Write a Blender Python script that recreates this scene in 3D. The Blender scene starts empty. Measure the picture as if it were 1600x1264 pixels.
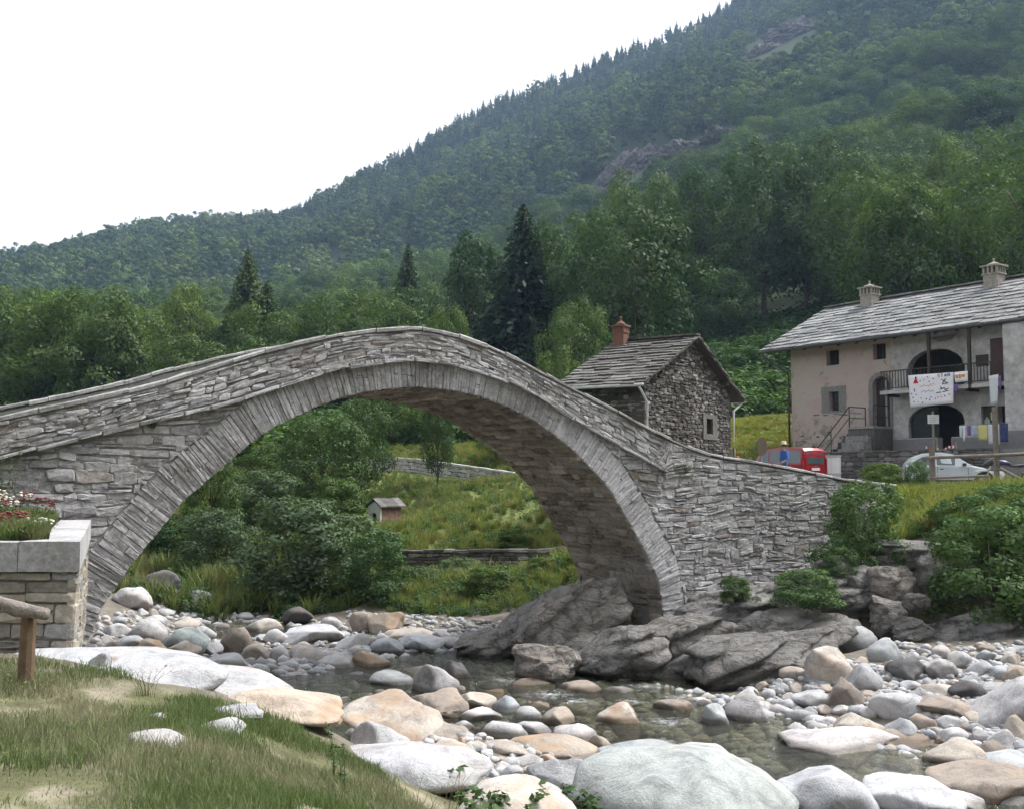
import bpy, bmesh, math, random
import numpy as np
from mathutils import Vector, Matrix
from mathutils.geometry import tessellate_polygon

scene = bpy.context.scene
col = scene.collection
R = math.radians
rng = np.random.default_rng(7)
random.seed(7)

# ------------------------------------------------------------------ camera, sky, sun, exposure
EYE = Vector((0.0, 0.0, 4.0))
FPX = 1600.0
PITCH = math.atan(113 / FPX)
cam_data = bpy.data.cameras.new("camera")
cam_data.sensor_width = 36.0
cam_data.lens = 36.0
cam_data.clip_start = 0.05
cam_data.clip_end = 6000.0
cam = bpy.data.objects.new("camera", cam_data)
cam.location = EYE
cam.rotation_euler = (math.pi / 2 + PITCH, 0, 0)
col.objects.link(cam)
scene.camera = cam

SUN_EL, SUN_AZ = R(54), R(70)          # azimuth from +Y towards +X
world = bpy.data.worlds.new("World")
scene.world = world
world.use_nodes = True
wn, wl = world.node_tree.nodes, world.node_tree.links
wn.clear()
w_out = wn.new("ShaderNodeOutputWorld")
w_bg = wn.new("ShaderNodeBackground")
w_hsv = wn.new("ShaderNodeHueSaturation")
w_sky = wn.new("ShaderNodeTexSky")
w_sky.sky_type = 'NISHITA'
w_sky.sun_disc = False
w_sky.sun_elevation = SUN_EL
w_sky.sun_rotation = SUN_AZ
w_sky.altitude = 600
w_sky.air_density = 1.0
w_sky.dust_density = 6.0
w_sky.ozone_density = 1.0
w_hsv.inputs['Saturation'].default_value = 0.12
w_bg.inputs['Strength'].default_value = 0.15
wl.new(w_sky.outputs[0], w_hsv.inputs['Color'])
wl.new(w_hsv.outputs[0], w_bg.inputs['Color'])
wl.new(w_bg.outputs[0], w_out.inputs['Surface'])

sun_data = bpy.data.lights.new("sun", 'SUN')
sun_data.energy = 1.5
sun_data.angle = R(10)
sun_data.color = (1.0, 0.96, 0.9)
sun = bpy.data.objects.new("sun", sun_data)
sd = Vector((math.sin(SUN_AZ) * math.cos(SUN_EL), math.cos(SUN_AZ) * math.cos(SUN_EL), math.sin(SUN_EL)))
sun.rotation_euler = sd.to_track_quat('Z', 'Y').to_euler()
sun.location = (30, 10, 60)
col.objects.link(sun)

vs = scene.view_settings
vs.view_transform = 'Standard'
vs.look = 'None'
vs.exposure = 1.45
vs.gamma = 1.0
vs.use_curve_mapping = False
scene.render.engine = 'CYCLES'
scene.cycles.use_denoising = True
scene.cycles.use_adaptive_sampling = True
scene.cycles.adaptive_threshold = 0.03
scene.cycles.max_bounces = 5
scene.cycles.diffuse_bounces = 2
scene.cycles.glossy_bounces = 2
scene.cycles.transmission_bounces = 3
scene.cycles.transparent_max_bounces = 6
scene.cycles.volume_bounces = 0
scene.cycles.caustics_reflective = False
scene.cycles.caustics_refractive = False

# ------------------------------------------------------------------ helpers
CP, SP = math.cos(PITCH), math.sin(PITCH)

def ray(px, py):
    u, v = (px - 800) / FPX, (632 - py) / FPX
    return Vector((u, CP - v * SP, SP + v * CP))

def at(px, py, d):
    r = ray(px, py)
    return EYE + r * (d / r.y)

def vnoise(p):
    p = np.asarray(p, dtype=np.float64)
    i = np.floor(p).astype(np.int64)
    f = p - i
    f = f * f * (3 - 2 * f)
    def h(dx, dy, dz):
        n = (i[:, 0] + dx) * 374761393 + (i[:, 1] + dy) * 668265263 + (i[:, 2] + dz) * 1440662683
        n = (n ^ (n >> 13)) * 1274126177
        n = n ^ (n >> 16)
        return (n & 0xffff) / 65535.0
    x, y, z = f[:, 0], f[:, 1], f[:, 2]
    a = h(0, 0, 0) * (1 - x) + h(1, 0, 0) * x
    b = h(0, 1, 0) * (1 - x) + h(1, 1, 0) * x
    c = h(0, 0, 1) * (1 - x) + h(1, 0, 1) * x
    d = h(0, 1, 1) * (1 - x) + h(1, 1, 1) * x
    return (a * (1 - y) + b * y) * (1 - z) + (c * (1 - y) + d * y) * z

def fbm(p, octaves=3):
    p = np.asarray(p, dtype=np.float64)
    s, a, t = 0, 1.0, 0
    for _ in range(octaves):
        s = s + a * vnoise(p)
        t += a
        a *= 0.5
        p = p * 2.03 + 17.3
    return s / t

def tag(o, label=None, cat=None, group=None, kind=None):
    if label: o["label"] = label
    if cat: o["category"] = cat
    if group: o["group"] = group
    if kind: o["kind"] = kind
    return o

def empty(name, loc=(0, 0, 0), rz=0.0, label=None, cat=None, group=None, rot=None):
    o = bpy.data.objects.new(name, None)
    o.location = loc
    o.rotation_euler = rot if rot else (0, 0, rz)
    o.empty_display_size = 0.2
    col.objects.link(o)
    return tag(o, label, cat, group)

def link_mesh(name, me, mat=None, parent=None):
    if mat is not None and len(me.materials) == 0:
        me.materials.append(mat)
    o = bpy.data.objects.new(name, me)
    o.parent = parent
    col.objects.link(o)
    return o

def np_mesh(name, verts, quads=None, tris=None, rnd=None, smooth=False, cols=None):
    """fast mesh from arrays; rnd: value per vertex; cols: rgb per vertex"""
    me = bpy.data.meshes.new(name)
    verts = np.asarray(verts, dtype=np.float32)
    me.vertices.add(len(verts))
    me.vertices.foreach_set("co", verts.ravel())
    loops, starts, n = [], [], 0
    if quads is not None and len(quads):
        q = np.asarray(quads, dtype=np.int32)
        loops.append(q.ravel()); starts.append(np.arange(len(q)) * 4 + n); n += q.size
    if tris is not None and len(tris):
        t = np.asarray(tris, dtype=np.int32)
        loops.append(t.ravel()); starts.append(np.arange(len(t)) * 3 + n); n += t.size
    loops = np.concatenate(loops); starts = np.concatenate(starts)
    me.loops.add(len(loops)); me.loops.foreach_set("vertex_index", loops)
    me.polygons.add(len(starts)); me.polygons.foreach_set("loop_start", starts.astype(np.int32))
    me.update(calc_edges=True)
    if smooth:
        me.polygons.foreach_set("use_smooth", np.ones(len(starts), dtype=bool))
    if rnd is not None:
        a = me.attributes.new("rnd", 'FLOAT', 'POINT')
        a.data.foreach_set("value", np.asarray(rnd, dtype=np.float32))
    if cols is not None:
        a = me.attributes.new("col", 'FLOAT_COLOR', 'POINT')
        c = np.ones((len(verts), 4), dtype=np.float32); c[:, :3] = cols
        a.data.foreach_set("color", c.ravel())
    me.validate()
    return me

class MB:
    """collects shapes for ONE mesh object"""
    def __init__(self):
        self.v, self.f, self.r, self.sm = [], [], [], []
    def add(self, verts, faces, rnd=0.5, smooth=False):
        o = len(self.v)
        self.v += [tuple(p) for p in verts]
        self.f += [tuple(i + o for i in f) for f in faces]
        self.r += [rnd] * len(verts)
        self.sm += [smooth] * len(faces)
        return self
    def box(self, x0, x1, y0, y1, z0, z1, rnd=0.5):
        vs_ = [(x, y, z) for z in (z0, z1) for y in (y0, y1) for x in (x0, x1)]
        return self.add(vs_, [(0, 2, 3, 1), (4, 5, 7, 6), (0, 1, 5, 4), (2, 6, 7, 3), (0, 4, 6, 2), (1, 3, 7, 5)], rnd)
    def tube(self, pts, radii, n=8, rnd=0.5, cap=True, smooth=True):
        pts = [Vector(p) for p in pts]
        if not hasattr(radii, '__len__'): radii = [radii] * len(pts)
        vs_, fs = [], []
        t0 = (pts[1] - pts[0]).normalized()
        ref = Vector((0, 0, 1)) if abs(t0.z) < 0.9 else Vector((1, 0, 0))
        for i, p in enumerate(pts):
            t = (pts[min(i + 1, len(pts) - 1)] - pts[max(i - 1, 0)]).normalized()
            a = t.cross(ref).normalized(); b = t.cross(a).normalized()
            for k in range(n):
                q = 2 * math.pi * k / n
                vs_.append(p + (a * math.cos(q) + b * math.sin(q)) * radii[i])
        for i in range(len(pts) - 1):
            for k in range(n):
                fs.append((i * n + k, i * n + (k + 1) % n, (i + 1) * n + (k + 1) % n, (i + 1) * n + k))
        if cap:
            fs.append(tuple(range(n - 1, -1, -1)))
            fs.append(tuple(range((len(pts) - 1) * n, len(pts) * n)))
        return self.add(vs_, fs, rnd, smooth)
    def prism(self, poly, axis_map, w0, w1, rnd=0.5):
        """poly: 2D outline (ccw), axis_map(u,v,w)->3D"""
        n = len(poly)
        vs_ = [axis_map(u, v, w0) for u, v in poly] + [axis_map(u, v, w1) for u, v in poly]
        tri = tessellate_polygon([[Vector((u, v, 0)) for u, v in poly]])
        fs = [tuple(t) for t in tri] + [tuple(i + n for i in reversed(t)) for t in tri]
        fs += [(i, i + n, (i + 1) % n + n, (i + 1) % n) for i in range(n)]
        return self.add(vs_, fs, rnd)
    def lathe(self, prof, c=(0, 0, 0), n=12, rnd=0.5, smooth=True):
        vs_, fs = [], []
        for r, z in prof:
            for k in range(n):
                q = 2 * math.pi * k / n
                vs_.append((c[0] + r * math.cos(q), c[1] + r * math.sin(q), c[2] + z))
        for i in range(len(prof) - 1):
            for k in range(n):
                fs.append((i * n + k, i * n + (k + 1) % n, (i + 1) * n + (k + 1) % n, (i + 1) * n + k))
        fs.append(tuple(range(n - 1, -1, -1)))
        fs.append(tuple(range((len(prof) - 1) * n, len(prof) * n)))
        return self.add(vs_, fs, rnd, smooth)
    def build(self, name, mat, parent=None, fix=True):
        me = bpy.data.meshes.new(name)
        me.from_pydata(self.v, [], self.f)
        if any(self.sm):
            me.polygons.foreach_set("use_smooth", np.array(self.sm, dtype=bool))
        a = me.attributes.new("rnd", 'FLOAT', 'POINT')
        a.data.foreach_set("value", np.array(self.r, dtype=np.float32))
        if fix:
            bm = bmesh.new(); bm.from_mesh(me)
            bmesh.ops.recalc_face_normals(bm, faces=bm.faces)
            bm.to_mesh(me); bm.free()
        return link_mesh(name, me, mat, parent)

# ------------------------------------------------------------------ materials
def new_mat(name):
    m = bpy.data.materials.new(name)
    m.use_nodes = True
    nt = m.node_tree
    nt.nodes.clear()
    out = nt.nodes.new("ShaderNodeOutputMaterial")
    return m, nt, out

def N(nt, typ, **kw):
    n = nt.nodes.new(typ)
    for k, v in kw.items():
        if k in n.inputs.keys(): n.inputs[k].default_value = v
        else: setattr(n, k, v)
    return n

def ramp(nt, stops):
    n = nt.nodes.new("ShaderNodeValToRGB")
    e = n.color_ramp.elements
    while len(e) < len(stops): e.new(0.5)
    for el, (p, c) in zip(e, stops):
        el.position = p; el.color = (*c, 1)
    return n

def mixc(nt, fac, a, b, mode='MIX'):
    n = nt.nodes.new("ShaderNodeMix")
    n.data_type = 'RGBA'; n.blend_type = mode
    def put(s, v):
        if isinstance(v, (int, float)): n.inputs[s].default_value = v
        elif isinstance(v, tuple): n.inputs[s].default_value = (*v, 1) if len(v) == 3 else v
        else: nt.links.new(v, n.inputs[s])
    put(0, fac); put(6, a); put(7, b)
    return n.outputs[2]

def noise(nt, scale, detail=4, rough=0.6, coord='Object', dist=0.0, vec=None):
    tc = nt.nodes.new("ShaderNodeTexCoord")
    n = nt.nodes.new("ShaderNodeTexNoise")
    n.inputs['Scale'].default_value = scale
    n.inputs['Detail'].default_value = detail
    n.inputs['Roughness'].default_value = rough
    n.inputs['Distortion'].default_value = dist
    if coord == 'World':
        g = nt.nodes.new("ShaderNodeNewGeometry")
        nt.links.new(g.outputs['Position'], n.inputs['Vector'])
    else:
        nt.links.new(vec if vec else tc.outputs[coord], n.inputs['Vector'])
    return n

def finish(nt, out, color, rough=0.85, bump=None, bump_str=0.4, bump_dist=0.02, spec=0.3, metallic=0.0):
    p = nt.nodes.new("ShaderNodeBsdfPrincipled")
    if isinstance(color, tuple): p.inputs['Base Color'].default_value = (*color, 1)
    else: nt.links.new(color, p.inputs['Base Color'])
    p.inputs['Roughness'].default_value = rough
    p.inputs['Specular IOR Level'].default_value = spec
    p.inputs['Metallic'].default_value = metallic
    if bump is not None:
        b = nt.nodes.new("ShaderNodeBump")
        b.inputs['Strength'].default_value = bump_str
        b.inputs['Distance'].default_value = bump_dist
        nt.links.new(bump, b.inputs['Height'])
        nt.links.new(b.outputs[0], p.inputs['Normal'])
    nt.links.new(p.outputs[0], out.inputs['Surface'])
    return p

def attr_rnd(nt):
    a = nt.nodes.new("ShaderNodeAttribute"); a.attribute_name = "rnd"
    return a.outputs['Fac']

def stone_mat(name, stops, stain=(0.10, 0.095, 0.085), stain_amt=0.5, scale=3.0, lichen=None, bump=0.6):
    m, nt, out = new_mat(name)
    base = ramp(nt, stops); nt.links.new(attr_rnd(nt), base.inputs[0])
    n1 = noise(nt, scale * 4, 4, 0.7, 'World')
    r1 = ramp(nt, [(0.3, (0.62, 0.62, 0.62)), (0.7, (1.25, 1.25, 1.25))]); nt.links.new(n1.outputs[0], r1.inputs[0])
    c = mixc(nt, 1.0, base.outputs[0], r1.outputs[0], 'MULTIPLY')
    n2 = noise(nt, scale * 0.32, 4, 0.65, 'World')
    r2 = ramp(nt, [(0.5, (0, 0, 0)), (0.72, (stain_amt,) * 3)]); nt.links.new(n2.outputs[0], r2.inputs[0])
    c = mixc(nt, r2.outputs[0], c, stain)
    n5 = noise(nt, scale * 0.13, 3, 0.7, 'World'); r5 = ramp(nt, [(0.32, (0.66, 0.64, 0.62)), (0.52, (1, 1, 1)), (0.7, (1.12, 1.12, 1.13))]); nt.links.new(n5.outputs[0], r5.inputs[0])
    c = mixc(nt, 1.0, c, r5.outputs[0], 'MULTIPLY')
    if lichen:
        n3 = noise(nt, scale * 2.6, 4, 0.72, 'World')
        r3 = ramp(nt, [(0.53, (0, 0, 0)), (0.66, (0.7,) * 3)]); nt.links.new(n3.outputs[0], r3.inputs[0])
        c = mixc(nt, r3.outputs[0], c, lichen)
    finish(nt, out, c, 0.9, n1.outputs[0], bump, 0.03)
    return m

def plain_mat(name, color, rough=0.6, var=0.15, scale=6.0, spec=0.4, metallic=0.0, bump=0.15):
    m, nt, out = new_mat(name)
    n1 = noise(nt, scale, 5, 0.65)
    lo = tuple(max(0, c * (1 - var)) for c in color); hi = tuple(min(1, c * (1 + var)) for c in color)
    r1 = ramp(nt, [(0.3, lo), (0.7, hi)]); nt.links.new(n1.outputs[0], r1.inputs[0])
    finish(nt, out, r1.outputs[0], rough, n1.outputs[0], bump, 0.01, spec, metallic)
    return m

def leaf_mat(name, dark, light, transl=0.3, var=0.35):
    m, nt, out = new_mat(name)
    oi = nt.nodes.new("ShaderNodeObjectInfo")
    r0 = ramp(nt, [(0.0, dark), (1.0, light)]); nt.links.new(oi.outputs['Random'], r0.inputs[0])
    r1 = ramp(nt, [(0.0, (1 - var,) * 3), (1.0, (1 + var,) * 3)]); nt.links.new(attr_rnd(nt), r1.inputs[0])
    c = mixc(nt, 1.0, r0.outputs[0], r1.outputs[0], 'MULTIPLY')
    nb = noise(nt, 0.022, 1, 0.5, 'World'); rb = ramp(nt, [(0.36, (0.62, 0.70, 0.85)), (0.5, (1, 1, 1)), (0.66, (1.38, 1.28, 0.95))]); nt.links.new(nb.outputs[0], rb.inputs[0])
    c = mixc(nt, 1.0, c, rb.outputs[0], 'MULTIPLY')
    d = N(nt, "ShaderNodeBsdfDiffuse"); nt.links.new(c, d.inputs[0])
    t = N(nt, "ShaderNodeBsdfTranslucent"); 
    c2 = mixc(nt, 1.0, c, (1.15, 1.2, 0.6), 'MULTIPLY'); nt.links.new(c2, t.inputs[0])
    g = N(nt, "ShaderNodeBsdfGlossy", Roughness=0.55); g.inputs[0].default_value = (0.5, 0.5, 0.5, 1)
    mx = N(nt, "ShaderNodeMixShader", Fac=transl)
    nt.links.new(d.outputs[0], mx.inputs[1]); nt.links.new(t.outputs[0], mx.inputs[2])
    mx2 = N(nt, "ShaderNodeMixShader", Fac=0.04)
    nt.links.new(mx.outputs[0], mx2.inputs[1]); nt.links.new(g.outputs[0], mx2.inputs[2])
    nt.links.new(mx2.outputs[0], out.inputs['Surface'])
    return m

M = {}
GREY = [(0.0, (0.235, 0.228, 0.236)), (0.3, (0.335, 0.328, 0.340)), (0.6, (0.395, 0.388, 0.402)), (0.9, (0.455, 0.448, 0.462)), (0.975, (0.27, 0.24, 0.215)), (1.0, (0.20, 0.15, 0.135))]
M['bridge'] = stone_mat('bridge_stone', GREY, (0.15, 0.14, 0.125), 0.55, 3.0, (0.44, 0.44, 0.43))
M['ring'] = stone_mat('ring_stone', [(0, (0.325, 0.32, 0.333)), (0.5, (0.395, 0.39, 0.404)), (1, (0.46, 0.455, 0.47))], (0.20, 0.195, 0.19), 0.4, 3.0, (0.47, 0.47, 0.475))
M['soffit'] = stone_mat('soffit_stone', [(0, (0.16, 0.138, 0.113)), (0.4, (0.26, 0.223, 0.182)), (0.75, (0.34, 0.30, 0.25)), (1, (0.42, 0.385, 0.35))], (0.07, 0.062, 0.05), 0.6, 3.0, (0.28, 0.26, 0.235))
M['mortar'] = plain_mat('old_mortar', (0.25, 0.243, 0.24), 0.95, 0.3, 5.0, 0.1, 0, 0.5)
M['coping'] = stone_mat('coping_stone', [(0, (0.23, 0.226, 0.225)), (0.5, (0.30, 0.297, 0.295)), (1, (0.37, 0.367, 0.365))], (0.17, 0.16, 0.14), 0.45, 3.0, (0.42, 0.42, 0.40))
M['housestone'] = stone_mat('dark_house_stone', [(0, (0.055, 0.05, 0.047)), (0.4, (0.11, 0.10, 0.095)), (0.7, (0.165, 0.155, 0.148)), (0.92, (0.25, 0.24, 0.23)), (1, (0.38, 0.36, 0.33))], (0.06, 0.052, 0.042), 0.5, 3.0)
M['housemortar'] = plain_mat('dark_mortar', (0.075, 0.068, 0.06), 0.95, 0.3, 5.0, 0.1)
M['slate_old'] = stone_mat('mossy_roof_slab', [(0, (0.075, 0.07, 0.066)), (0.5, (0.12, 0.114, 0.108)), (1, (0.185, 0.177, 0.17))], (0.06, 0.06, 0.045), 0.6, 2.0)
M['slate'] = stone_mat('grey_roof_slab', [(0, (0.14, 0.143, 0.147)), (0.5, (0.215, 0.218, 0.222)), (1, (0.30, 0.303, 0.305))], (0.12, 0.115, 0.105), 0.5, 2.0, (0.34, 0.34, 0.34))
M['dark'] = plain_mat('dark_interior', (0.02, 0.019, 0.018), 0.9, 0.3)
M['brick'] = plain_mat('chimney_brick', (0.17, 0.082, 0.06), 0.9, 0.35, 14)
M['chimney'] = plain_mat('chimney_plaster', (0.30, 0.275, 0.24), 0.9, 0.3, 8)
M['wood'] = plain_mat('weathered_wood', (0.19, 0.165, 0.145), 0.85, 0.3, 9, 0.2, 0, 0.5)
M['wood_brown'] = plain_mat('brown_wood', (0.14, 0.095, 0.062), 0.85, 0.35, 9, 0.2, 0, 0.5)
M['darkwood'] = plain_mat('dark_wood', (0.05, 0.04, 0.033), 0.8, 0.3, 9)
M['zinc'] = plain_mat('zinc_pipe', (0.55, 0.56, 0.58), 0.45, 0.1, 4, 0.5)
M['ironpipe'] = plain_mat('dark_pipe', (0.05, 0.05, 0.055), 0.5, 0.2, 4)
M['iron'] = plain_mat('dark_iron', (0.045, 0.045, 0.05), 0.6, 0.2, 8)
M['greymetal'] = plain_mat('grey_metal', (0.22, 0.22, 0.225), 0.6, 0.2, 8)
M['glass'] = plain_mat('window_glass', (0.03, 0.035, 0.04), 0.08, 0.1, 2, 0.6, 0, 0)
M['white'] = plain_mat('white_paint', (0.72, 0.72, 0.72), 0.6, 0.06, 3)
M['cloth_white'] = plain_mat('white_cloth', (0.74, 0.74, 0.78), 0.9, 0.06, 3)
M['rubber'] = plain_mat('tyre_rubber', (0.02, 0.02, 0.022), 0.8, 0.2, 9)
M['concrete'] = stone_mat('pale_concrete', [(0, (0.38, 0.38, 0.395)), (1, (0.44, 0.44, 0.455))], (0.25, 0.245, 0.235), 0.6, 4.0, (0.46, 0.46, 0.45), 0.35)

def rock_mat(ledge=False):
    m, nt, out = new_mat('ledge_rock' if ledge else 'river_rock')
    oi = nt.nodes.new("ShaderNodeObjectInfo")
    n1 = noise(nt, 2.6, 6, 0.78, 'World', 0.6)
    r1 = ramp(nt, [(0.30, (0.52, 0.51, 0.52)), (0.50, (0.98, 0.98, 0.98)), (0.72, (1.25, 1.24, 1.22))]); nt.links.new(n1.outputs[0], r1.inputs[0])
    c = mixc(nt, 1.0, oi.outputs['Color'], r1.outputs[0], 'MULTIPLY')
    # speckle
    n2 = noise(nt, 45, 2, 0.5, 'World')
    r2 = ramp(nt, [(0.35, (0.82, 0.82, 0.83)), (0.6, (1.06, 1.06, 1.06))]); nt.links.new(n2.outputs[0], r2.inputs[0])
    c = mixc(nt, 0.8, c, r2.outputs[0], 'MULTIPLY')
    # iron-rust patches whose strength is the alpha of the object colour
    n3 = noise(nt, 1.6, 5, 0.6, 'World', 0.8)
    r3 = ramp(nt, [(0.46, (0, 0, 0)), (0.62, (1, 1, 1))]); nt.links.new(n3.outputs[0], r3.inputs[0])
    mu = N(nt, "ShaderNodeMath", operation='MULTIPLY'); nt.links.new(r3.outputs[0], mu.inputs[0]); nt.links.new(oi.outputs['Alpha'], mu.inputs[1])
    c = mixc(nt, mu.outputs[0], c, (0.36, 0.235, 0.14))
    # veins
    wv = N(nt, "ShaderNodeTexWave", Scale=0.45, Distortion=16.0, Detail=4.0)
    wv.inputs['Detail Scale'].default_value = 1.4
    g = nt.nodes.new("ShaderNodeNewGeometry"); nt.links.new(g.outputs['Position'], wv.inputs['Vector'])
    rv = ramp(nt, [(0.0, (0.80, 0.79, 0.80)), (0.16, (1, 1, 1)), (1, (1, 1, 1))]); nt.links.new(wv.outputs[0], rv.inputs[0])
    c = mixc(nt, 0.5, c, rv.outputs[0], 'MULTIPLY')
    # wet dark waterline: stones stay wet just above the water surface (z = 0)
    sx = N(nt, "ShaderNodeSeparateXYZ"); nt.links.new(g.outputs['Position'], sx.inputs[0])
    ad = N(nt, "ShaderNodeMath", operation='MULTIPLY_ADD'); nt.links.new(n1.outputs[0], ad.inputs[0]); ad.inputs[1].default_value = -0.10; nt.links.new(sx.outputs[2], ad.inputs[2])
    rw = ramp(nt, [(0.0, (0.42, 0.40, 0.37)), (0.055, (1, 1, 1))]); nt.links.new(ad.outputs[0], rw.inputs[0])
    c = mixc(nt, 1.0, c, rw.outputs[0], 'MULTIPLY')
    b2 = N(nt, "ShaderNodeMath", operation='MULTIPLY_ADD'); nt.links.new(n2.outputs[0], b2.inputs[0]); b2.inputs[1].default_value = 0.07; nt.links.new(n1.outputs[0], b2.inputs[2])
    if not ledge:
        finish(nt, out, c, 0.8, b2.outputs[0], 0.6, 0.06, 0.3)
        return m
    # bedrock: tilted bedding cracks, blotches of dark lichen and moss
    mp = N(nt, "ShaderNodeMapping"); mp.inputs['Rotation'].default_value = (R(20), R(24), R(30)); mp.inputs['Scale'].default_value = (.85, 1.0, 1.7)
    nt.links.new(g.outputs['Position'], mp.inputs[0])
    nv = noise(nt, 2.4, 6, .7, vec=mp.outputs[0], dist=1.0)
    vo = N(nt, "ShaderNodeTexVoronoi", feature='DISTANCE_TO_EDGE', Scale=1.5); 
    dsp = N(nt, "ShaderNodeVectorMath", operation='MULTIPLY_ADD'); nt.links.new(nv.outputs['Color'], dsp.inputs[0]); dsp.inputs[1].default_value = (.7, .7, .7); nt.links.new(mp.outputs[0], dsp.inputs[2]); nt.links.new(dsp.outputs[0], vo.inputs['Vector'])
    rc = ramp(nt, [(0.0, (.35,) * 3), (.035, (1,) * 3)]); nt.links.new(vo.outputs['Distance'], rc.inputs[0])
    c = mixc(nt, .75, c, rc.outputs[0], 'MULTIPLY')
    rl = ramp(nt, [(.55, (0, 0, 0)), (.70, (.7,) * 3)]); nt.links.new(nv.outputs[0], rl.inputs[0])
    c = mixc(nt, rl.outputs[0], c, (.075, .07, .06))
    rp = ramp(nt, [(.30, (.55,) * 3), (.42, (0, 0, 0))]); nt.links.new(nv.outputs[0], rp.inputs[0])
    c = mixc(nt, rp.outputs[0], c, (.27, .26, .245))
    s1 = N(nt, "ShaderNodeMath", operation='MULTIPLY_ADD'); nt.links.new(nv.outputs[0], s1.inputs[0]); s1.inputs[1].default_value = 1.6; nt.links.new(b2.outputs[0], s1.inputs[2])
    s2 = N(nt, "ShaderNodeMath", operation='MULTIPLY_ADD'); nt.links.new(rc.outputs[0], s2.inputs[0]); s2.inputs[1].default_value = .35; nt.links.new(s1.outputs[0], s2.inputs[2])
    finish(nt, out, c, 0.9, s2.outputs[0], 1.0, 0.13, 0.25)
    return m
M['rock'] = rock_mat()
M['ledge'] = rock_mat(True)

M['wallgrey'] = stone_mat('retaining_stone', [(0, (0.12, 0.115, 0.11)), (0.5, (0.19, 0.185, 0.18)), (1, (0.26, 0.25, 0.245))], (0.09, 0.085, 0.07), 0.5, 3.0)
M['lane_wall'] = stone_mat('lane_wall_stone', [(0, (0.40, 0.39, 0.375)), (1, (0.52, 0.51, 0.49))], (0.30, 0.29, 0.26), 0.4, 1.5)

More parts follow.
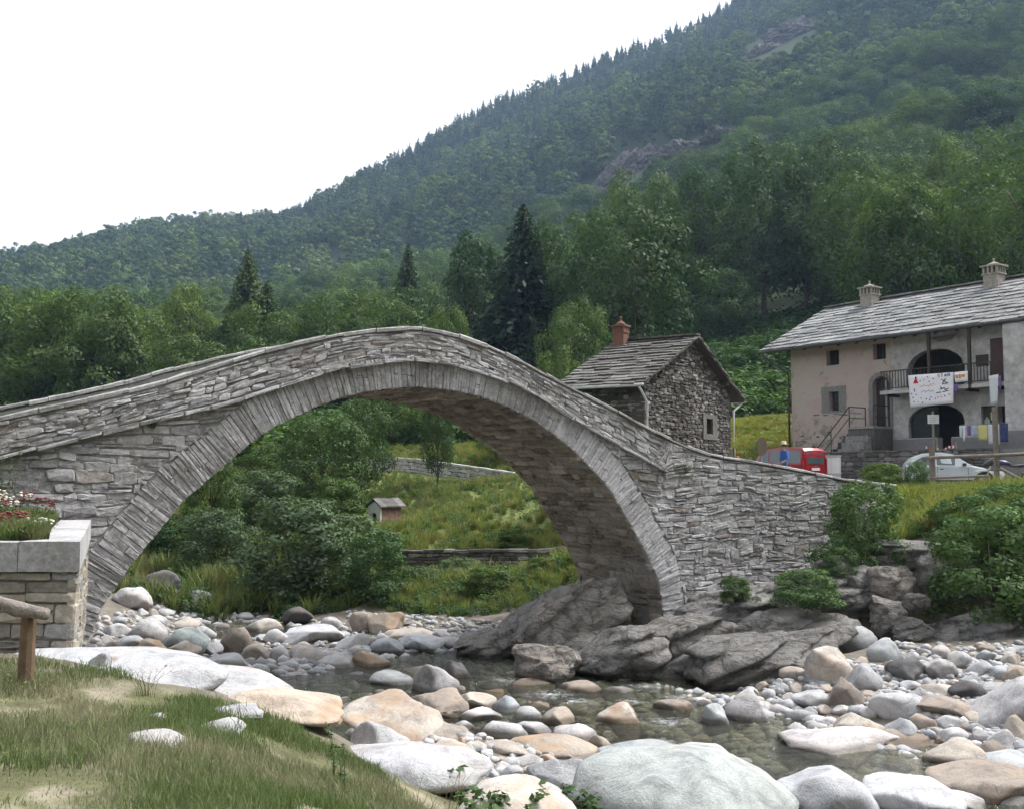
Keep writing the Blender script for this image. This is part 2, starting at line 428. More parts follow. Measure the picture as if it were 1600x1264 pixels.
# ------------------------------------------------------------------ terrain heights
AZMAX = math.atan((2000 - 800) / 1600)
CTRL = []
def cp(px, d, z):
    CTRL.append((px, d, z))
for px in (-700, 0, 400, 800, 1200, 1600, 2000):
    cp(px, 0.8, 2.4); cp(px, 3, 2.38 if px < 900 else 2.2)
for a in [(0, 5, 2.4), (400, 5, 2.4), (700, 5, 2.25), (1000, 5, 1.7), (1300, 5, 1.4), (1600, 5, 1.2), (2000, 5, 1.2), (-400, 5, 2.45),
          (0, 8.5, 2.3), (200, 8.5, 2.2), (400, 8, 2.05), (600, 7.5, 1.75), (800, 8, 1.15), (1000, 8, .75), (1250, 8.5, .55), (1600, 9, .5), (2000, 9, .5), (-400, 9, 2.4),
          (0, 10.5, 2.22), (140, 10.5, 2.18), (250, 10.5, 2.0), (400, 10.3, 1.72), (520, 10, 1.55), (640, 10, 1.15),
          (200, 12.5, .9), (300, 12.5, .5), (400, 12.5, .25), (500, 12.5, .1), (0, 13, 1.9), (100, 13, 1.5), (-400, 13, 2.2),
          (180, 18, .5), (250, 20, .3), (300, 23, .3), (400, 22, .12), (480, 22, .06), (240, 28, .3), (350, 27, -.25), (420, 28, -.25), (300, 33, .5), (480, 26, .12), (560, 26, .12), (640, 27, .15), (300, 18, .15), (400, 18, -.2),
          (0, 16, 1.6), (100, 16.5, 1.25), (150, 17, .9), (-400, 16, 2.2), (0, 25, 1.5), (100, 30, 1.4), (200, 36, 1.2), (-400, 30, 2.5),
          (500, 19, -.4), (600, 20.5, -.45), (700, 21.5, -.4), (800, 20, -.4), (900, 18.5, -.3), (1000, 18, -.4), (1050, 16.5, -.4), (1150, 15.5, -.4), (1300, 14.3, -.5), (1450, 13.3, -.5), (1650, 12.8, -.5), (2000, 12.5, -.5), (500, 15.5, -.35), (600, 17.5, -.3),
          (560, 13, .45), (620, 15, .25), (700, 15.5, .2), (800, 14.8, .25), (900, 13.8, .2), (950, 12.7, .25), (1100, 11.3, .25), (1300, 10.8, .25), (1450, 10.8, .2), (1600, 10.8, .2), (700, 12, .8), (850, 11, .75), (2000, 10.8, .2),
          (1180, 18.8, .15), (1300, 17.8, .15), (1400, 16.3, .12), (1550, 15, .08), (1650, 14.8, .08), (2000, 14.8, .1), (1400, 19.5, .5), (1550, 19, .5), (1300, 20.5, .5), (1600, 21, .7), (1450, 21.5, .6), (2000, 20, .7),
          (1300, 23, .5), (1400, 23.1, .7), (1500, 22.8, .8), (1600, 22.8, .9), (1380, 24.3, 2.1), (1500, 24.2, 2.3), (1600, 24.2, 2.4), (1380, 28, 2.9), (1500, 28, 3.0), (1600, 28, 3.0), (1450, 31.5, 3.4), (1600, 31, 3.42), (2000, 23, 1.5), (2000, 28, 3.1), (2000, 32, 3.5),
          (1250, 33, 3.45), (1200, 38, 3.5), (1400, 36, 3.55), (1600, 35, 3.55), (1300, 41, 3.6), (1450, 40, 3.6), (2000, 36, 3.6), (1600, 43, 3.6), (1450, 47, 3.65), (1300, 50, 3.65), (1200, 46, 3.6), (2000, 44, 3.7), (1450, 57, 5.4), (1600, 52, 5.2),
          (960, 20.5, -.15), (1050, 20, -.15), (1150, 21, -.1), (1080, 24, .2), (1230, 26, .7), (1250, 23, .1), (820, 23.5, -.2), (860, 27, .6), (900, 29, 1.5), (920, 24, -.1), (1180, 24.5, .4), (1000, 30, 2.9), (1100, 32, 3.3), (1330, 27, 2.2),
          (450, 31, .4), (550, 31, .5), (650, 30, .5), (700, 28, .4), (780, 26, .5), (500, 36, .9), (650, 36, .55), (750, 33, .4), (850, 33, .6), (780, 36, .45), (900, 35.5, .8),
          (780, 37.6, 1.4), (880, 37.6, 1.5), (700, 38, 1.3), (800, 40.3, 1.6), (880, 40.3, 1.75), (800, 42, 2.5), (700, 42, 2.1), (880, 42, 2.8),
          (800, 46, 3.0), (800, 52, 3.8), (603, 47, 1.75), (603, 50, 2.2), (700, 48, 2.7), (600, 56, 3.7), (590, 60, 4.5), (780, 57, 4.1), (450, 45, 2.0), (450, 60, 4.2), (300, 45, 2.0), (300, 60, 4.2), (0, 45, 2.5), (0, 60, 5.2), (-400, 45, 3), (-400, 60, 6),
          (700, 66, 5.9), (900, 60, 5.0), (1000, 50, 4.3), (1190, 55, 5.3), (1190, 64, 7.6), (1400, 64, 7.6), (1600, 60, 7.5), (2000, 60, 7.5), (1050, 60, 5.5)]:
    cp(*a)
CA = np.array(CTRL)
def _pc(az, d):
    return np.stack([az * 1.0, np.log(d)], -1)
c_az = np.arctan((CA[:, 0] - 800) / 1600)
c_dist = CA[:, 1]          # depth (y), not range
CPTS = _pc(c_az, c_dist)
def _k(a, b):
    return np.sqrt(((a[:, None, :] - b[None, :, :]) ** 2).sum(-1) + 1e-4)
nC = len(CPTS)
A = np.zeros((nC + 3, nC + 3)); A[:nC, :nC] = _k(CPTS, CPTS) + np.eye(nC) * 1e-3
A[:nC, nC:] = np.c_[np.ones(nC), CPTS]; A[nC:, :nC] = A[:nC, nC:].T
W = np.linalg.solve(A, np.r_[CA[:, 2], 0, 0, 0])

T_PX = np.array([-400, 0, 200, 450, 600, 900, 1120, 1400, 1600, 2000])
T_AZ = np.arctan((T_PX - 800) / 1600)
T_D = np.array([70, 110, 150, 200, 300, 450, 650, 850.])
T_PY = np.array([
    [695, 660, 640, 620, 575, 525, 470, 460],
    [700, 660, 640, 615, 555, 485, 414, 415],
    [700, 660, 640, 615, 550, 475, 385, 372],
    [705, 665, 640, 605, 540, 470, 390, 342],
    [700, 655, 625, 590, 515, 440, 340, 250],
    [692, 630, 575, 520, 420, 325, 205, 118],
    [665, 560, 490, 425, 315, 195, 88, 22],
    [645, 510, 430, 345, 215, 85, -50, -125],
    [640, 500, 410, 310, 155, 5, -140, -225],
    [640, 480, 360, 240, 60, -110, -270, -375.]])
T_Z = 4 + (745 - T_PY) * T_D / 1600

def H(x, y):
    """terrain height at world x, y"""
    x = np.atleast_1d(np.asarray(x, float)).ravel(); y = np.atleast_1d(np.asarray(y, float)).ravel()
    rng_ = np.hypot(x, y)
    az = np.clip(np.arctan2(x, y), -AZMAX, AZMAX)
    d = np.maximum(rng_ * np.cos(az), 0.5)
    z = np.empty(len(x))
    dn = np.minimum(d, 76)
    for i in range(0, len(x), 20000):
        s = slice(i, i + 20000)
        p = _pc(az[s], dn[s])
        z[s] = _k(p, CPTS) @ W[:nC] + W[nC] + p @ W[nC + 1:]
    # far hillside table
    la = np.log(np.clip(d, 70, 850)); LD = np.log(T_D)
    j = np.clip(np.searchsorted(LD, la) - 1, 0, len(LD) - 2)
    i = np.clip(np.searchsorted(T_AZ, az) - 1, 0, len(T_AZ) - 2)
    fj = (la - LD[j]) / (LD[j + 1] - LD[j]); fi = np.clip((az - T_AZ[i]) / (T_AZ[i + 1] - T_AZ[i]), 0, 1)
    zf = (T_Z[i, j] * (1 - fj) + T_Z[i, j + 1] * fj) * (1 - fi) + (T_Z[i + 1, j] * (1 - fj) + T_Z[i + 1, j + 1] * fj) * fi
    zf = zf - np.clip(d - 880, 0, 5000) * 0.12
    k = np.clip((d - 60) / 14, 0, 1); k = k * k * (3 - 2 * k)
    z = z * (1 - k) + zf * k
    P = np.stack([x, y, np.zeros(len(x))], -1)
    amp_far = np.clip((d - 90) / 300, 0, 1)
    z = z + amp_far * (14 * (fbm(P / 60 + 3, 3) - .5) + 24 * (fbm(P / 150 + 9, 2) - .5))
    amp = np.clip(d / 20, .12, 1) * np.clip(1.6 - amp_far, 0, 1)
    z = z + amp * (0.22 * (fbm(P * 0.9, 3) - .5))
    return z

def hit(px, py, dmax=80.0, floor_z=-0.12):
    r = ray(px, py)
    ys = np.geomspace(3, dmax, 90 if dmax < 100 else 260)
    for k_ in range(2):
        zs = 4 + r.z / r.y * ys
        h = np.maximum(H(r.x / r.y * ys, ys), floor_z)
        k = int(np.argmax(zs <= h))
        if zs[k] > h[k]: return None
        if k_ == 0: ys = np.linspace(ys[max(k - 1, 0)], ys[k], 12)
    return Vector((r.x / r.y * ys[k], ys[k], h[k]))

def ground(x, y):
    return float(H([x], [y])[0])

# ------------------------------------------------------------------ terrain mesh
def build_terrain():
    az_in = np.linspace(-R(37), R(37), 440)
    az_out = np.linspace(R(37), R(323), 64)[1:-1]
    azs = np.concatenate([az_in, az_out])
    rs = np.concatenate([np.geomspace(0.5, 60, 330), np.geomspace(60, 1500, 120)[1:]])
    AZ, RR = np.meshgrid(azs, rs, indexing='ij')
    x = (np.sin(AZ) * RR).ravel(); y = (np.cos(AZ) * RR).ravel()
    z = H(x, y)
    na, nr = len(azs), len(rs)
    idx = np.arange(na * nr).reshape(na, nr)
    nxt = np.roll(idx, -1, axis=0)
    q = np.stack([idx[:, :-1], idx[:, 1:], nxt[:, 1:], nxt[:, :-1]], -1).reshape(-1, 4)[:, ::-1]
    # surface kinds
    az = np.clip(np.arctan2(x, y), -AZMAX, AZMAX); d = np.hypot(x, y) * np.cos(az)
    px = 800 + 1600 * np.tan(az)
    P = np.stack([x, y, z], -1)
    nz = fbm(P * 0.8, 3); nz2 = fbm(P * 3.0, 3)
    c = np.zeros((len(x), 3))
    def put(mask, colr, soft=None):
        w = mask.astype(float)[:, None] if soft is None else np.clip(soft, 0, 1)[:, None]
        c[:] = c * (1 - w) + np.array(colr) * w
    put(np.ones(len(x), bool), (0.17, 0.15, 0.125))                                   # river gravel
    put(None, (0.17, 0.16, 0.10), np.clip((0.02 - z) * 3, 0, 1))                      # wet bed
    put(None, (0.115, 0.115, 0.06), np.clip((9.6 - d) / 0.8, 0, 1) * np.clip((900 - px) / 250, 0, 1))  # bank soil
    put(None, (0.235, 0.21, 0.155), np.clip((nz2 - .47) * 9, 0, 1) * np.clip((9.6 - d) / 0.8, 0, 1) * np.clip((900 - px) / 250, 0, 1))  # bare sandy patches
    cliff = np.clip((d - 22) / .6, 0, 1) * np.clip((26.5 - d) / 2, 0, 1) * np.clip((px - 1180) / 120, 0, 1)
    put(None, (0.105, 0.09, 0.07), cliff)
    slope = np.clip((d - 25) / 1.5, 0, 1) * np.clip((33 - d) / 1, 0, 1) * np.clip((px - 1250) / 60, 0, 1)
    put(None, (0.06, 0.075, 0.03), slope)
    plaza = np.clip((d - 31.5) / .6, 0, 1) * np.clip((50 - d) / 2, 0, 1) * np.clip((px - 950) / 60, 0, 1)
    put(None, (0.24, 0.23, 0.21), plaza)
    fb = np.clip((d - 27.5) / 1, 0, 1) * np.clip((960 - px) / 60, 0, 1) * np.clip((px - 560) / 60, 0, 1)
    put(None, (0.07, 0.08, 0.035), fb)
    mead = np.clip((d - 32.5) / 2, 0, 1) * np.clip((960 - px) / 60, 0, 1)
    put(None, (0.155, 0.185, 0.06), mead)
    mead2 = np.clip((d - 49) / 2, 0, 1) * np.clip((px - 950) / 60, 0, 1)
    put(None, (0.105, 0.15, 0.035), mead2)
    put(None, (0.15, 0.14, 0.06), mead2 * np.clip((nz - .5) * 5, 0, .8))
    frst = np.clip((d - 72) / 8, 0, 1)
    put(None, (0.028, 0.042, 0.016), frst)
    me = np_mesh('ground', np.stack([x, y, z], -1), quads=q, smooth=True, cols=c)
    m, nt, out = new_mat('ground_soil')
    a = nt.nodes.new("ShaderNodeAttribute"); a.attribute_name = "col"
    n1 = noise(nt, 2.2, 6, 0.75, 'World')
    r1 = ramp(nt, [(0.3, (0.55, 0.55, 0.55)), (0.7, (1.35, 1.35, 1.35))]); nt.links.new(n1.outputs[0], r1.inputs[0])
    cc = mixc(nt, 1.0, a.outputs['Color'], r1.outputs[0], 'MULTIPLY')
    finish(nt, out, cc, 0.95, n1.outputs[0], 0.8, 0.08, 0.15)
    me.materials.append(m)
    o = link_mesh('ground', me)
    return tag(o, 'sloping river valley ground with banks, gravel bed and hillside', None, None, 'structure')
build_terrain()

# ------------------------------------------------------------------ river water
def build_water():
    xs = np.linspace(-40, 45, 140); ys = np.linspace(8.5, 48, 90)
    X, Y = np.meshgrid(xs, ys, indexing='ij')
    Z = 0.03 * (fbm(np.stack([X.ravel() * .8, Y.ravel() * .8, X.ravel() * 0], -1), 3) - .5)
    idx = np.arange(X.size).reshape(X.shape)
    q = np.stack([idx[:-1, :-1], idx[1:, :-1], idx[1:, 1:], idx[:-1, 1:]], -1).reshape(-1, 4)
    me = np_mesh('river', np.stack([X.ravel(), Y.ravel(), Z], -1), quads=q, smooth=True)
    m, nt, out = new_mat('river_water')
    g = nt.nodes.new("ShaderNodeNewGeometry")
    mp = N(nt, "ShaderNodeMapping"); mp.inputs['Scale'].default_value = (1.0, 2.2, 1.0); mp.inputs['Rotation'].default_value = (0, 0, R(-20))
    nt.links.new(g.outputs['Position'], mp.inputs[0])
    n1 = noise(nt, 2.6, 5, 0.6, vec=mp.outputs[0], dist=0.6)
    bmp = N(nt, "ShaderNodeBump", Strength=0.9, Distance=0.14)
    nt.links.new(n1.outputs[0], bmp.inputs['Height'])
    fr = N(nt, "ShaderNodeFresnel", IOR=1.33); nt.links.new(bmp.outputs[0], fr.inputs['Normal'])
    gl = N(nt, "ShaderNodeBsdfGlossy", Roughness=0.06); gl.inputs[0].default_value = (0.9, 0.9, 0.9, 1); nt.links.new(bmp.outputs[0], gl.inputs['Normal'])
    tr = N(nt, "ShaderNodeBsdfTransparent"); tr.inputs[0].default_value = (0.66, 0.67, 0.52, 1)
    body = N(nt, "ShaderNodeBsdfDiffuse"); body.inputs[0].default_value = (0.105, 0.11, 0.08, 1)
    mb = N(nt, "ShaderNodeMixShader", Fac=0.14); nt.links.new(tr.outputs[0], mb.inputs[1]); nt.links.new(body.outputs[0], mb.inputs[2])
    mx = N(nt, "ShaderNodeMixShader"); nt.links.new(fr.outputs[0], mx.inputs[0]); nt.links.new(mb.outputs[0], mx.inputs[1]); nt.links.new(gl.outputs[0], mx.inputs[2])
    # white water where the stream breaks over the stones
    foam_total = None
    for (fx, fy, rad) in FOAM:
        vd = N(nt, "ShaderNodeVectorMath", operation='DISTANCE'); nt.links.new(g.outputs['Position'], vd.inputs[0]); vd.inputs[1].default_value = (fx, fy, 0)
        mr = N(nt, "ShaderNodeMapRange"); mr.inputs[1].default_value = rad; mr.inputs[2].default_value = 0; mr.inputs[3].default_value = 0; mr.inputs[4].default_value = 1
        nt.links.new(vd.outputs['Value'], mr.inputs[0])
        if foam_total is None: foam_total = mr.outputs[0]
        else:
            mxx = N(nt, "ShaderNodeMath", operation='MAXIMUM'); nt.links.new(foam_total, mxx.inputs[0]); nt.links.new(mr.outputs[0], mxx.inputs[1]); foam_total = mxx.outputs[0]
    n2 = noise(nt, 8.0, 5, 0.8, vec=mp.outputs[0], dist=1.6)
    su = N(nt, "ShaderNodeMath", operation='MULTIPLY_ADD'); nt.links.new(foam_total, su.inputs[0]); su.inputs[1].default_value = 0.24; nt.links.new(n2.outputs[0], su.inputs[2])
    rf = ramp(nt, [(0.70, (0, 0, 0)), (0.86, (0.75,) * 3)]); nt.links.new(su.outputs[0], rf.inputs[0])
    fo = N(nt, "ShaderNodeBsdfDiffuse"); fo.inputs[0].default_value = (0.75, 0.77, 0.78, 1)
    mf = N(nt, "ShaderNodeMixShader"); nt.links.new(rf.outputs[0], mf.inputs[0]); nt.links.new(mx.outputs[0], mf.inputs[1]); nt.links.new(fo.outputs[0], mf.inputs[2])
    nt.links.new(mf.outputs[0], out.inputs['Surface'])
    me.materials.append(m)
    o = link_mesh('water', me)
    return tag(o, 'clear shallow river water flowing between boulders', None, None, 'structure')
def on_water(px, py):
    r = ray(px, py); t = -4 / r.z
    return (r.x * t, r.y * t)
FOAM = [(*on_water(px, py), rad) for px, py, rad in [(1040, 1128, .9), (800, 1062, 1.0), (860, 1085, 1.2), (1010, 1072, .9), (1060, 1090, .6), (985, 1095, .6), (1215, 1102, .5), (1040, 1160, .7), (900, 1095, .8), (520, 1000, .7), (1150, 1085, .6)]]
build_water()

# ------------------------------------------------------------------ stone pieces
def round_poly(poly, k=0.13):
    """cut the corners of a polygon"""
    out, n = [], len(poly)
    for i in range(n):
        a, b, c = poly[i - 1], poly[i], poly[(i + 1) % n]
        ka, kc = k * random.uniform(.5, 1.4), k * random.uniform(.5, 1.4)
        out.append((b[0] + (a[0] - b[0]) * ka, b[1] + (a[1] - b[1]) * ka))
        out.append((b[0] + (c[0] - b[0]) * kc, b[1] + (c[1] - b[1]) * kc))
    return out

def area(poly):
    return abs(sum(poly[i - 1][0] * poly[i][1] - poly[i][0] * poly[i - 1][1] for i in range(len(poly)))) / 2

def piece(mb, poly, mp, proud, back=0.06, rnd=0.5, chamfer=0.16):
    """one stone: outline poly (2D), outward to `proud`"""
    n = len(poly)
    cx = sum(p[0] for p in poly) / n; cy = sum(p[1] for p in poly) / n
    inn = [(cx + (u - cx) * (1 - chamfer), cy + (v - cy) * (1 - chamfer)) for u, v in poly]
    jit = [random.uniform(-.012, .012) for _ in range(n)]
    vs_ = [mp(u, v, -back) for u, v in poly] + [mp(u, v, proud * .45) for u, v in poly] + [mp(u, v, proud + j) for (u, v), j in zip(inn, jit)]
    vs_.append(mp(cx, cy, proud + random.uniform(0, .012)))
    fs = []
    for i in range(n):
        j = (i + 1) % n
        fs.append((i, j, n + j, n + i)); fs.append((n + i, n + j, 2 * n + j, 2 * n + i)); fs.append((2 * n + i, 2 * n + j, 3 * n))
    mb.add(vs_, fs, rnd)

def lay_pieces(polys, mp, name, mat, parent, limit=300, proud=(.01, .03), stuff_name=None, rnd_fn=None, chamfer=.16):
    """largest `limit` stones as objects of their own, the rest joined"""
    polys = sorted(polys, key=area, reverse=True)
    rest = MB()
    for i, p in enumerate(polys):
        rv = random.random() if rnd_fn is None else rnd_fn(p)
        if i < limit:
            mb = MB(); piece(mb, p, mp, random.uniform(*proud), rnd=rv, chamfer=chamfer); mb.build(name, mat, parent, fix=False)
        else:
            piece(rest, p, mp, random.uniform(*proud), rnd=rv, chamfer=chamfer)
    if rest.v:
        o = rest.build(stuff_name or name + '_rubble', mat, parent, fix=False)
        o["kind"] = "stuff"

def courses(u0, u1, v0, v1, hmin, hmax, lmin, lmax, wob=0.015):
    """rectangular domain laid in irregular courses -> list of quads (ccw)"""
    out = []
    v = v0
    while v < v1 - hmin * .4:
        h = random.uniform(hmin, hmax)
        u = u0 - random.uniform(0, lmax * .5)
        while u < u1:
            l = random.uniform(lmin, lmax)
            a, b = max(u, u0), min(u + l, u1)
            if b - a > .05:
                hh = h
                parts = [(v, v + hh)]
                if h > .7 * hmax and random.random() < .35:
                    sp = random.uniform(.4, .6); parts = [(v, v + hh * sp), (v + hh * sp, v + hh)]
                for (q0, q1) in parts:
                    w = lambda: random.uniform(-wob, wob)
                    g = random.uniform(.002, .008)
                    out.append([(a + g, q0 + g + w()), (b - g, q0 + g + w()), (b - g + w(), min(q1, v1) - g + w()), (a + g + w(), min(q1, v1) - g + w())])
            u += l
        v += h
    return out

def warp(polys, amp=.07, f=.9, seed=3.0):
    """let the courses undulate"""
    out = []
    for q in polys:
        a = np.array([(u * f, v * f * 1.6, seed) for u, v in q])
        n = vnoise(a) - .5; n2 = vnoise(a * 2.7 + 5) - .5
        out.append([(u + amp * .6 * b, v + amp * 2 * a_ + amp * .7 * b) for (u, v), a_, b in zip(q, n, n2)])
    return out

# ------------------------------------------------------------------ the arched bridge
TH = R(35)
BO = Vector((3.6, 24.0, 0))
BA = Vector((math.cos(TH), math.sin(TH), 0)); BB = Vector((-math.sin(TH), math.cos(TH), 0))
BW = 3.0
def bsz(px, py, t=0.0):
    """pixel -> (s, z) on the bridge face plane"""
    r = ray(px, py); o = BO + BB * t
    k = (o - EYE).dot(BB) / r.dot(BB)
    p = EYE + r * k
    return ((p - BO).dot(BA), p.z)
intr_px = [(132, 1020), (162, 945), (180, 921), (204, 885), (226, 858), (249, 831), (278, 793), (300, 771), (335, 743), (375, 707), (414, 676), (450, 657), (497, 635), (526, 624), (565, 614), (602, 608), (640, 605), (671, 606), (710, 611), (744, 618), (798, 638), (849, 667), (893, 701), (925, 733), (951, 762), (977, 806), (1004, 855), (1020, 885), (1029, 910), (1034, 940), (1036, 975), (1037, 1010)]
string_px = [(-300, 800), (-100, 742), (0, 716), (66, 698), (177, 673), (259, 652), (358, 630), (443, 602), (500, 584), (545, 573), (592, 566), (630, 563), (665, 564), (725, 575), (782, 593), (830, 617), (871, 641), (909, 664), (954, 690), (1002, 715), (1040, 737)]
cop_px = [(-300, 715), (-100, 670), (0, 649), (79, 632), (177, 613), (253, 595), (316, 575), (380, 556), (427, 542), (500, 526), (558, 516), (627, 510), (671, 512), (719, 523), (766, 540), (808, 559), (849, 581), (893, 604), (950, 633), (1000, 660), (1040, 681), (1084, 700), (1119, 711), (1166, 717), (1230, 729), (1277, 738), (1318, 747), (1350, 751), (1400, 756)]
INTR = [bsz(*p) for p in intr_px]
STR = np.array([bsz(*p) for p in string_px]); COP = np.array([bsz(*p) for p in cop_px])
z_str = lambda s: float(np.interp(s, STR[:, 0], STR[:, 1]))
z_cop = lambda s: float(np.interp(s, COP[:, 0], COP[:, 1]))
S_MIN, S_MAX = float(COP[0, 0]), float(COP[-1, 0])
S_STR_END = float(STR[-1, 0])
# resample the intrados evenly
def resample(pts, step):
    pts = np.array(pts); dd = np.r_[0, np.cumsum(np.hypot(*np.diff(pts, axis=0).T))]
    n = int(dd[-1] / step); a = np.linspace(0, dd[-1], n + 1)
    return np.stack([np.interp(a, dd, pts[:, 0]), np.interp(a, dd, pts[:, 1])], -1), a
ARC, ARCA = resample(INTR, 0.04)
kern = np.ones(13) / 13
for ax in (0, 1):
    pad = np.r_[[ARC[0, ax]] * 6, ARC[:, ax], [ARC[-1, ax]] * 6]
    ARC[:, ax] = np.convolve(pad, kern, 'valid')
_t = np.gradient(ARC, axis=0); _t /= np.linalg.norm(_t, axis=1)[:, None]
NRM = np.stack([-_t[:, 1], _t[:, 0]], -1)            # outward (up at the crown)
icr = int(np.argmax(ARC[:, 1])); S_CR = ARC[icr, 0]
RING = 0.60 + 0.10 * np.clip(np.abs(ARC[:, 0] - S_CR) / 6, 0, 1)
EXT = ARC + NRM * RING[:, None]
left_e = EXT[:icr][np.argsort(EXT[:icr, 1])]; right_e = EXT[icr:][np.argsort(EXT[icr:, 1])]
s_el = lambda z: float(np.interp(z, left_e[:, 1], left_e[:, 0]))
s_er = lambda z: float(np.interp(z, right_e[:, 1], right_e[:, 0]))
arc_pt = lambda a: (float(np.interp(a, ARCA, ARC[:, 0])), float(np.interp(a, ARCA, ARC[:, 1])))
arc_nr = lambda a: (float(np.interp(a, ARCA, NRM[:, 0])), float(np.interp(a, ARCA, NRM[:, 1])))
ring_w = lambda a: float(np.interp(a, ARCA, RING))

bridge = empty('arched_bridge', (BO.x, BO.y, 0), TH, 'steep humpbacked grey stone arch bridge spanning the rocky river', 'bridge')
face = lambda u, v, w: (u, -w, v)        # local x along the bridge, -y towards the viewer
def build_bridge():
    # core behind the stones
    ss = np.linspace(S_MIN, S_MAX, 90)
    deck = [(s, z_cop(s) - .42) for s in ss]
    core_arc = [(p[0] + n[0] * .02, p[1] + n[1] * .02) for p, n in zip(ARC[::6], NRM[::6])]
    poly = [(S_MIN, -.5)] + [(core_arc[0][0], -.5)] + core_arc + [(core_arc[-1][0], -.5), (S_MAX, -.5)] + deck[::-1]
    MB().prism(poly, lambda u, v, w: (u, w, v), .014, BW).build('core', M['mortar'], bridge)
    for nm, y0, y1, dz in (('parapet', .014, .42, -.08), ('parapet', BW - .40, BW, -.08)):
        mb = MB(); n = len(ss)
        lo = [z_cop(s) - .5 for s in ss]
        up = [z_cop(s) + dz + (0 if y0 < 1 else .17 * min(max((-7.5 - s) / 4, 0), 1)) for s in ss]
        vs_ = []
        for s, a, b in zip(ss, lo, up): vs_ += [(s, y0, a), (s, y0, b), (s, y1, b), (s, y1, a)]
        fs = []
        for i in range(n - 1):
            for k in range(4): fs.append((i * 4 + k, i * 4 + (k + 1) % 4, i * 4 + 4 + (k + 1) % 4, i * 4 + 4 + k))
        fs += [(0, 1, 2, 3), tuple((n - 1) * 4 + k for k in (3, 2, 1, 0))]
        mb.add(vs_, fs).build(nm, M['mortar'], bridge)
    # arch ring of thin radial stones
    a = 0.0
    while a < ARCA[-1] - .05:
        st = random.uniform(.05, .125); b = min(a + st, ARCA[-1])
        (x0, z0), (x1, z1) = arc_pt(a), arc_pt(b); (m0, k0), (m1, k1) = arc_nr(a), arc_nr(b)
        L = ring_w(a) + random.uniform(-.05, .03)
        cuts = [0, 1] if random.random() > .4 else [0, random.uniform(.35, .65), 1]
        for c0, c1 in zip(cuts[:-1], cuts[1:]):
            g = .004
            f0, f1 = c0 * L + (g if c0 else random.uniform(0, .02)), c1 * L - (g if c1 < 1 else 0)
            ex, ez = (x1 - x0) / st * g, (z1 - z0) / st * g
            q = [(x0 + ex + m0 * f0, z0 + ez + k0 * f0), (x1 - ex + m1 * f0, z1 - ez + k1 * f0), (x1 - ex + m1 * f1, z1 - ez + k1 * f1), (x0 + ex + m0 * f1, z0 + ez + k0 * f1)]
            mb = MB(); piece(mb, round_poly(q[::-1] if False else q, .08), face, random.uniform(.0, .026), rnd=random.random(), chamfer=.06)
            mb.build('voussoir', M['ring'], bridge, fix=False)
        a = b
    # spandrel walls in rough courses
    polys = []
    def clip_left(q):
        out = []
        for u, v in q:
            v = min(v, z_str(u) - .03)
            lim = s_el(v) - .015 if v < EXT[:, 1].max() else 99
            out.append((min(u, lim), v))
        return out
    def clip_right(q):
        out = []
        for u, v in q:
            top = z_str(u) - .03 if u < S_STR_END else z_cop(u) - .10
            v = min(v, top)
            lim = s_er(v) + .015 if v < EXT[:, 1].max() else -99
            out.append((max(u, lim), v))
        return out
    def okp(q):
        us = [p[0] for p in q]; vv = [p[1] for p in q]
        return area(q) > .006 and max(us) - min(us) > .06 and max(vv) - min(vv) > .035
    for q in warp(courses(S_MIN, S_CR - 1.0, .30, 6.3, .07, .20, .15, .68, .03)):
        cx, cy = sum(p[0] for p in q) / 4, sum(p[1] for p in q) / 4
        if min(p[1] for p in q) > z_str(cx): continue
        if min(p[0] for p in q) > s_el(cy) and cy < EXT[:, 1].max() - .02: continue
        q = clip_left(q)
        if okp(q): polys.append(round_poly(q))
    for q in warp(courses(S_CR + 1.0, S_MAX, .2, 6.3, .06, .19, .12, .60, .03)):
        cx, cy = sum(p[0] for p in q) / 4, sum(p[1] for p in q) / 4
        if max(p[0] for p in q) < s_er(cy) and cy < EXT[:, 1].max() - .02: continue
        q = clip_right(q)
        if okp(q): polys.append(round_poly(q))
    # rubble band between string course and coping, laid along the slope
    for q in warp(courses(S_MIN, S_STR_END, 0, 1, .09, .24, .10, .50, .035), .04, 1.5):
        w = []
        for u, f in q:
            z0, z1 = z_str(u) + .05, z_cop(u) - .10
            w.append((u, z0 + (z1 - z0) * min(max(f + random.uniform(-.03, .03), .01), .99)))
        if okp(w): polys.append(round_poly(w, .17))
    lay_pieces(polys, face, 'stone', M['bridge'], bridge, 300, (-.008, .03), 'small_stones', chamfer=.11)
    # projecting string course
    s = S_MIN
    while s < S_STR_END:
        l = random.uniform(.35, .9); e = min(s + l, S_STR_END)
        z0, z1 = z_str(s), z_str(e); j = random.uniform(-.02, .02); h = random.uniform(.05, .085); pr = random.uniform(.09, .16)
        q = [(s + .006, z0 - .03 + j), (e - .006, z1 - .03 + j), (e - .006, z1 - .03 + h + j), (s + .006, z0 - .03 + h + j)]
        mb = MB(); piece(mb, round_poly(q, .06), face, pr, rnd=random.uniform(.2, .9), chamfer=.05); mb.build('string_stone', M['bridge'], bridge, fix=False)
        s = e
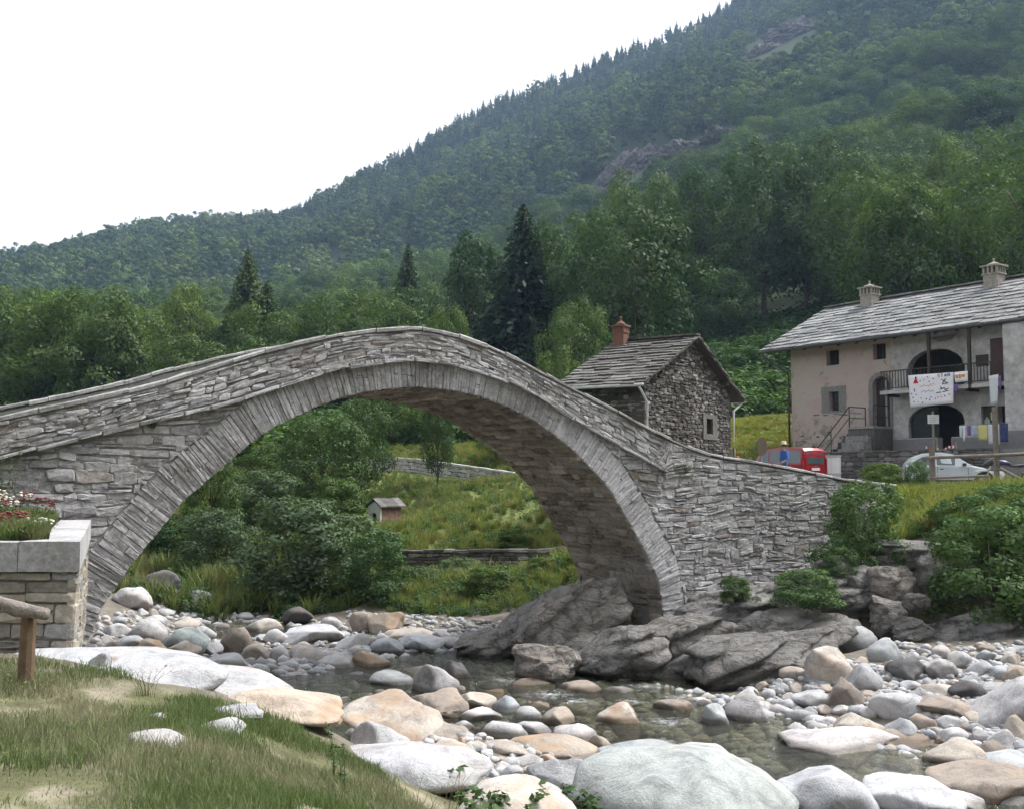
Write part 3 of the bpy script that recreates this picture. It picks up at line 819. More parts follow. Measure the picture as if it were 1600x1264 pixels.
    # coping slabs on both parapets
    for side in (0, 1):
        s = S_MIN
        while s < S_MAX:
            l = random.uniform(.3, .75); e = min(s + l, S_MAX)
            ex = 0 if side == 0 else .19
            xa = lambda q: ex * min(max((-7.5 - q) / 4, 0), 1)
            z0, z1 = z_cop(s) + xa(s), z_cop(e) + xa(e); j = random.uniform(-.010, .010); h = random.uniform(.05, .085); g = .004
            y0, y1 = (random.uniform(-.06, -.01), .46) if side == 0 else (BW - .44, BW + .04)
            vs_ = []
            for (u, z) in ((s + g, z0), (e - g, z1)):
                for yy in (y0, y0 + .03, (y0 + y1) / 2, y1): vs_.append((u, yy, z + j - (.02 if yy == y0 else random.uniform(-.012, .012))))
                for yy in (y1, y0): vs_.append((u, yy, z + j - h))
            mb = MB(); mb.add(vs_, [(0, 6, 7, 1), (1, 7, 8, 2), (2, 8, 9, 3), (3, 9, 10, 4), (4, 10, 11, 5), (5, 11, 6, 0), (0, 1, 2, 3, 4, 5), (11, 10, 9, 8, 7, 6)], random.random())
            mb.build('coping_stone', M['coping'], bridge)
            s = e
    # stones of the vault's underside
    polys = []
    a0, a1 = 0.0, ARCA[-1]
    lenA = a1
    a = a1
    row = 0
    while a > lenA * .33:
        h = random.uniform(.10, .21); b = max(a - h, 0)
        t = -random.uniform(0, .4)
        while t < BW:
            l = random.uniform(.22, .75); t0, t1 = max(t, .0), min(t + l, BW)
            if t1 - t0 > .06:
                g = random.uniform(.006, .018); w = lambda: random.uniform(-.014, .014)
                polys.append(round_poly([(b + g + w(), t0 + g), (b + g + w(), t1 - g), (a - g + w(), t1 - g), (a - g + w(), t0 + g)][::-1], .2))
            t += l
        a = b
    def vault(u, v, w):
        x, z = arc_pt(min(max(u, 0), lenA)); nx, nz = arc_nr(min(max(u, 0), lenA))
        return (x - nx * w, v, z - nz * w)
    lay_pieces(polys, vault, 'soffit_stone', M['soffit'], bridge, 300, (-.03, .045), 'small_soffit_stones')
build_bridge()

# ------------------------------------------------------------------ rocks
def unit3(v): return v / (np.linalg.norm(v, axis=1)[:, None] + 1e-9)
def rock_mesh(seed, sub=3, rough=.30, cuts=4, fine=.05, strata=0):
    r_ = np.random.default_rng(seed)
    bm = bmesh.new(); bmesh.ops.create_icosphere(bm, subdivisions=sub, radius=1)
    v = np.array([p.co[:] for p in bm.verts]); f = np.array([[q.index for q in p.verts] for p in bm.faces]); bm.free()
    for _ in range(cuts):
        n = r_.normal(size=3); n /= np.linalg.norm(n); c = r_.uniform(.50, .82)
        dd = v @ n - c
        v = v - np.outer(np.maximum(dd, 0) * .96, n)
    k = 1 + rough * (fbm(v * 1.2 + seed * 7.7, 2) - .5) * 2 + fine * (fbm(v * 5 + seed, 2) - .5) * 2
    v = v * k[:, None]
    if strata:
        t = r_.uniform(-.4, .4); zz = v[:, 2] + v[:, 0] * t
        st = vnoise(np.stack([zz * 7 + seed, zz * 0, zz * 0], -1)); st = np.clip((st - .5) * 3 + .5, 0, 1)
        v[:, :2] *= (1 + strata * (st - .5))[:, None]
        v += (strata * .7 * (np.abs(fbm(v * 3.1 + seed, 3) - .5) * 2 - .3))[:, None] * unit3(v)
    lo, hi = v.min(0), v.max(0); v = (v - (lo + hi) / 2) / ((hi - lo) / 2)
    return np_mesh('rock', v, tris=f, smooth=True)

ROCK_A = [rock_mesh(i, 4, .24, 6 + i % 5, .05) for i in range(18)]       # large, fine
ROCK_B = [rock_mesh(50 + i, 3, .22, 4 + i % 6, .05) for i in range(26)]    # rounded cobbles
ROCK_D = [rock_mesh(150 + i, 5, .16, 2, .035) for i in range(5)]
ROCK_S = [rock_mesh(170 + i, 4, .22, 5, .07) for i in range(4)]
ROCK_L = [rock_mesh(90 + i, 5, .26, 13, .09, .14) for i in range(7)]             # ledges and outcrops
for me in ROCK_A + ROCK_B + ROCK_D + ROCK_S: me.materials.append(M['rock'])
def crag_mesh(seed):
    me = rock_mesh(seed, 5, .5, 8, .3)
    v = np.empty(len(me.vertices) * 3, np.float32); me.vertices.foreach_get('co', v); v = v.reshape(-1, 3).astype(float)
    v *= (1 - .22 * np.abs(fbm(v * 4 + seed, 3) - .5) * 4 + .25 * (np.round(fbm(v * 2.5 + seed * 3, 2) * 6) / 6 - .5))[:, None]
    me.vertices.foreach_set('co', v.astype(np.float32).ravel())
    me.polygons.foreach_set('use_smooth', np.zeros(len(me.polygons), bool)); me.update()
    me.materials.append(M['crag']); return me
def crag_mat():
    m, nt, out = new_mat('crag_rock'); oi = nt.nodes.new("ShaderNodeObjectInfo")
    n1 = noise(nt, .16, 8, .75, 'World', 1.5); r1 = ramp(nt, [(.35, (.45,) * 3), (.5, (.95,) * 3), (.65, (1.5,) * 3)]); nt.links.new(n1.outputs[0], r1.inputs[0])
    c = mixc(nt, 1.0, oi.outputs['Color'], r1.outputs[0], 'MULTIPLY')
    n2 = noise(nt, .07, 5, .7, 'World'); r2 = ramp(nt, [(.52, (0, 0, 0)), (.62, (.85,) * 3)]); nt.links.new(n2.outputs[0], r2.inputs[0])
    finish(nt, out, mixc(nt, r2.outputs[0], c, (.06, .08, .035)), .95, n1.outputs[0], 1.0, 2.0, .1)
    return m
M['crag'] = crag_mat()
ROCK_C = [crag_mesh(130 + i) for i in range(5)]
for me in ROCK_L: me.materials.append(M['ledge'])

COLS = {'shelf': (.385, .385, .395, .18), 'white': (.455, .455, .468, .08), 'pink': (.46, .44, .44, .12), 'grey': (.375, .378, .387, .08), 'blue': (.33, .352, .37, .05), 'teal': (.35, .385, .385, .05), 'tan': (.40, .365, .325, .25),
        'rust': (.39, .335, .28, .75), 'brown': (.275, .24, .21, .25), 'dark': (.10, .098, .10, .1), 'ledge': (.25, .24, .228, .05), 'ledge2': (.30, .285, .268, .12), 'palerust': (.44, .41, .375, .6)}
PLACED = []
def rock(px, py, w, h, colr, label=None, group=None, depth=.85, roll=0.0, kind='B', d=None, sink=.0, name='boulder', meshi=None, cat='boulder'):
    """put a rock so that it fills w x h pixels round (px, py), standing on the ground there"""
    if d is None:
        g = hit(px, py + h * .38)
        if g is None: return None
        d = g.y
    if kind in 'AB': w, h = w * 1.10, h * 1.12
    hw, hh = w / 2 * d / FPX, h / 2 * d / FPX
    dep = max(hw * depth, hh * .8)
    c = at(px, py, d + dep * .45)
    k = (d + dep * .45) / d
    c = c - Vector((0, 0, hh * .12))
    fam = {'A': ROCK_A, 'B': ROCK_B, 'L': ROCK_L, 'D': ROCK_D, 'S': ROCK_S, 'C': ROCK_C}[kind]
    me = fam[(meshi if meshi is not None else random.randrange(99)) % len(fam)]
    o = link_mesh(name, me)
    o.location = c
    o.scale = (hw * k, dep, hh * 1.14 * k)
    o.rotation_euler = (0, R(roll), random.choice((0, math.pi)) if kind == 'B' else 0)
    b = COLS[colr]; v = random.uniform(.88, 1.12); t = random.uniform(-.025, .025)
    o.color = (min(1, b[0] * v * (1 + t)), min(1, b[1] * v), min(1, b[2] * v * (1 - t)), b[3])
    PLACED.append((px, py, w, h))
    return tag(o, label, cat, group)

# named boulders: px, py, w, h, colour, label
BIG = [
 (1060, 1250, 350, 150, 'teal', 'huge pale greenish-grey boulder at the bottom edge of the picture'),
 (1285, 1252, 150, 92, 'white', 'white boulder with violet veins just right of the huge pale boulder'),
 (1412, 1258, 150, 80, 'white', 'rounded white boulder second right of the huge pale boulder'),
 (1492, 1262, 80, 42, 'white', 'low white boulder tip between the white and mottled red-brown boulders'),
 (640, 1198, 235, 56, 'shelf', 'long white slab lying beside the foreground grass'),
 (775, 1256, 225, 74, 'palerust', 'flat orange-tan boulder below the long white slab'),
 (1008, 1188, 160, 50, 'blue', 'blue-grey boulder behind the huge pale boulder'),
 (1100, 1190, 95, 52, 'white', 'smooth white boulder touching the blue-grey boulder'),
 (950, 1212, 130, 52, 'brown', 'brown rusty boulder under the left shoulder of the huge pale boulder'),
 (868, 1210, 84, 44, 'grey', 'grey boulder half hidden by bramble leaves'),
 (1540, 1234, 160, 66, 'brown', 'mottled red-brown boulder in the lower right corner'),
 (1560, 1198, 160, 44, 'blue', 'wet blue-grey boulder behind the mottled red-brown one'),
 (1500, 1183, 112, 48, 'tan', 'flat tan boulder at the stream edge, right side'),
 (1318, 1166, 168, 50, 'pink', 'long low pale pink boulder lying in the stream'),
 (1343, 1138, 92, 48, 'tan', 'greyish tan boulder right behind the long pale pink one'),
 (1420, 1160, 104, 30, 'brown', 'flat brown wet rock behind the long pale pink boulder'),
 (1168, 1112, 66, 62, 'pink', 'upright whitish boulder standing alone in the stream'),
 (1120, 1124, 40, 44, 'blue', 'small blue-grey stone leaning on the upright whitish boulder'),
 (970, 1122, 72, 42, 'palerust', 'rust-striped round boulder in midstream'),
 (1052, 1108, 56, 28, 'brown', 'low brown boulder upstream of the upright whitish boulder'),
 (1592, 1102, 160, 78, 'white', 'large angular pale boulder cut by the right picture edge'),
 (1470, 1102, 112, 32, 'brown', 'flat brown slab on the right gravel bar'),
 (1404, 1106, 78, 42, 'grey', 'dark-bottomed grey boulder on the right gravel bar'),
 (1418, 1050, 56, 38, 'dark', 'dark slate-blue boulder on the right gravel bar'),
 (1466, 1046, 52, 32, 'grey', 'oval grey boulder beside the dark slate-blue boulder'),
 (1330, 999, 70, 50, 'grey', 'tall grey boulder at the top of the right gravel bar'),
 (1383, 1018, 56, 38, 'blue', 'blunt blue-grey boulder next to the tall grey boulder'),
 (1300, 1044, 72, 60, 'tan', 'blocky pale boulder below the tall grey boulder'),
 (1322, 1086, 54, 52, 'brown', 'tan wedge-shaped boulder at the water edge of the right bar'),
 (1345, 1062, 62, 46, 'grey', 'flat-faced grey boulder behind the tan wedge-shaped boulder'),
 (1270, 1094, 66, 28, 'grey', 'low grey boulder at the water edge left of the tan wedge'),
 (680, 1070, 70, 56, 'grey', 'large rounded grey boulder standing in midstream'),
 (712, 1054, 40, 40, 'dark', 'black-and-white streaked boulder behind the large midstream boulder'),
 (614, 1066, 66, 32, 'blue', 'bluish white boulder left of the large midstream boulder'),
 (528, 1038, 76, 32, 'white', 'oval white boulder in the calm water under the arch'),
 (577, 1036, 62, 32, 'rust', 'rust-brown boulder beside the oval white boulder'),
 (612, 1132, 150, 82, 'palerust', 'broad orange-capped boulder on the near bar'),
 (592, 1160, 90, 58, 'white', 'pale block in front of the broad orange-capped boulder'),
 (680, 1108, 96, 56, 'brown', 'smooth brown boulder behind the broad orange-capped one'),
 (680, 1144, 96, 24, 'brown', 'long flat dark stone on the near bar'),
 (745, 1102, 56, 34, 'tan', 'squared tan boulder on the near bar'),
 (938, 1170, 40, 38, 'rust', 'bright orange round stone by the near stream edge'),
 (252, 918, 54, 48, 'dark', 'dark grey boulder beside the left foot of the arch'),
 (206, 936, 60, 36, 'pink', 'pale flat-topped block at the left foot of the arch'),
 (286, 1002, 78, 40, 'teal', 'teal-grey block among the stones under the arch'),
 (370, 1004, 48, 46, 'brown', 'brown split boulder among the stones under the arch'),
 (352, 1040, 64, 34, 'grey', 'smooth grey boulder at the edge of the calm pool'),
 (228, 986, 60, 36, 'pink', 'big creamy stone on the left gravel under the arch'),
 (490, 992, 86, 28, 'white', 'long white stone at the far side of the calm pool'),
 (602, 976, 54, 36, 'rust', 'round rust-red boulder at the far bank'),
 (566, 974, 38, 34, 'brown', 'round grey-brown boulder touching the rust-red one'),
 (658, 1010, 66, 32, 'white', 'split white boulder by the far water edge'),
]
CW = {'shelf': 'pale', 'white': 'white', 'pink': 'pinkish white', 'grey': 'grey', 'blue': 'blue-grey', 'tan': 'tan', 'rust': 'rusty', 'brown': 'brown', 'dark': 'dark', 'teal': 'greenish', 'palerust': 'pale rusty'}
def short_name(label):
    out = []
    for w_ in label.split():
        if out and w_ in ('at', 'just', 'second', 'lying', 'below', 'behind', 'touching', 'under', 'half', 'in', 'right', 'standing', 'leaning', 'upstream', 'cut', 'on', 'beside', 'next', 'left', 'by', 'among', 'with', 'between', 'of', 'growing', 'rising', 'midway', 'directly', 'above'): break
        out.append(w_)
    return ' '.join(out)
SEEN_LABELS = {}
def stone_label(px, py, w, c, noun):
    near = sorted(BIG, key=lambda b: math.hypot((b[0] - px) / (b[2] + w), (b[1] - py) / (b[3] + w * .6)))
    size = 'tiny' if w < 20 else 'small' if w < 30 else 'mid-sized' if w < 36 else 'larger'
    for b in near[:4]:
        dx, dy = (px - b[0]) / (b[2] + w), (py - b[1]) / (b[3] + w * .6)
        side = ('left of' if dx < 0 else 'right of') if abs(dx) > abs(dy) else ('behind' if dy < 0 else 'in front of')
        lab = '%s %s %s %s the %s' % (size, CW[c], noun, side, short_name(b[5]))
        if lab not in SEEN_LABELS: break
    SEEN_LABELS[lab] = 1
    return lab
def fill_rocks():
    for (px, py, w, h, c, lab) in BIG:
        rock(px, py, w, h, c, lab, kind='D' if w > 330 else 'A')
    more = [(1165, 1198, 46, 24, 'grey'), (1582, 1258, 70, 34, 'grey'), (1105, 1104, 32, 20, 'grey'), (1240, 1053, 42, 22, 'tan'), (1590, 1142, 44, 44, 'tan'), (1565, 1162, 44, 40, 'grey'),
            (1545, 1172, 52, 28, 'brown'), (1490, 1150, 40, 24, 'white'), (1530, 1152, 30, 20, 'grey'), (1485, 1128, 44, 18, 'grey'), (1400, 1197, 42, 18, 'white'), (1410, 1140, 50, 30, 'grey'), (1442, 1130, 42, 25, 'brown'),
            (1498, 1032, 36, 26, 'grey'), (1530, 1046, 42, 24, 'grey'), (1560, 1052, 36, 22, 'blue'), (1590, 1054, 42, 26, 'tan'), (1560, 1078, 42, 22, 'grey'), (1510, 1080, 48, 28, 'dark'), (1468, 1080, 62, 20, 'tan'),
            (562, 1057, 32, 13, 'white'), (655, 1052, 72, 22, 'tan'), (790, 1108, 48, 36, 'blue'), (825, 1120, 46, 30, 'grey'), (872, 1126, 46, 38, 'tan'), (846, 1107, 34, 20, 'rust'), (752, 1122, 62, 30, 'white'), (792, 1144, 72, 36, 'white'),
            (832, 1144, 62, 28, 'white'), (892, 1152, 74, 38, 'pink'), (760, 1086, 72, 18, 'rust'), (860, 1168, 130, 30, 'rust'), (790, 1168, 84, 24, 'tan'), (830, 1071, 72, 20, 'brown'), (905, 1078, 62, 26, 'brown'), (968, 1084, 52, 20, 'grey'),
            (275, 932, 32, 22, 'dark'), (316, 936, 38, 26, 'grey'), (338, 948, 40, 20, 'dark'), (240, 970, 36, 18, 'grey'), (290, 978, 44, 20, 'tan'), (284, 1014, 54, 26, 'tan'), (234, 1012, 44, 26, 'rust'), (412, 982, 54, 28, 'tan'), (434, 996, 36, 24, 'white'),
            (556, 1006, 62, 30, 'grey'), (604, 1012, 54, 28, 'blue'), (640, 992, 82, 18, 'tan'), (555, 1014, 30, 14, 'tan'), (480, 1024, 56, 30, 'pink'), (466, 966, 44, 32, 'dark'), (520, 976, 34, 22, 'grey'), (440, 1022, 40, 26, 'white'), (200, 1005, 40, 22, 'white'),
            (180, 985, 36, 20, 'white'), (170, 1012, 34, 20, 'tan'), (320, 990, 34, 22, 'white'), (330, 1015, 34, 20, 'white'), (400, 1020, 40, 26, 'tan'), (385, 965, 30, 16, 'grey'), (700, 1005, 40, 20, 'grey'), (730, 1010, 40, 24, 'pink'),
            (555, 1150, 40, 26, 'grey'), (720, 1140, 40, 26, 'white'), (700, 1170, 60, 22, 'tan'), (820, 1190, 50, 20, 'grey'), (880, 1182, 48, 20, 'brown'), (560, 1108, 60, 22, 'white'), (770, 1068, 40, 14, 'grey')]
    for (px, py, w, h, c) in more:
        rock(px, py, w, h, c, stone_label(px, py, w, c, 'stone'), 'medium stones among the boulders')
    zones = [('cobble on the gravel under the bridge arch', 'cobbles under the arch', [(140, 965), (260, 945), (400, 962), (560, 972), (720, 996), (690, 1022), (560, 1036), (450, 1052), (380, 1066), (260, 1052), (150, 1036)], 125, ['white', 'pink', 'grey', 'tan', 'white', 'white', 'grey']),
             ('cobble on the near stream bar beside the grass', 'cobbles on the near bar', [(520, 1090), (640, 1080), (770, 1080), (960, 1140), (930, 1215), (760, 1215), (600, 1180)], 90, ['white', 'grey', 'tan', 'rust', 'blue', 'pink']),
             ('cobble on the right gravel bar below the bank', 'cobbles on the right bar', [(1150, 1075), (1290, 1040), (1400, 1020), (1600, 1012), (1600, 1180), (1480, 1180), (1400, 1120), (1250, 1108)], 150, ['grey', 'white', 'grey', 'tan', 'white', 'brown', 'pink', 'blue'])]
    global ZONES
    ZONES = zones
    for lab, grp, poly, n, cs in zones:
        k = tries = 0
        while k < n and tries < 4000:
            tries += 1
            px, py = inside(poly)
            w = random.uniform(15, 36) * (.75 if py < 1010 else 1); h = w * random.uniform(.45, .75)
            if any(abs(px - a) < (w + c) * .33 and abs(py - b) < (h + e) * .32 for a, b, c, e in PLACED): continue
            g = hit(px, py + h * .4)
            if g is None or (g.z < -.1 and random.random() < .55): continue
            cc = random.choice(cs)
            rock(px, py, w, h, cc, stone_label(px, py, w, cc, 'cobble'), grp, d=g.y, name='cobble', cat='stone'); k += 1

def inside(poly):
    xs = [p[0] for p in poly]; ys = [p[1] for p in poly]
    while True:
        x, y = random.uniform(min(xs), max(xs)), random.uniform(min(ys), max(ys))
        c = False
        for i in range(len(poly)):
            (x1, y1), (x2, y2) = poly[i - 1], poly[i]
            if (y1 > y) != (y2 > y) and x < (x2 - x1) * (y - y1) / (y2 - y1) + x1: c = not c
        if c: return x, y
fill_rocks()

# rock ledges that carry the right foot of the bridge and the banks
LEDGES = [
 (872, 990, 270, 130, 'ledge2', 'big smooth rock sloping up against the right foot of the arch', -34, 23.4, 5, .75),
 (855, 1040, 110, 66, 'ledge2', 'rounded rock at the water below the sloping rock', 0, 20.6, 1, .8),
 (965, 1030, 170, 90, 'ledge', 'dark tilted rock beneath the right bridge pier', -18, 20.8, 2, .9),
 (775, 1012, 130, 66, 'ledge2', 'brown rock ledge running into the water left of the pier', -20, 23.4, 3, .8),
 (1150, 1042, 320, 110, 'ledge', 'long slanting rock slab at the water below the abutment', -17, 20.2, 4, .7),
 (1070, 1005, 170, 90, 'ledge', 'fractured rock between the pier and the slanting slab', -12, 22.0, 5, .8),
 (1230, 995, 220, 90, 'ledge2', 'broad pale ledge above the slanting slab', -12, 21.8, 6, .8),
 (1150, 955, 230, 80, 'ledge', 'overhanging ledge under the abutment wall', -6, 23.4, 0, .7),
 (1275, 945, 180, 80, 'ledge', 'dark earthy ledge below the abutment bushes', -18, 23.2, 2, .7),
 (1395, 915, 74, 62, 'ledge2', 'upper rounded boulder embedded in the right bank', 0, 22.8, 1, .7),
 (1388, 962, 60, 60, 'ledge2', 'lower rounded boulder embedded in the right bank', 0, 22.3, 3, .7),
 (1430, 940, 48, 28, 'ledge2', 'small oval stone embedded in the right bank', 0, 22.5, 5, .7),
 (1425, 985, 66, 44, 'ledge', 'rough grey block at the foot of the right bank', 0, 22.0, 6, .7),
 (1470, 915, 130, 110, 'ledge2', 'pale earthy rock face of the right bank', -20, 23.4, 4, .5),
 (1540, 990, 230, 80, 'ledge', 'long dark ledge at the foot of the right bank', -12, 21.8, 0, .6),
 (1335, 930, 110, 140, 'ledge', 'pebbly brown bank face beside the abutment bushes', -50, 23.4, 2, .5),
 (1450, 868, 190, 50, 'ledge', 'shadowed rock lip under the grassy bank edge', 0, 24.0, 3, .6),
 (150, 1062, 400, 84, 'shelf', 'broad white bedrock shelf below the stone planter', 4, 9.3, 2, .9),
 (335, 1086, 320, 56, 'shelf', 'pale bedrock shelf running towards the water', 7, 9.9, 4, .9),
 (440, 1102, 200, 40, 'rust', 'rust-coloured bedrock ledge at the end of the shelf', 5, 9.4, 5, .9),
 (590, 985, 170, 34, 'ledge2', 'flat brown rock shelf along the far bank', -4, 27.0, 2, .6),
]
for (px, py, w, h, c, lab, roll, d, mi, dep) in LEDGES:
    rock(px, py, w, h, c, lab, None, depth=dep, roll=roll, kind='L' if d > 15 else 'S', d=d, name='rock_ledge', meshi=mi, cat='rock')
for (px, py, w, h, lab) in [(245, 1155, 80, 26, 'flat white stone in the middle of the grass'), (350, 1135, 70, 22, 'low pale stone at the upper edge of the grass'), (245, 1120, 30, 12, 'tiny white stone in the grass'), (365, 1112, 90, 20, 'pale flat stone between grass and bedrock shelf')]:
    rock(px, py, w, h, 'shelf', lab, kind='A')

def pebbles():
    """small stones nobody could count, one object"""
    bm = bmesh.new(); bmesh.ops.create_icosphere(bm, subdivisions=1, radius=1)
    v0 = np.array([p.co[:] for p in bm.verts]); f0 = np.array([[q.index for q in p.verts] for p in bm.faces]); bm.free()
    pts = []
    for lab, grp, poly, n, cs in ZONES:
        for _ in range(650):
            px, py = inside(poly); pts.append((px, py))
    for _ in range(160):
        pts.append((random.uniform(1380, 1600), random.uniform(1005, 1060)))
    for _ in range(420):
        pts.append(inside([(540, 955), (700, 965), (800, 975), (740, 1005), (560, 990)]))

    for _ in range(350): pts.append((random.uniform(1600, 1950), random.uniform(1015, 1200)))
    V, F, C = [], [], []
    bed = [inside(p) for p, n in (([(380, 1045), (640, 1000), (800, 1025), (820, 1085), (560, 1100)], 420), ([(780, 1040), (1000, 1075), (1240, 1105), (1450, 1190), (1560, 1240), (1300, 1240), (1040, 1170), (880, 1110)], 900), ([(250, 962), (400, 965), (480, 985), (300, 985)], 60)) for _ in range(n)]
    k = 0
    for i_, (px, py) in enumerate(pts + bed):
        g = hit(px, py) if i_ < len(pts) else hit(px, py, 80.0, -2.0)
        if g is None: continue
        s = random.uniform(.03, .11) if i_ < len(pts) else random.uniform(.06, .20)
        vv = v0 * (1 + .25 * rng.normal(size=(len(v0), 1)) * .5) * np.array([s * random.uniform(.8, 1.4), s * random.uniform(.7, 1.2), s * random.uniform(.45, .8)])
        a = random.uniform(0, 6.28); ca, sa = math.cos(a), math.sin(a)
        vv = vv @ np.array([[ca, -sa, 0], [sa, ca, 0], [0, 0, 1]])
        V.append(vv + np.array(g) + np.array([0, 0, s * .25])); F.append(f0 + k); k += len(v0)
        b = COLS[random.choice(['white', 'grey', 'tan', 'blue', 'pink', 'grey'])]
        C.append(np.tile(np.array(b[:3]) * random.uniform(.7, 1.1), (len(v0), 1)))
    me = np_mesh('pebbles', np.concatenate(V), tris=np.concatenate(F), smooth=True, cols=np.concatenate(C))
    m, nt, out = new_mat('pebble'); a = nt.nodes.new("ShaderNodeAttribute"); a.attribute_name = "col"
    n1 = noise(nt, 20, 4, 0.6, 'World'); r1 = ramp(nt, [(.3, (.75,) * 3), (.7, (1.15,) * 3)]); nt.links.new(n1.outputs[0], r1.inputs[0])
    finish(nt, out, mixc(nt, 1.0, a.outputs['Color'], r1.outputs[0], 'MULTIPLY'), .85, n1.outputs[0], .4, .02)
    me.materials.append(m)
    tag(link_mesh('pebbles', me), 'small grey and white pebbles between the boulders', 'pebbles', None, 'stuff')
pebbles()

# ------------------------------------------------------------------ stone planter at the left
def build_planter():
    base = at(116, 1015, 10.5)
    root = empty('stone_planter', (base.x, base.y, base.z), 0, 'low stone-walled flower bed with pale concrete capping at left edge', 'planter')
    gx, gy, gz = base.x, base.y, base.z
    zt = at(116, 846, 10.5).z - gz; th = .30
    far = Vector((-6.55, 15.9)) - Vector((gx, gy)); L = 6.0
    fx, fy = far.x, far.y
    ux, uy = fx / far.length, fy / far.length
    # body
    off = .05
    pl = [(-L, off), (-off, off), (fx - off, fy), (-L, fy)]
    MB().prism(pl, lambda u, v, w: (u, v, w), -.6, zt - th).build('wall_core', M['mortar'], root)
    polys = []
    for q in courses(-L, -.01, -.1, zt - th - .01, .15, .27, .3, .62, .012): polys.append(round_poly(q, .12))
    lay_pieces(polys, lambda u, v, w: (u, off - w - .01, v), 'wall_block', M['planterstone'], root, 300, (.015, .05))
    polys = []
    for q in courses(0.02, far.length, -.5, zt - th - .01, .12, .26, .25, .6, .015): polys.append(round_poly(q, .18))
    nx, ny = uy, -ux
    lay_pieces(polys, lambda u, v, w: (u * ux + nx * (w - .02), u * uy + ny * (w - .02), v), 'side_block', M['planterstone'], root, 300, (.015, .05))
    # capping slabs
    x = -L
    xs = [-L, -3.4, -2.2, -.58]
    fw = .36
    for a, b in zip(xs[:-1], xs[1:]):
        MB().prism([(a + .004, -.05), (b - .004, -.05), (b - .004, fw - .05), (a + .004, fw - .05)], lambda u, v, w: (u, v, w), zt - th, zt + random.uniform(-.006, .006)).build('cap_slab', M['concrete'], root)
    # right cap, two slabs along the side
    for f0, f1 in ((0, .5), (.503, 1)):
        p = []
        ax, ay = (fx * f0, fy * f0); bx, by = (fx * f1, fy * f1)
        ox, oy = .05, 0
        if f0 == 0: poly = [(-.58 + .004, -.05), (ox, -.05), (bx + ox, by), (bx - .42, by), (-.43, fw - .05), (-.576, fw - .05)]
        else: poly = [(ax + ox, ay), (bx + ox, by), (bx - .42, by), (ax - .42, ay)]
        MB().prism(poly, lambda u, v, w: (u, v, w), zt - th + .002, zt + random.uniform(-.004, .006)).build('cap_slab', M['concrete'], root)
    MB().prism([(-L, .3), (-.42, .3), (fx - .4, fy), (-L, fy)], lambda u, v, w: (u, v, w), zt - .5, zt - .04).build('soil', M['soil'], root)
    return root, zt
M['soil'] = plain_mat('dark_soil', (.07, .055, .035), .95, .3, 8)
M['planterstone'] = stone_mat('planter_stone', [(0, (.22, .205, .18)), (.5, (.31, .29, .25)), (.85, (.38, .33, .26)), (1, (.27, .27, .28))], (.15, .13, .10), .4, 3)
PLANTER, PL_ZT = build_planter()

# wooden barrier in front of the planter
M['bark_pale'] = stone_mat('weathered_log', [(0, (.21, .185, .165)), (1, (.27, .24, .215))], (.10, .08, .065), .7, 6.0, (.36, .34, .32), .9)
def build_barrier():
    g = at(40, 1066, 8.6)
    root = empty('wooden_barrier', (g.x, g.y, g.z), 0, 'rustic log rail on a square wooden post at the left edge', 'barrier')
    top = at(44, 962, 8.6).z - g.z
    mb = MB()
    mb.tube([(0, 0, -.35), (0.003, 0, .2), (.012, 0, top)], [.068, .064, .060], 9, smooth=False).build('post', M['wood_brown'], root)
    mb.tube([(-2.2, 0, -.35), (-2.2, 0, top + .1)], [.068, .06], 9, smooth=False).build('post', M['wood_brown'], root) if False else None
    mb = MB()
    l = [at(-330, 850, 8.6), at(-120, 905, 8.6), at(-40, 930, 8.55), at(8, 943, 8.55), at(30, 951, 8.55), at(55, 955, 8.55), at(76, 959, 8.55)]
    mb.tube([(p.x - g.x, p.y - g.y - .02, p.z - g.z) for p in l], [.066, .064, .062, .054, .066, .052, .047], 10).build('rail', M['bark_pale'], root)
build_barrier()

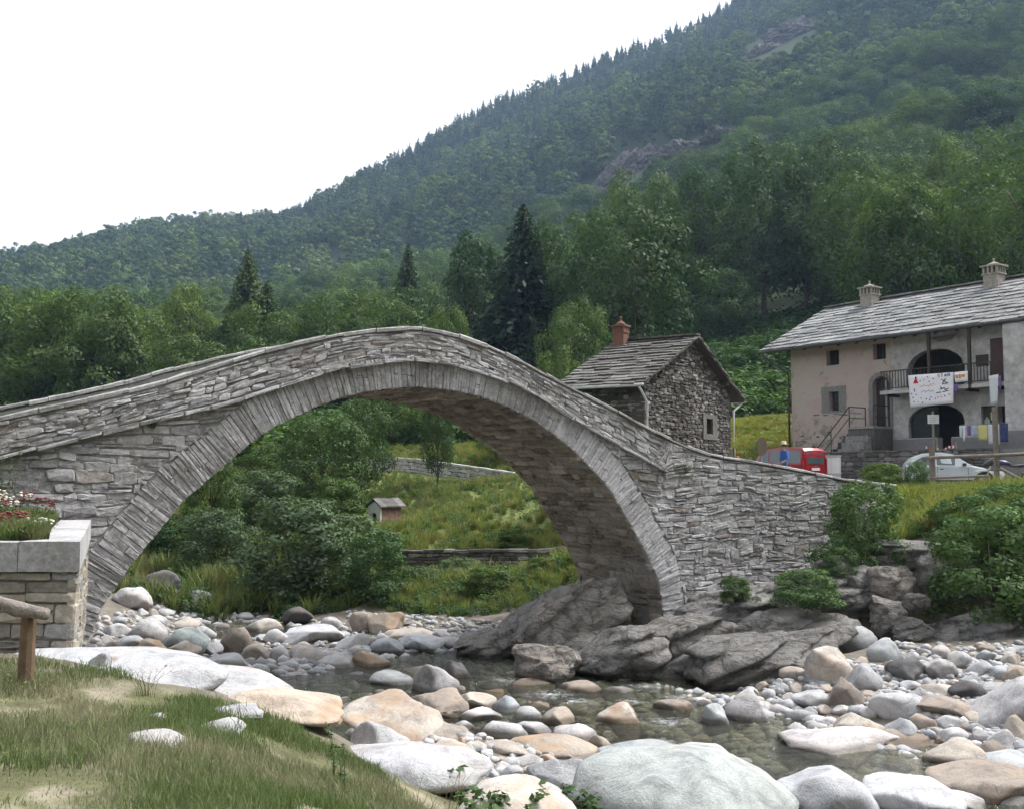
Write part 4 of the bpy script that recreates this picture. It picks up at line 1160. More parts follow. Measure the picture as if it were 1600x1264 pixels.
# ------------------------------------------------------------------ shrine, terrace walls and road wall beyond the arch
def build_shrine():
    b = hit(602, 824); d = b.y
    root = empty('wayside_shrine', (b.x, b.y, b.z), R(48), 'tiny white-fronted brick wayside shrine with slab roof on the far slope', 'shrine')
    w, l, h = .78, 1.12, 1.22
    # walls (local: front faces -x side towards the left, side faces the viewer)
    MB().box(-l / 2, l / 2, -w / 2, w / 2, -.4, h - .28).build('wall', M['shrinebrick'], root)
    f = MB(); fx = -l / 2 - .001
    arch = [(-.16, .16), (.16, .16), (.16, .5)] + [(.16 * math.cos(a), .5 + .16 * math.sin(a)) for a in np.linspace(.2, math.pi - .2, 7)] + [(-.16, .5)]
    outer = [(-w / 2 - .02, -.4), (w / 2 + .02, -.4), (w / 2 + .02, h - .27), (0, h - .08), (-w / 2 - .02, h - .27)]
    def plate(mb, outl, hole, x0, x1):
        vs_ = [Vector((u, v, 0)) for u, v in outl]; hs = [Vector((u, v, 0)) for u, v in hole]
        tri = tessellate_polygon([vs_, hs]); pts = outl + hole; n = len(pts)
        V = [(x0, u, v) for u, v in pts] + [(x1, u, v) for u, v in pts]
        F = [tuple(t) for t in tri] + [tuple(i + n for i in t) for t in tri]
        no = len(outl)
        F += [(i, (i + 1) % no, (i + 1) % no + n, i + n) for i in range(no)]
        F += [(no + i, no + (i + 1) % len(hole), no + (i + 1) % len(hole) + n, no + i + n) for i in range(len(hole))]
        mb.add(V, F)
    plate(f, outer, arch, fx - .08, fx - .002)
    f.build('front', M['white'], root)
    MB().prism(arch, lambda u, v, w_: (fx - w_, u, v), 0.004, .012).build('niche', M['dark'], root)
    for sgn in (-1, 1):
        for k in range(4):
            x0 = -l / 2 - .16 + k * (l + .3) / 4; x1 = x0 + (l + .3) / 4 + .03
            y0, y1, z0, z1 = sgn * (w / 2 + .15), -sgn * .02, h - .33, h + .02 + (k % 2) * .015
            mb = MB(); V = []
            for x in (x0, x1): V += [(x, y0, z0), (x, y1, z1), (x, y1, z1 + .05), (x, y0, z0 + .05)]
            mb.add(V, [(0, 1, 2, 3), (4, 7, 6, 5), (0, 4, 5, 1), (1, 5, 6, 2), (2, 6, 7, 3), (3, 7, 4, 0)], random.random()).build('roof_slab', M['slate_old'], root)
M['shrinebrick'] = plain_mat('shrine_brick', (.27, .165, .125), .9, .35, 7)
build_shrine()

def dry_wall(name, pts, height, label, mat, cat='wall', course=(.1, .2), length=(.18, .5), thick=.35, limit=300, top_noise=.05):
    """masonry wall along plan points (x, y, z at the foot)"""
    P = [Vector(p) for p in pts]
    root = empty(name, P[0], 0, label, cat)
    P = [p - P[0] for p in P]
    seg = [0.0]
    for a, b in zip(P[:-1], P[1:]): seg.append(seg[-1] + (b - a).to_2d().length)
    T = seg[-1]
    def mp(u, v, w):
        u = min(max(u, 0), T - 1e-4); i = max(k for k in range(len(P) - 1) if seg[k] <= u); f = (u - seg[i]) / (seg[i + 1] - seg[i])
        a, b = P[i], P[i + 1]; p = a.lerp(b, f); t = (b - a).to_2d().normalized()
        return (p.x + t.y * (w - .03), p.y - t.x * (w - .03), p.z + v)
    core = MB(); n = 24
    V, F = [], []
    for k in range(n + 1):
        u = T * k / n
        V += [mp(u, -.5, -.0), mp(u, height - .03, -.0), mp(u, height - .03, -thick), mp(u, -.5, -thick)]
    for k in range(n):
        for j in range(4): F.append((k * 4 + j, k * 4 + (j + 1) % 4, k * 4 + 4 + (j + 1) % 4, k * 4 + 4 + j))
    F += [(0, 1, 2, 3), tuple(n * 4 + j for j in (3, 2, 1, 0))]
    core.add(V, F).build('core', M['housemortar'], root)
    polys = [round_poly(q, .22) for q in courses(0, T, -.25, height, *course, *length, .02)]
    lay_pieces(polys, mp, 'stone', mat, root, limit, (.02, .07))
    # capping stones
    u = 0
    while u < T:
        l = random.uniform(.3, .7); e = min(u + l, T); h = random.uniform(.05, .1)
        V = [mp(q, z, w) for q in (u + .006, e - .006) for z in (height - .04, height - .04 + h) for w in (.07, -thick - .03)]
        MB().add(V, [(0, 1, 3, 2), (4, 6, 7, 5), (0, 4, 5, 1), (2, 3, 7, 6), (0, 2, 6, 4), (1, 5, 7, 3)], random.random()).build('cap_stone', mat, root)
        u = e
    return root
w1 = [at(600, 905, 36.3), at(760, 905, 35.6), at(850, 905, 35.4), at(960, 895, 35.6)]
dry_wall('terrace_wall', w1, .98, 'dark dry-stone terrace wall on the slope seen through the arch', M['housestone'], course=(.1, .19))
w2 = [at(560, 735, 59.5), at(590, 732, 59.5), at(640, 735, 58.5), at(700, 744, 57.0), at(790, 757, 55.0), at(860, 765, 53.5)]
dry_wall('road_wall', w2, .68, 'pale low wall along the lane seen through the arch', M['lane_wall'], course=(.14, .22), length=(.3, .8))

# ------------------------------------------------------------------ building helpers
def plane_uv(o, ax, nrm, px, py, off=0.0):
    """pixel -> (u, z) on the vertical plane through o + nrm*off, u along ax"""
    r = ray(px, py); q = o + nrm * off
    k = (q - EYE).dot(nrm) / r.dot(nrm)
    p = EYE + r * k
    return ((p - o).dot(ax), p.z)

def wall_with_holes(outer, holes, y0, y1, name, mat, parent, mb=None):
    """outer/holes: (u, z) outlines; wall slab between local y0 and y1"""
    loops = [outer] + holes
    tri = tessellate_polygon([[Vector((u, v, 0)) for u, v in l] for l in loops])
    pts = [p for l in loops for p in l]; n = len(pts)
    V = [(u, y0, v) for u, v in pts] + [(u, y1, v) for u, v in pts]
    F = [tuple(t) for t in tri] + [tuple(i + n for i in reversed(t)) for t in tri]
    b = 0
    for l in loops:
        m = len(l)
        F += [(b + i, b + (i + 1) % m, b + (i + 1) % m + n, b + i + n) for i in range(m)]
        b += m
    return MB().add(V, F).build(name, mat, parent)

def rect(u0, u1, v0, v1):
    return [(u0, v0), (u1, v0), (u1, v1), (u0, v1)]

def arch_hole(u0, u1, v0, vs, v1, n=10):
    """arched opening: springs at vs, crown at v1"""
    cx, rx, ry = (u0 + u1) / 2, (u1 - u0) / 2, v1 - vs
    return [(u0, v0), (u1, v0)] + [(cx + rx * math.cos(a), vs + ry * math.sin(a)) for a in np.linspace(0, math.pi, n)]

def roof_tiles(parent, u0, u1, eave, ridge, mat, exposure, wmin, wmax, limit=300, name='roof_slab', thick=.045, vis=None):
    """eave/ridge: (y, z) local; slabs overlapping up the slope"""
    ey, ez = eave; ry, rz = ridge
    L = math.hypot(ry - ey, rz - ez); sy, sz = (ry - ey) / L, (rz - ez) / L
    ny, nz = -sz, sy
    if nz < 0: ny, nz = -ny, -nz
    tiles = []
    rows = int(L / exposure) + 1
    for r in range(rows):
        v0 = r * exposure - .08
        u = u0 - random.uniform(0, wmax)
        while u < u1:
            w = random.uniform(wmin, wmax); a, b = max(u, u0 - random.uniform(0, .06)), min(u + w, u1 + random.uniform(0, .06)); u += w
            if b - a < .1: continue
            tiles.append((r, v0 + random.uniform(-.045, .045), a + .006, b - .006))
    random.shuffle(tiles)
    if vis: tiles.sort(key=lambda t: 0 if vis(t) else 1)
    rest = MB()
    for i, (r, v0, a, b) in enumerate(tiles):
        ln = min(exposure * 1.6, L - v0 + .02)
        t = thick * random.uniform(.7, 1.3); lift = random.uniform(0, .05)
        V = []
        j = lambda: random.uniform(-.03, .03)
        low = [(a, v0 + j()), (a + (b - a) * random.uniform(.3, .7), v0 + j() - .02), (b, v0 + j())]
        up = [(b, v0 + ln), (a, v0 + ln)]
        def P3(u, v, w): return (u, ey + sy * v + ny * w, ez + sz * v + nz * w)
        for (u_, v_) in low: V.append(P3(u_, v_, .065 + lift))
        for (u_, v_) in up: V.append(P3(u_, v_, .02))
        for (u_, v_) in low: V.append(P3(u_, v_, .065 + lift - t))
        for (u_, v_) in up: V.append(P3(u_, v_, .02 - t))
        F = [(0, 1, 2, 3, 4), (9, 8, 7, 6, 5)] + [(k, k + 5, (k + 1) % 5 + 5, (k + 1) % 5) for k in range(5)]
        mb = MB() if i < limit else rest
        mb.add(V, F, random.random())
        if i < limit: mb.build(name, mat, parent, fix=False)
    if rest.v:
        o = rest.build('roof_slabs', mat, parent, fix=False); o["kind"] = "stuff"

def chimney(parent, x, y, z0, w, h, mat, capmat, cap_h=.5, name='chimney'):
    mb = MB(); mb.box(x - w / 2, x + w / 2, y - w / 2, y + w / 2, z0, z0 + h)
    c = mb.build(name, mat, parent)
    k = w * .56
    zb = z0 + h
    MB().box(x - k, x + k, y - k, y + k, zb, zb + .07).build('collar', capmat, c)
    for i in range(4):
        for j in range(4):
            if i in (0, 3) or j in (0, 3):
                px, py = x + (i - 1.5) * w * .3, y + (j - 1.5) * w * .3
                MB().box(px - .05, px + .05, py - .05, py + .05, zb + .07, zb + .07 + cap_h * .5).build('pillar', mat, c)
    z2 = zb + .07 + cap_h * .5
    MB().box(x - k * 1.15, x + k * 1.15, y - k * 1.15, y + k * 1.15, z2, z2 + .08).build('cap_slab', capmat, c)
    MB().lathe([(w * .5, 0), (w * .38, .08), (w * .15, .15), (.05, .18), (.04, .26), (.07, .30), (.02, .36)], (x, y, z2 + .08), 8).build('finial', capmat, c)
    return c

# ------------------------------------------------------------------ dark stone house
def build_stone_house():
    zb = 3.2
    o = Vector((4.68, 36.0, 0)); g = Vector((.546, .838, 0)).normalized(); h = Vector((-g.y, g.x, 0))
    ang = math.atan2(g.y, g.x)
    root = empty('stone_house', (o.x, o.y, zb), ang, 'small dark rubble-stone house with slab roof and brick chimney behind the bridge', 'house')
    Wd, Ln = 8.3, 3.0
    ze, zr = 7.45 - zb, 9.3 - zb
    roofz = lambda u: ze + (zr - ze) * (1 - abs(u - Wd / 2) / (Wd / 2))
    uv = lambda px, py: (lambda a: (a[0], a[1] - zb))(plane_uv(o, g, h, px, py))
    (s0, sb), (s1, st) = uv(1103, 677), uv(1112, 655)
    hole = rect(s0, s1, sb, st)
    outer = [(0, 0), (Wd, 0), (Wd, ze), (Wd / 2, zr), (0, ze)]
    wall_with_holes(outer, [hole], .04, .5, 'gable_wall', M['housemortar'], root)
    MB().box(.04, .5, .5, Ln, 0, ze).build('side_wall', M['housemortar'], root)
    MB().box(Wd - .5, Wd - .04, .5, Ln, 0, ze).build('side_wall', M['housemortar'], root)
    MB().prism([(0.5, 0), (Wd - .5, 0), (Wd - .5, ze), (Wd / 2, zr), (.5, ze)], lambda u, v, w: (u, w, v), Ln - .3, Ln).build('back_wall', M['housemortar'], root)
    MB().box(s0 - .05, s1 + .05, .3, .34, sb - .05, st + .05).build('window', M['glass'], root)
    # pale patch of plaster round the slit window
    (a0, b0), (a1, b1) = uv(1098, 686), uv(1119, 649)
    wall_with_holes(rect(a0, a1, b0, b1), [rect(s0 - .01, s1 + .01, sb - .01, st + .01)], -.045, .05, 'window_surround', M['slit_surround'], root)
    polys = []
    for q in courses(.0, Wd, .0, zr, .07, .17, .13, .46, .015):
        cx = sum(p[0] for p in q) / 4; cy = sum(p[1] for p in q) / 4
        if cy > roofz(cx) - .03: continue
        if a0 - .02 < cx < a1 + .02 and b0 - .02 < cy < b1 + .02: continue
        polys.append(round_poly([(u, min(v, roofz(min(max(u, 0), Wd)) - .02)) for u, v in q], .26))
    lay_pieces(polys, lambda u, v, w: (u, .03 - w, v), 'stone', M['housestone'], root, 300, (-.01, .06), 'small_stones')
    polys = [round_poly(q, .26) for q in courses(.0, Ln, .0, ze, .07, .17, .13, .46, .015)]
    lay_pieces(polys, lambda u, v, w: (.03 - w, u, v), 'side_stone', M['housestone'], root, 150, (-.01, .06), 'small_side_stones')
    # roof
    ov, oe = .32, .75
    dz = (zr - ze) / (Wd / 2)
    for sgn in (0, 1):
        x0, x1 = (-oe, Wd / 2) if sgn == 0 else (Wd + oe, Wd / 2)
        z0, z1 = ze - dz * oe, zr
        V = []
        for y in (-ov, Ln + ov): V += [(x0, y, z0 + .02), (x1, y, z1 + .02), (x1, y, z1 + .1), (x0, y, z0 + .1)]
        MB().add(V, [(0, 1, 2, 3), (7, 6, 5, 4), (0, 4, 5, 1), (1, 5, 6, 2), (2, 6, 7, 3), (3, 7, 4, 0)]).build('roof_boards', M['darkwood'], root)
        rr = empty('roof_slope'); rr.parent = root
        if sgn == 0:
            rr.rotation_euler = (0, 0, math.pi / 2)     # local x -> y, local y -> -x
            roof_tiles(rr, -ov, Ln + ov, (oe, z0 + .1), (-Wd / 2, z1 + .1), M['slate_old'], .34, .35, .85, 200, thick=.045)
        else:
            rr.rotation_euler = (0, 0, math.pi / 2)
            roof_tiles(rr, -ov, Ln + ov, (-Wd - oe, z0 + .1), (-Wd / 2, z1 + .1), M['slate_old'], .34, .35, .85, 40, thick=.06)
        # purlin ends under the gable overhang
    for f in (.12, .5, .88):
        MB().box(Wd * f - .08, Wd * f + .08, -ov + .05, .1, roofz(Wd * f) - .16, roofz(Wd * f) + .0).build('purlin', M['darkwood'], root)
    y = -ov
    while y < Ln + ov:
        e = min(y + random.uniform(.5, .9), Ln + ov)
        MB().box(Wd / 2 - .2, Wd / 2 + .2, y, e - .01, zr + .15, zr + .21 + random.uniform(0, .02), random.random()).build('ridge_slab', M['slate_old'], root)
        y = e
    # gutters and downpipes
    MB().tube([(-oe - .05, -ov, ze - dz * oe + .06), (-oe - .05, Ln + ov, ze - dz * oe + .06)], .06, 8).build('gutter', M['zinc'], root)
    gx, gz = -oe - .05, ze - dz * oe
    MB().tube([(gx, -ov + .15, gz), (gx + .05, -ov + .1, gz - .12), (-.06, -.12, gz - .5), (-.06, -.12, .1)], .045, 8).build('downpipe', M['zinc'], root)
    MB().tube([(Wd + oe, -ov, gz + .06), (Wd + oe, Ln + ov, gz + .06)], .06, 8).build('gutter', M['zinc'], root)
    MB().tube([(Wd + oe, -ov + .12, gz), (Wd + .08, -.08, gz - .35), (Wd + .08, -.08, 2.0)], .05, 8).build('downpipe', M['zinc'], root)
    MB().tube([(Wd + .08, -.08, 2.0), (Wd + .08, -.08, .0)], .055, 8).build('pipe_shoe', M['ironpipe'], root)
    MB().box(.06, .28, -.02, .0, ze - .12, ze + .14).build('meter_box', M['white'], root)
    chimney(root, Wd / 2 - .35, Ln - .15, zr - .3, .46, .72, M['brick'], M['brick'], .36)
M['slit_surround'] = plain_mat('patched_render', (.125, .12, .112), .95, .3, 5)
M['render_grey'] = plain_mat('grey_render', (.19, .187, .183), .95, .2, 6)
build_stone_house()

# ------------------------------------------------------------------ big house with loggia
def wall_paint():
    m, nt, out = new_mat('faded_pink_plaster')
    n1 = noise(nt, 1.1, 6, .65, 'World', .5)
    r1 = ramp(nt, [(.35, (.40, .315, .295)), (.55, (.41, .355, .325)), (.72, (.35, .325, .30))]); nt.links.new(n1.outputs[0], r1.inputs[0])
    n2 = noise(nt, 2.2, 6, .7, 'World', 1.0)
    g = nt.nodes.new("ShaderNodeNewGeometry"); sx = N(nt, "ShaderNodeSeparateXYZ"); nt.links.new(g.outputs['Position'], sx.inputs[0])
    mr = N(nt, "ShaderNodeMapRange"); mr.inputs[1].default_value = 8.0; mr.inputs[2].default_value = 5.2; mr.inputs[3].default_value = 0.0; mr.inputs[4].default_value = .16
    nt.links.new(sx.outputs[2], mr.inputs[0])
    ad = N(nt, "ShaderNodeMath", operation='ADD'); nt.links.new(n2.outputs[0], ad.inputs[0]); nt.links.new(mr.outputs[0], ad.inputs[1])
    r2 = ramp(nt, [(.60, (0, 0, 0)), (.68, (.9,) * 3)]); nt.links.new(ad.outputs[0], r2.inputs[0])
    c = mixc(nt, r2.outputs[0], r1.outputs[0], (.215, .195, .165))       # bare render where plaster fell off
    finish(nt, out, c, .95, n2.outputs[0], .35, .03, .1)
    return m
M['pink'] = wall_paint()
M['whitewall'] = stone_mat('whitewash', [(0, (.47, .462, .462)), (1, (.50, .492, .492))], (.38, .37, .35), .35, .7, None, .1)
M['greyplinth'] = plain_mat('grey_plinth', (.20, .20, .205), .95, .12, 4)
M['red'] = plain_mat('red_print', (.45, .03, .04), .9, .1)
M['black'] = plain_mat('black_print', (.02, .02, .03), .9, .1)
M['orange'] = plain_mat('orange_print', (.62, .25, .04), .9, .1)
M['bluep'] = plain_mat('blue_print', (.05, .10, .35), .9, .1)
M['yellow'] = plain_mat('yellow_cloth', (.50, .47, .20), .9, .08)
M['lightblue'] = plain_mat('light_blue_cloth', (.34, .42, .50), .9, .1)
M['darkblue'] = plain_mat('dark_blue_cloth', (.04, .05, .14), .9, .1)
M['purple'] = plain_mat('purple_cloth', (.17, .10, .32), .9, .1)
M['palecloth'] = plain_mat('pale_grey_cloth', (.55, .58, .62), .9, .08)
M['teal'] = plain_mat('teal_cloth', (.30, .42, .36), .9, .1)

HS = 1.18
HO = Vector((12.48 * HS, 45.57 * HS, 0)); HE = Vector((.576, -.817, 0)).normalized(); HN = Vector((-HE.y, HE.x, 0))
HZ = 3.4
huv = lambda px, py, off=0.0: (lambda a: (a[0], a[1] - HZ))(plane_uv(HO, HE, HN, px, py, off))
def hrect(x0, y0, x1, y1, off=0.0):
    """pixel box (left, top, right, bottom) -> u0, u1, v0, v1 taken at its middle"""
    xm, ym = (x0 + x1) / 2, (y0 + y1) / 2
    u0, u1 = huv(x0, ym, off)[0], huv(x1, ym, off)[0]
    v0, v1 = huv(xm, y1, off)[1], huv(xm, y0, off)[1]
    return u0, u1, v0, v1
HOUSE = empty('village_house', (HO.x, HO.y, HZ), math.atan2(HE.y, HE.x), 'long two-storey pink and white house with slab roof and loggia balcony', 'house')
def build_house():
    root = HOUSE
    ze, zr = 4 + 5.55 * HS - HZ, 4 + 7.92 * HS - HZ
    ey, ry = -.8 * HS, (4.7 - .8) * HS
    slope = (zr - ze) / (ry - ey)
    wt = ze + slope * (0 - ey) - .05
    uP = huv(1393, 640)[0]; uR = huv(1569, 600, -.95)[0]
    UEND = uR + 6.5
    # pink wall
    w = hrect(1296, 612, 1311, 642); a1 = hrect(1291, 547, 1311, 571); a2 = hrect(1364, 537, 1384, 562); dd = hrect(1364, 588, 1391, 667)
    arch = arch_hole(dd[0], dd[1], dd[2], dd[3] - .45, dd[3])
    holes = [rect(*w), rect(*a1), rect(*a2), arch]
    wall_with_holes(rect(0, uP, -.3, wt), holes, 0, .45, 'pink_wall', M['pink'], root)
    sur = hrect(1284, 604, 1322, 645)
    wall_with_holes(rect(*sur), [rect(w[0] - .002, w[1] + .002, w[2] - .002, w[3] + .002)], -.025, -.002, 'window_surround', M['render_grey'], root)
    win = MB().box(w[0], w[1], .25, .28, w[2], w[3]).build('window', M['glass'], root)
    for k in range(1, 4):
        x = w[0] + (w[1] - w[0]) * k / 4; MB().box(x - .012, x + .012, .10, .125, w[2], w[3]).build('bar', M['iron'], win)
    for k in range(1, 4):
        z = w[2] + (w[3] - w[2]) * k / 4; MB().box(w[0], w[1], .13, .15, z - .01, z + .01).build('bar', M['iron'], win)
    for a in (a1, a2):
        wn_ = MB().box(a[0], a[1], .32, .36, a[2], a[3]).build('attic_window', M['dark'], root)
        m_ = (a[0] + a[1]) / 2
        MB().box(m_ - .025, m_ + .025, .27, .318, a[2], a[3]).build('mullion', M['darkwood'], wn_)
    # door with a rough stone surround and iron gate
    sd_ = arch_hole(dd[0] - .22, dd[1] + .12, dd[2], dd[3] - .40, dd[3] + .20)
    wall_with_holes(sd_, [arch_hole(dd[0] + .003, dd[1] - .003, dd[2] + .003, dd[3] - .452, dd[3] - .003)], -.03, -.002, 'door_surround', M['render_grey'], root)
    dr = MB().prism(arch_hole(dd[0] - .01, dd[1] + .01, dd[2], dd[3] - .45, dd[3] + .01), lambda u, v, w_: (u, w_, v), .30, .34).build('door', M['darkwood'], root)
    for k in range(1, 7):
        x = dd[0] + (dd[1] - dd[0]) * k / 7; MB().tube([(x, .12, dd[2]), (x, .12, dd[3] - .12)], .012, 6).build('gate_bar', M['iron'], dr)
    MB().box(dd[1] - .30, dd[1] - .20, .05, .10, dd[2], dd[3] - .2).build('door_post', M['greymetal'], dr)
    # crack and missing plaster: a ragged ledge of bare stone between the floors
    x = huv(1255, 655)[0]
    while x < huv(1362, 645)[0]:
        l = random.uniform(.12, .4)
        if random.random() < .75:
            z = huv(1300, 648)[1] + random.uniform(-.05, .05)
            mb = MB(); piece(mb, round_poly(rect(x, x + l, z - .03, z + .025), .2), lambda u, v, w_: (u, -w_, v), random.uniform(.01, .03), .05, random.random()); mb.build('bare_stone', M['housestone'], root, fix=False)
        x += l
    for k in range(26):
        u = random.uniform(.15, 3.6); v = random.uniform(1.1, 3.0)
        mb = MB(); l, h = random.uniform(.12, .32), random.uniform(.04, .09)
        piece(mb, round_poly(rect(u, u + l, v, v + h), .25), lambda u_, v_, w_: (u_, -w_, v_), random.uniform(.004, .018), .05, random.random()); mb.build('bare_stone', M['housestone'], root, fix=False)
    # loggia wall with two wide arches
    lo = hrect(1419, 632, 1507, 683); up = hrect(1417, 545, 1506, 606); do = hrect(1464, 640, 1486, 700); fd = hrect(1549, 568, 1571, 612, 0)
    gw = hrect(1533, 634, 1556, 667); gd = hrect(1559, 634, 1575, 700)
    zf = huv(1480, 606)[1]
    L1 = [(lo[0], lo[2]), (do[0], lo[2]), (do[0], 1.55), (do[1], 1.55), (do[1], lo[2]), (lo[1], lo[2])] + arch_hole(lo[0], lo[1], lo[2], lo[3] - .75, lo[3])[2:]
    # upper rooms
    wall_with_holes(rect(uP + .003, UEND, 1.5, wt), [L1, arch_hole(up[0], up[1], zf + .02, up[3] - .9, up[3]), rect(*gw), [(gd[0], 1.55), (gd[1], 1.55), (gd[1], gd[3]), (gd[0], gd[3])]], .01, .42, 'loggia_wall', M['whitewall'], root)
    # dark room behind the arches: back wall, floor, ceiling
    MB().box(uP + .3, UEND - .1, 2.9, 3.0, 1.4, wt).build('inner_wall', M['innerwall'], root)
    MB().box(uP + .3, UEND - .1, .43, 2.9, zf - .25, zf - .02).build('upper_floor', M['darkwood'], root)
    MB().box(uP + .3, UEND - .1, .43, 2.9, wt - .15, wt).build('loft_floor', M['darkwood'], root)
    MB().box(uP + .1, uP + .3, .43, 3.0, 1.4, wt).build('inner_side_wall', M['innerwall'], root)
    MB().box(up[0] + 1.15, up[0] + 1.75, 2.84, 2.895, zf, zf + 2.0).build('inner_door', M['greymetal'], root)
    MB().box(lo[0] + .02, do[0] - .02, .2, .24, lo[2], lo[3] - .1).build('shop_window', M['glass'], root)
    MB().box(gw[0], gw[1], .18, .22, gw[2], gw[3]).build('ground_window', M['darkwood'], root)
    (p0, q0), (p1, q1) = huv(1545, 656), huv(1555, 643)
    MB().box(p0, p1, .165, .176, q0, q1).build('yellow_poster', M['yellow'], root)
    (p0, q0), (p1, q1) = huv(1535, 663), huv(1543, 650)
    MB().prism([(p0, q0), (p1, q0), (p1, (q0 + q1) / 2), ((p0 + p1) / 2, q1), (p0, (q0 + q1) / 2)], lambda u, v, w_: (u, w_, v), .165, .176).build('teal_poster', M['teal'], root)
    # plinth, proud of the wall
    wall_with_holes([(uP + .01, 1.4), (do[0] - .06, 1.4), (do[0] - .06, lo[2] - .05), (uP + .01, lo[2] - .05)], [], -.05, .008, 'plinth', M['greyplinth'], root)
    wall_with_holes([(do[1] + .06, 1.4), (uR, 1.4), (uR, lo[2] - .05), (do[1] + .06, lo[2] - .05)], [], -.05, .008, 'plinth', M['greyplinth'], root)
    # wall lamp / dark picture board on the upper wall
    (p0, q0), (p1, q1) = huv(1526, 573), huv(1544, 554)
    MB().box(p0, p1, -.06, .006, q0, q1).build('notice_board', M['darkwood'], root)
    MB().prism([(up[0] + 1.2, wt - .55), (up[0] + 2.6, wt - .5), (up[0] + 2.3, wt - .75), (up[0] + 1.7, wt - .8)], lambda u, v, w_: (u, -w_, v), -.006, .01).build('wall_fresco', M['render_grey'], root)
    MB().box(fd[0], fd[1], -.02, .008, zf, zf + 2.0).build('balcony_door', M['brownred'], root)
    # balcony
    by = -.92
    bal = MB().box(uP + .02, uR, by, -.002, zf - .17, zf).build('balcony', M['whitewall'], root)
    hz = zf + .92
    MB().box(uP + .05, uR, by + .02, by + .07, hz - .05, hz).build('handrail', M['darkwood'], bal)
    MB().box(uP + .05, uR, by + .025, by + .065, zf + .08, zf + .12).build('bottom_rail', M['darkwood'], bal)
    x = uP + .1
    while x < uR:
        MB().box(x - .014, x + .014, by + .03, by + .058, zf + .12, hz - .05).build('baluster', M['darkwood'], bal); x += .15
    for px in (1451, 1514):
        u = huv(px, 560, by)[0]
        MB().box(u - .065, u + .065, by - .02, by + .10, zf - .17, ze + .05).build('post', M['darkwood'], root)
    for k in range(5):
        u = uP + .4 + k * (uR - uP - .8) / 4; MB().box(u - .05, u + .05, by, -.0021, zf - .29, zf - .172).build('bracket', M['darkwood'], bal)
    # right wing, standing forward
    rw = [rect(uR + 1.0, uR + 1.6, 5.6, 6.6)]
    wall_with_holes(rect(uR, UEND, 1.4, ze + .02), rw, -.95, -.55, 'wing_wall', M['whitewall'], root)
    MB().box(uR, uR + .4, -.55, .009, 1.4, ze + .3).build('wing_side', M['whitewall'], root)
    MB().box(uR + 1.0, uR + 1.6, -.75, -.72, 5.6, 6.6).build('window', M['glass'], root)
    MB().box(uR - .004, UEND, -.975, -.952, 1.4, 2.55).build('wing_plinth', M['greyplinth'], root)
    # end and back walls
    MB().prism([(.45, -.3), (2 * ry, -.3), (2 * ry, wt), (ry, zr - .1), (.45, wt)], lambda u, v, w_: (w_, u, v), 0, .45).build('end_wall', M['pink'], root)
    MB().box(.45, UEND, 2 * ry - .4, 2 * ry, -.3, wt).build('back_wall', M['pink'], root)
    # roof boards and slabs
    oe = 1.05 * HS
    for (y0, y1) in ((ey, ry), (2 * ry - ey, ry)):
        V = []
        for x in (-oe, UEND): V += [(x, y0, ze), (x, y1, zr), (x, y1, zr + .1), (x, y0, ze + .1)]
        MB().add(V, [(0, 1, 2, 3), (7, 6, 5, 4), (0, 4, 5, 1), (1, 5, 6, 2), (2, 6, 7, 3), (3, 7, 4, 0)]).build('roof_boards', M['darkwood'], root)
    rr = empty('roof_slope'); rr.parent = root
    roof_tiles(rr, -oe, UEND, (ey, ze + .1), (ry, zr + .1), M['slate'], .50, .50, .95, 300, thick=.085, vis=lambda t: t[2] < 13.5)
    V = []
    x = -oe
    while x < UEND:
        e = min(x + random.uniform(.5, 1.0), UEND)
        MB().box(x, e - .01, ry - .22, ry + .22, zr + .17, zr + .23 + random.uniform(0, .02), random.random()).build('ridge_slab', M['slate'], root); x = e
    for k in range(14):
        u = -.6 + k * 1.05
        if u < UEND: 
            V = []
            for x in (u, u + .1): V += [(x, ey + .06, ze - .12), (x, 0.0, ze - .12 + slope * (-ey - .06)), (x, 0.0, ze - .005 + slope * (-ey)), (x, ey + .06, ze - .003 + slope * .06)]
            MB().add(V, [(0, 1, 2, 3), (7, 6, 5, 4), (0, 4, 5, 1), (1, 5, 6, 2), (2, 6, 7, 3), (3, 7, 4, 0)]).build('rafter', M['darkwood'], root)
    # gutter and pipe
    MB().tube([(-oe, ey - .07, ze + .02), (UEND, ey - .07, ze + .02)], .085, 8).build('gutter', M['ironpipe'], root)
    MB().tube([(-oe + .1, ey - .07, ze - .02), (-oe + .12, ey - .05, ze - .15), (-.12, -.12, ze - 1.15), (-.10, -.10, ze - 1.35), (-.10, -.10, .0)], .055, 8).build('downpipe', M['ironpipe'], root)
    # chimneys
    for px, pyb, ww in ((1362, 476, .85), (1557, 458, .85)):
        u = huv(px, pyb, ry - .4)[0]
        chimney(root, u, ry - .55, zr - .55, ww * .85, .88, M['chimney'], M['chimney'], .62)
M['innerwall'] = plain_mat('inner_wall', (.16, .155, .15), .95, .2, 3)
M['brownred'] = plain_mat('brown_red_door', (.085, .05, .045), .8, .2, 6)
build_house()

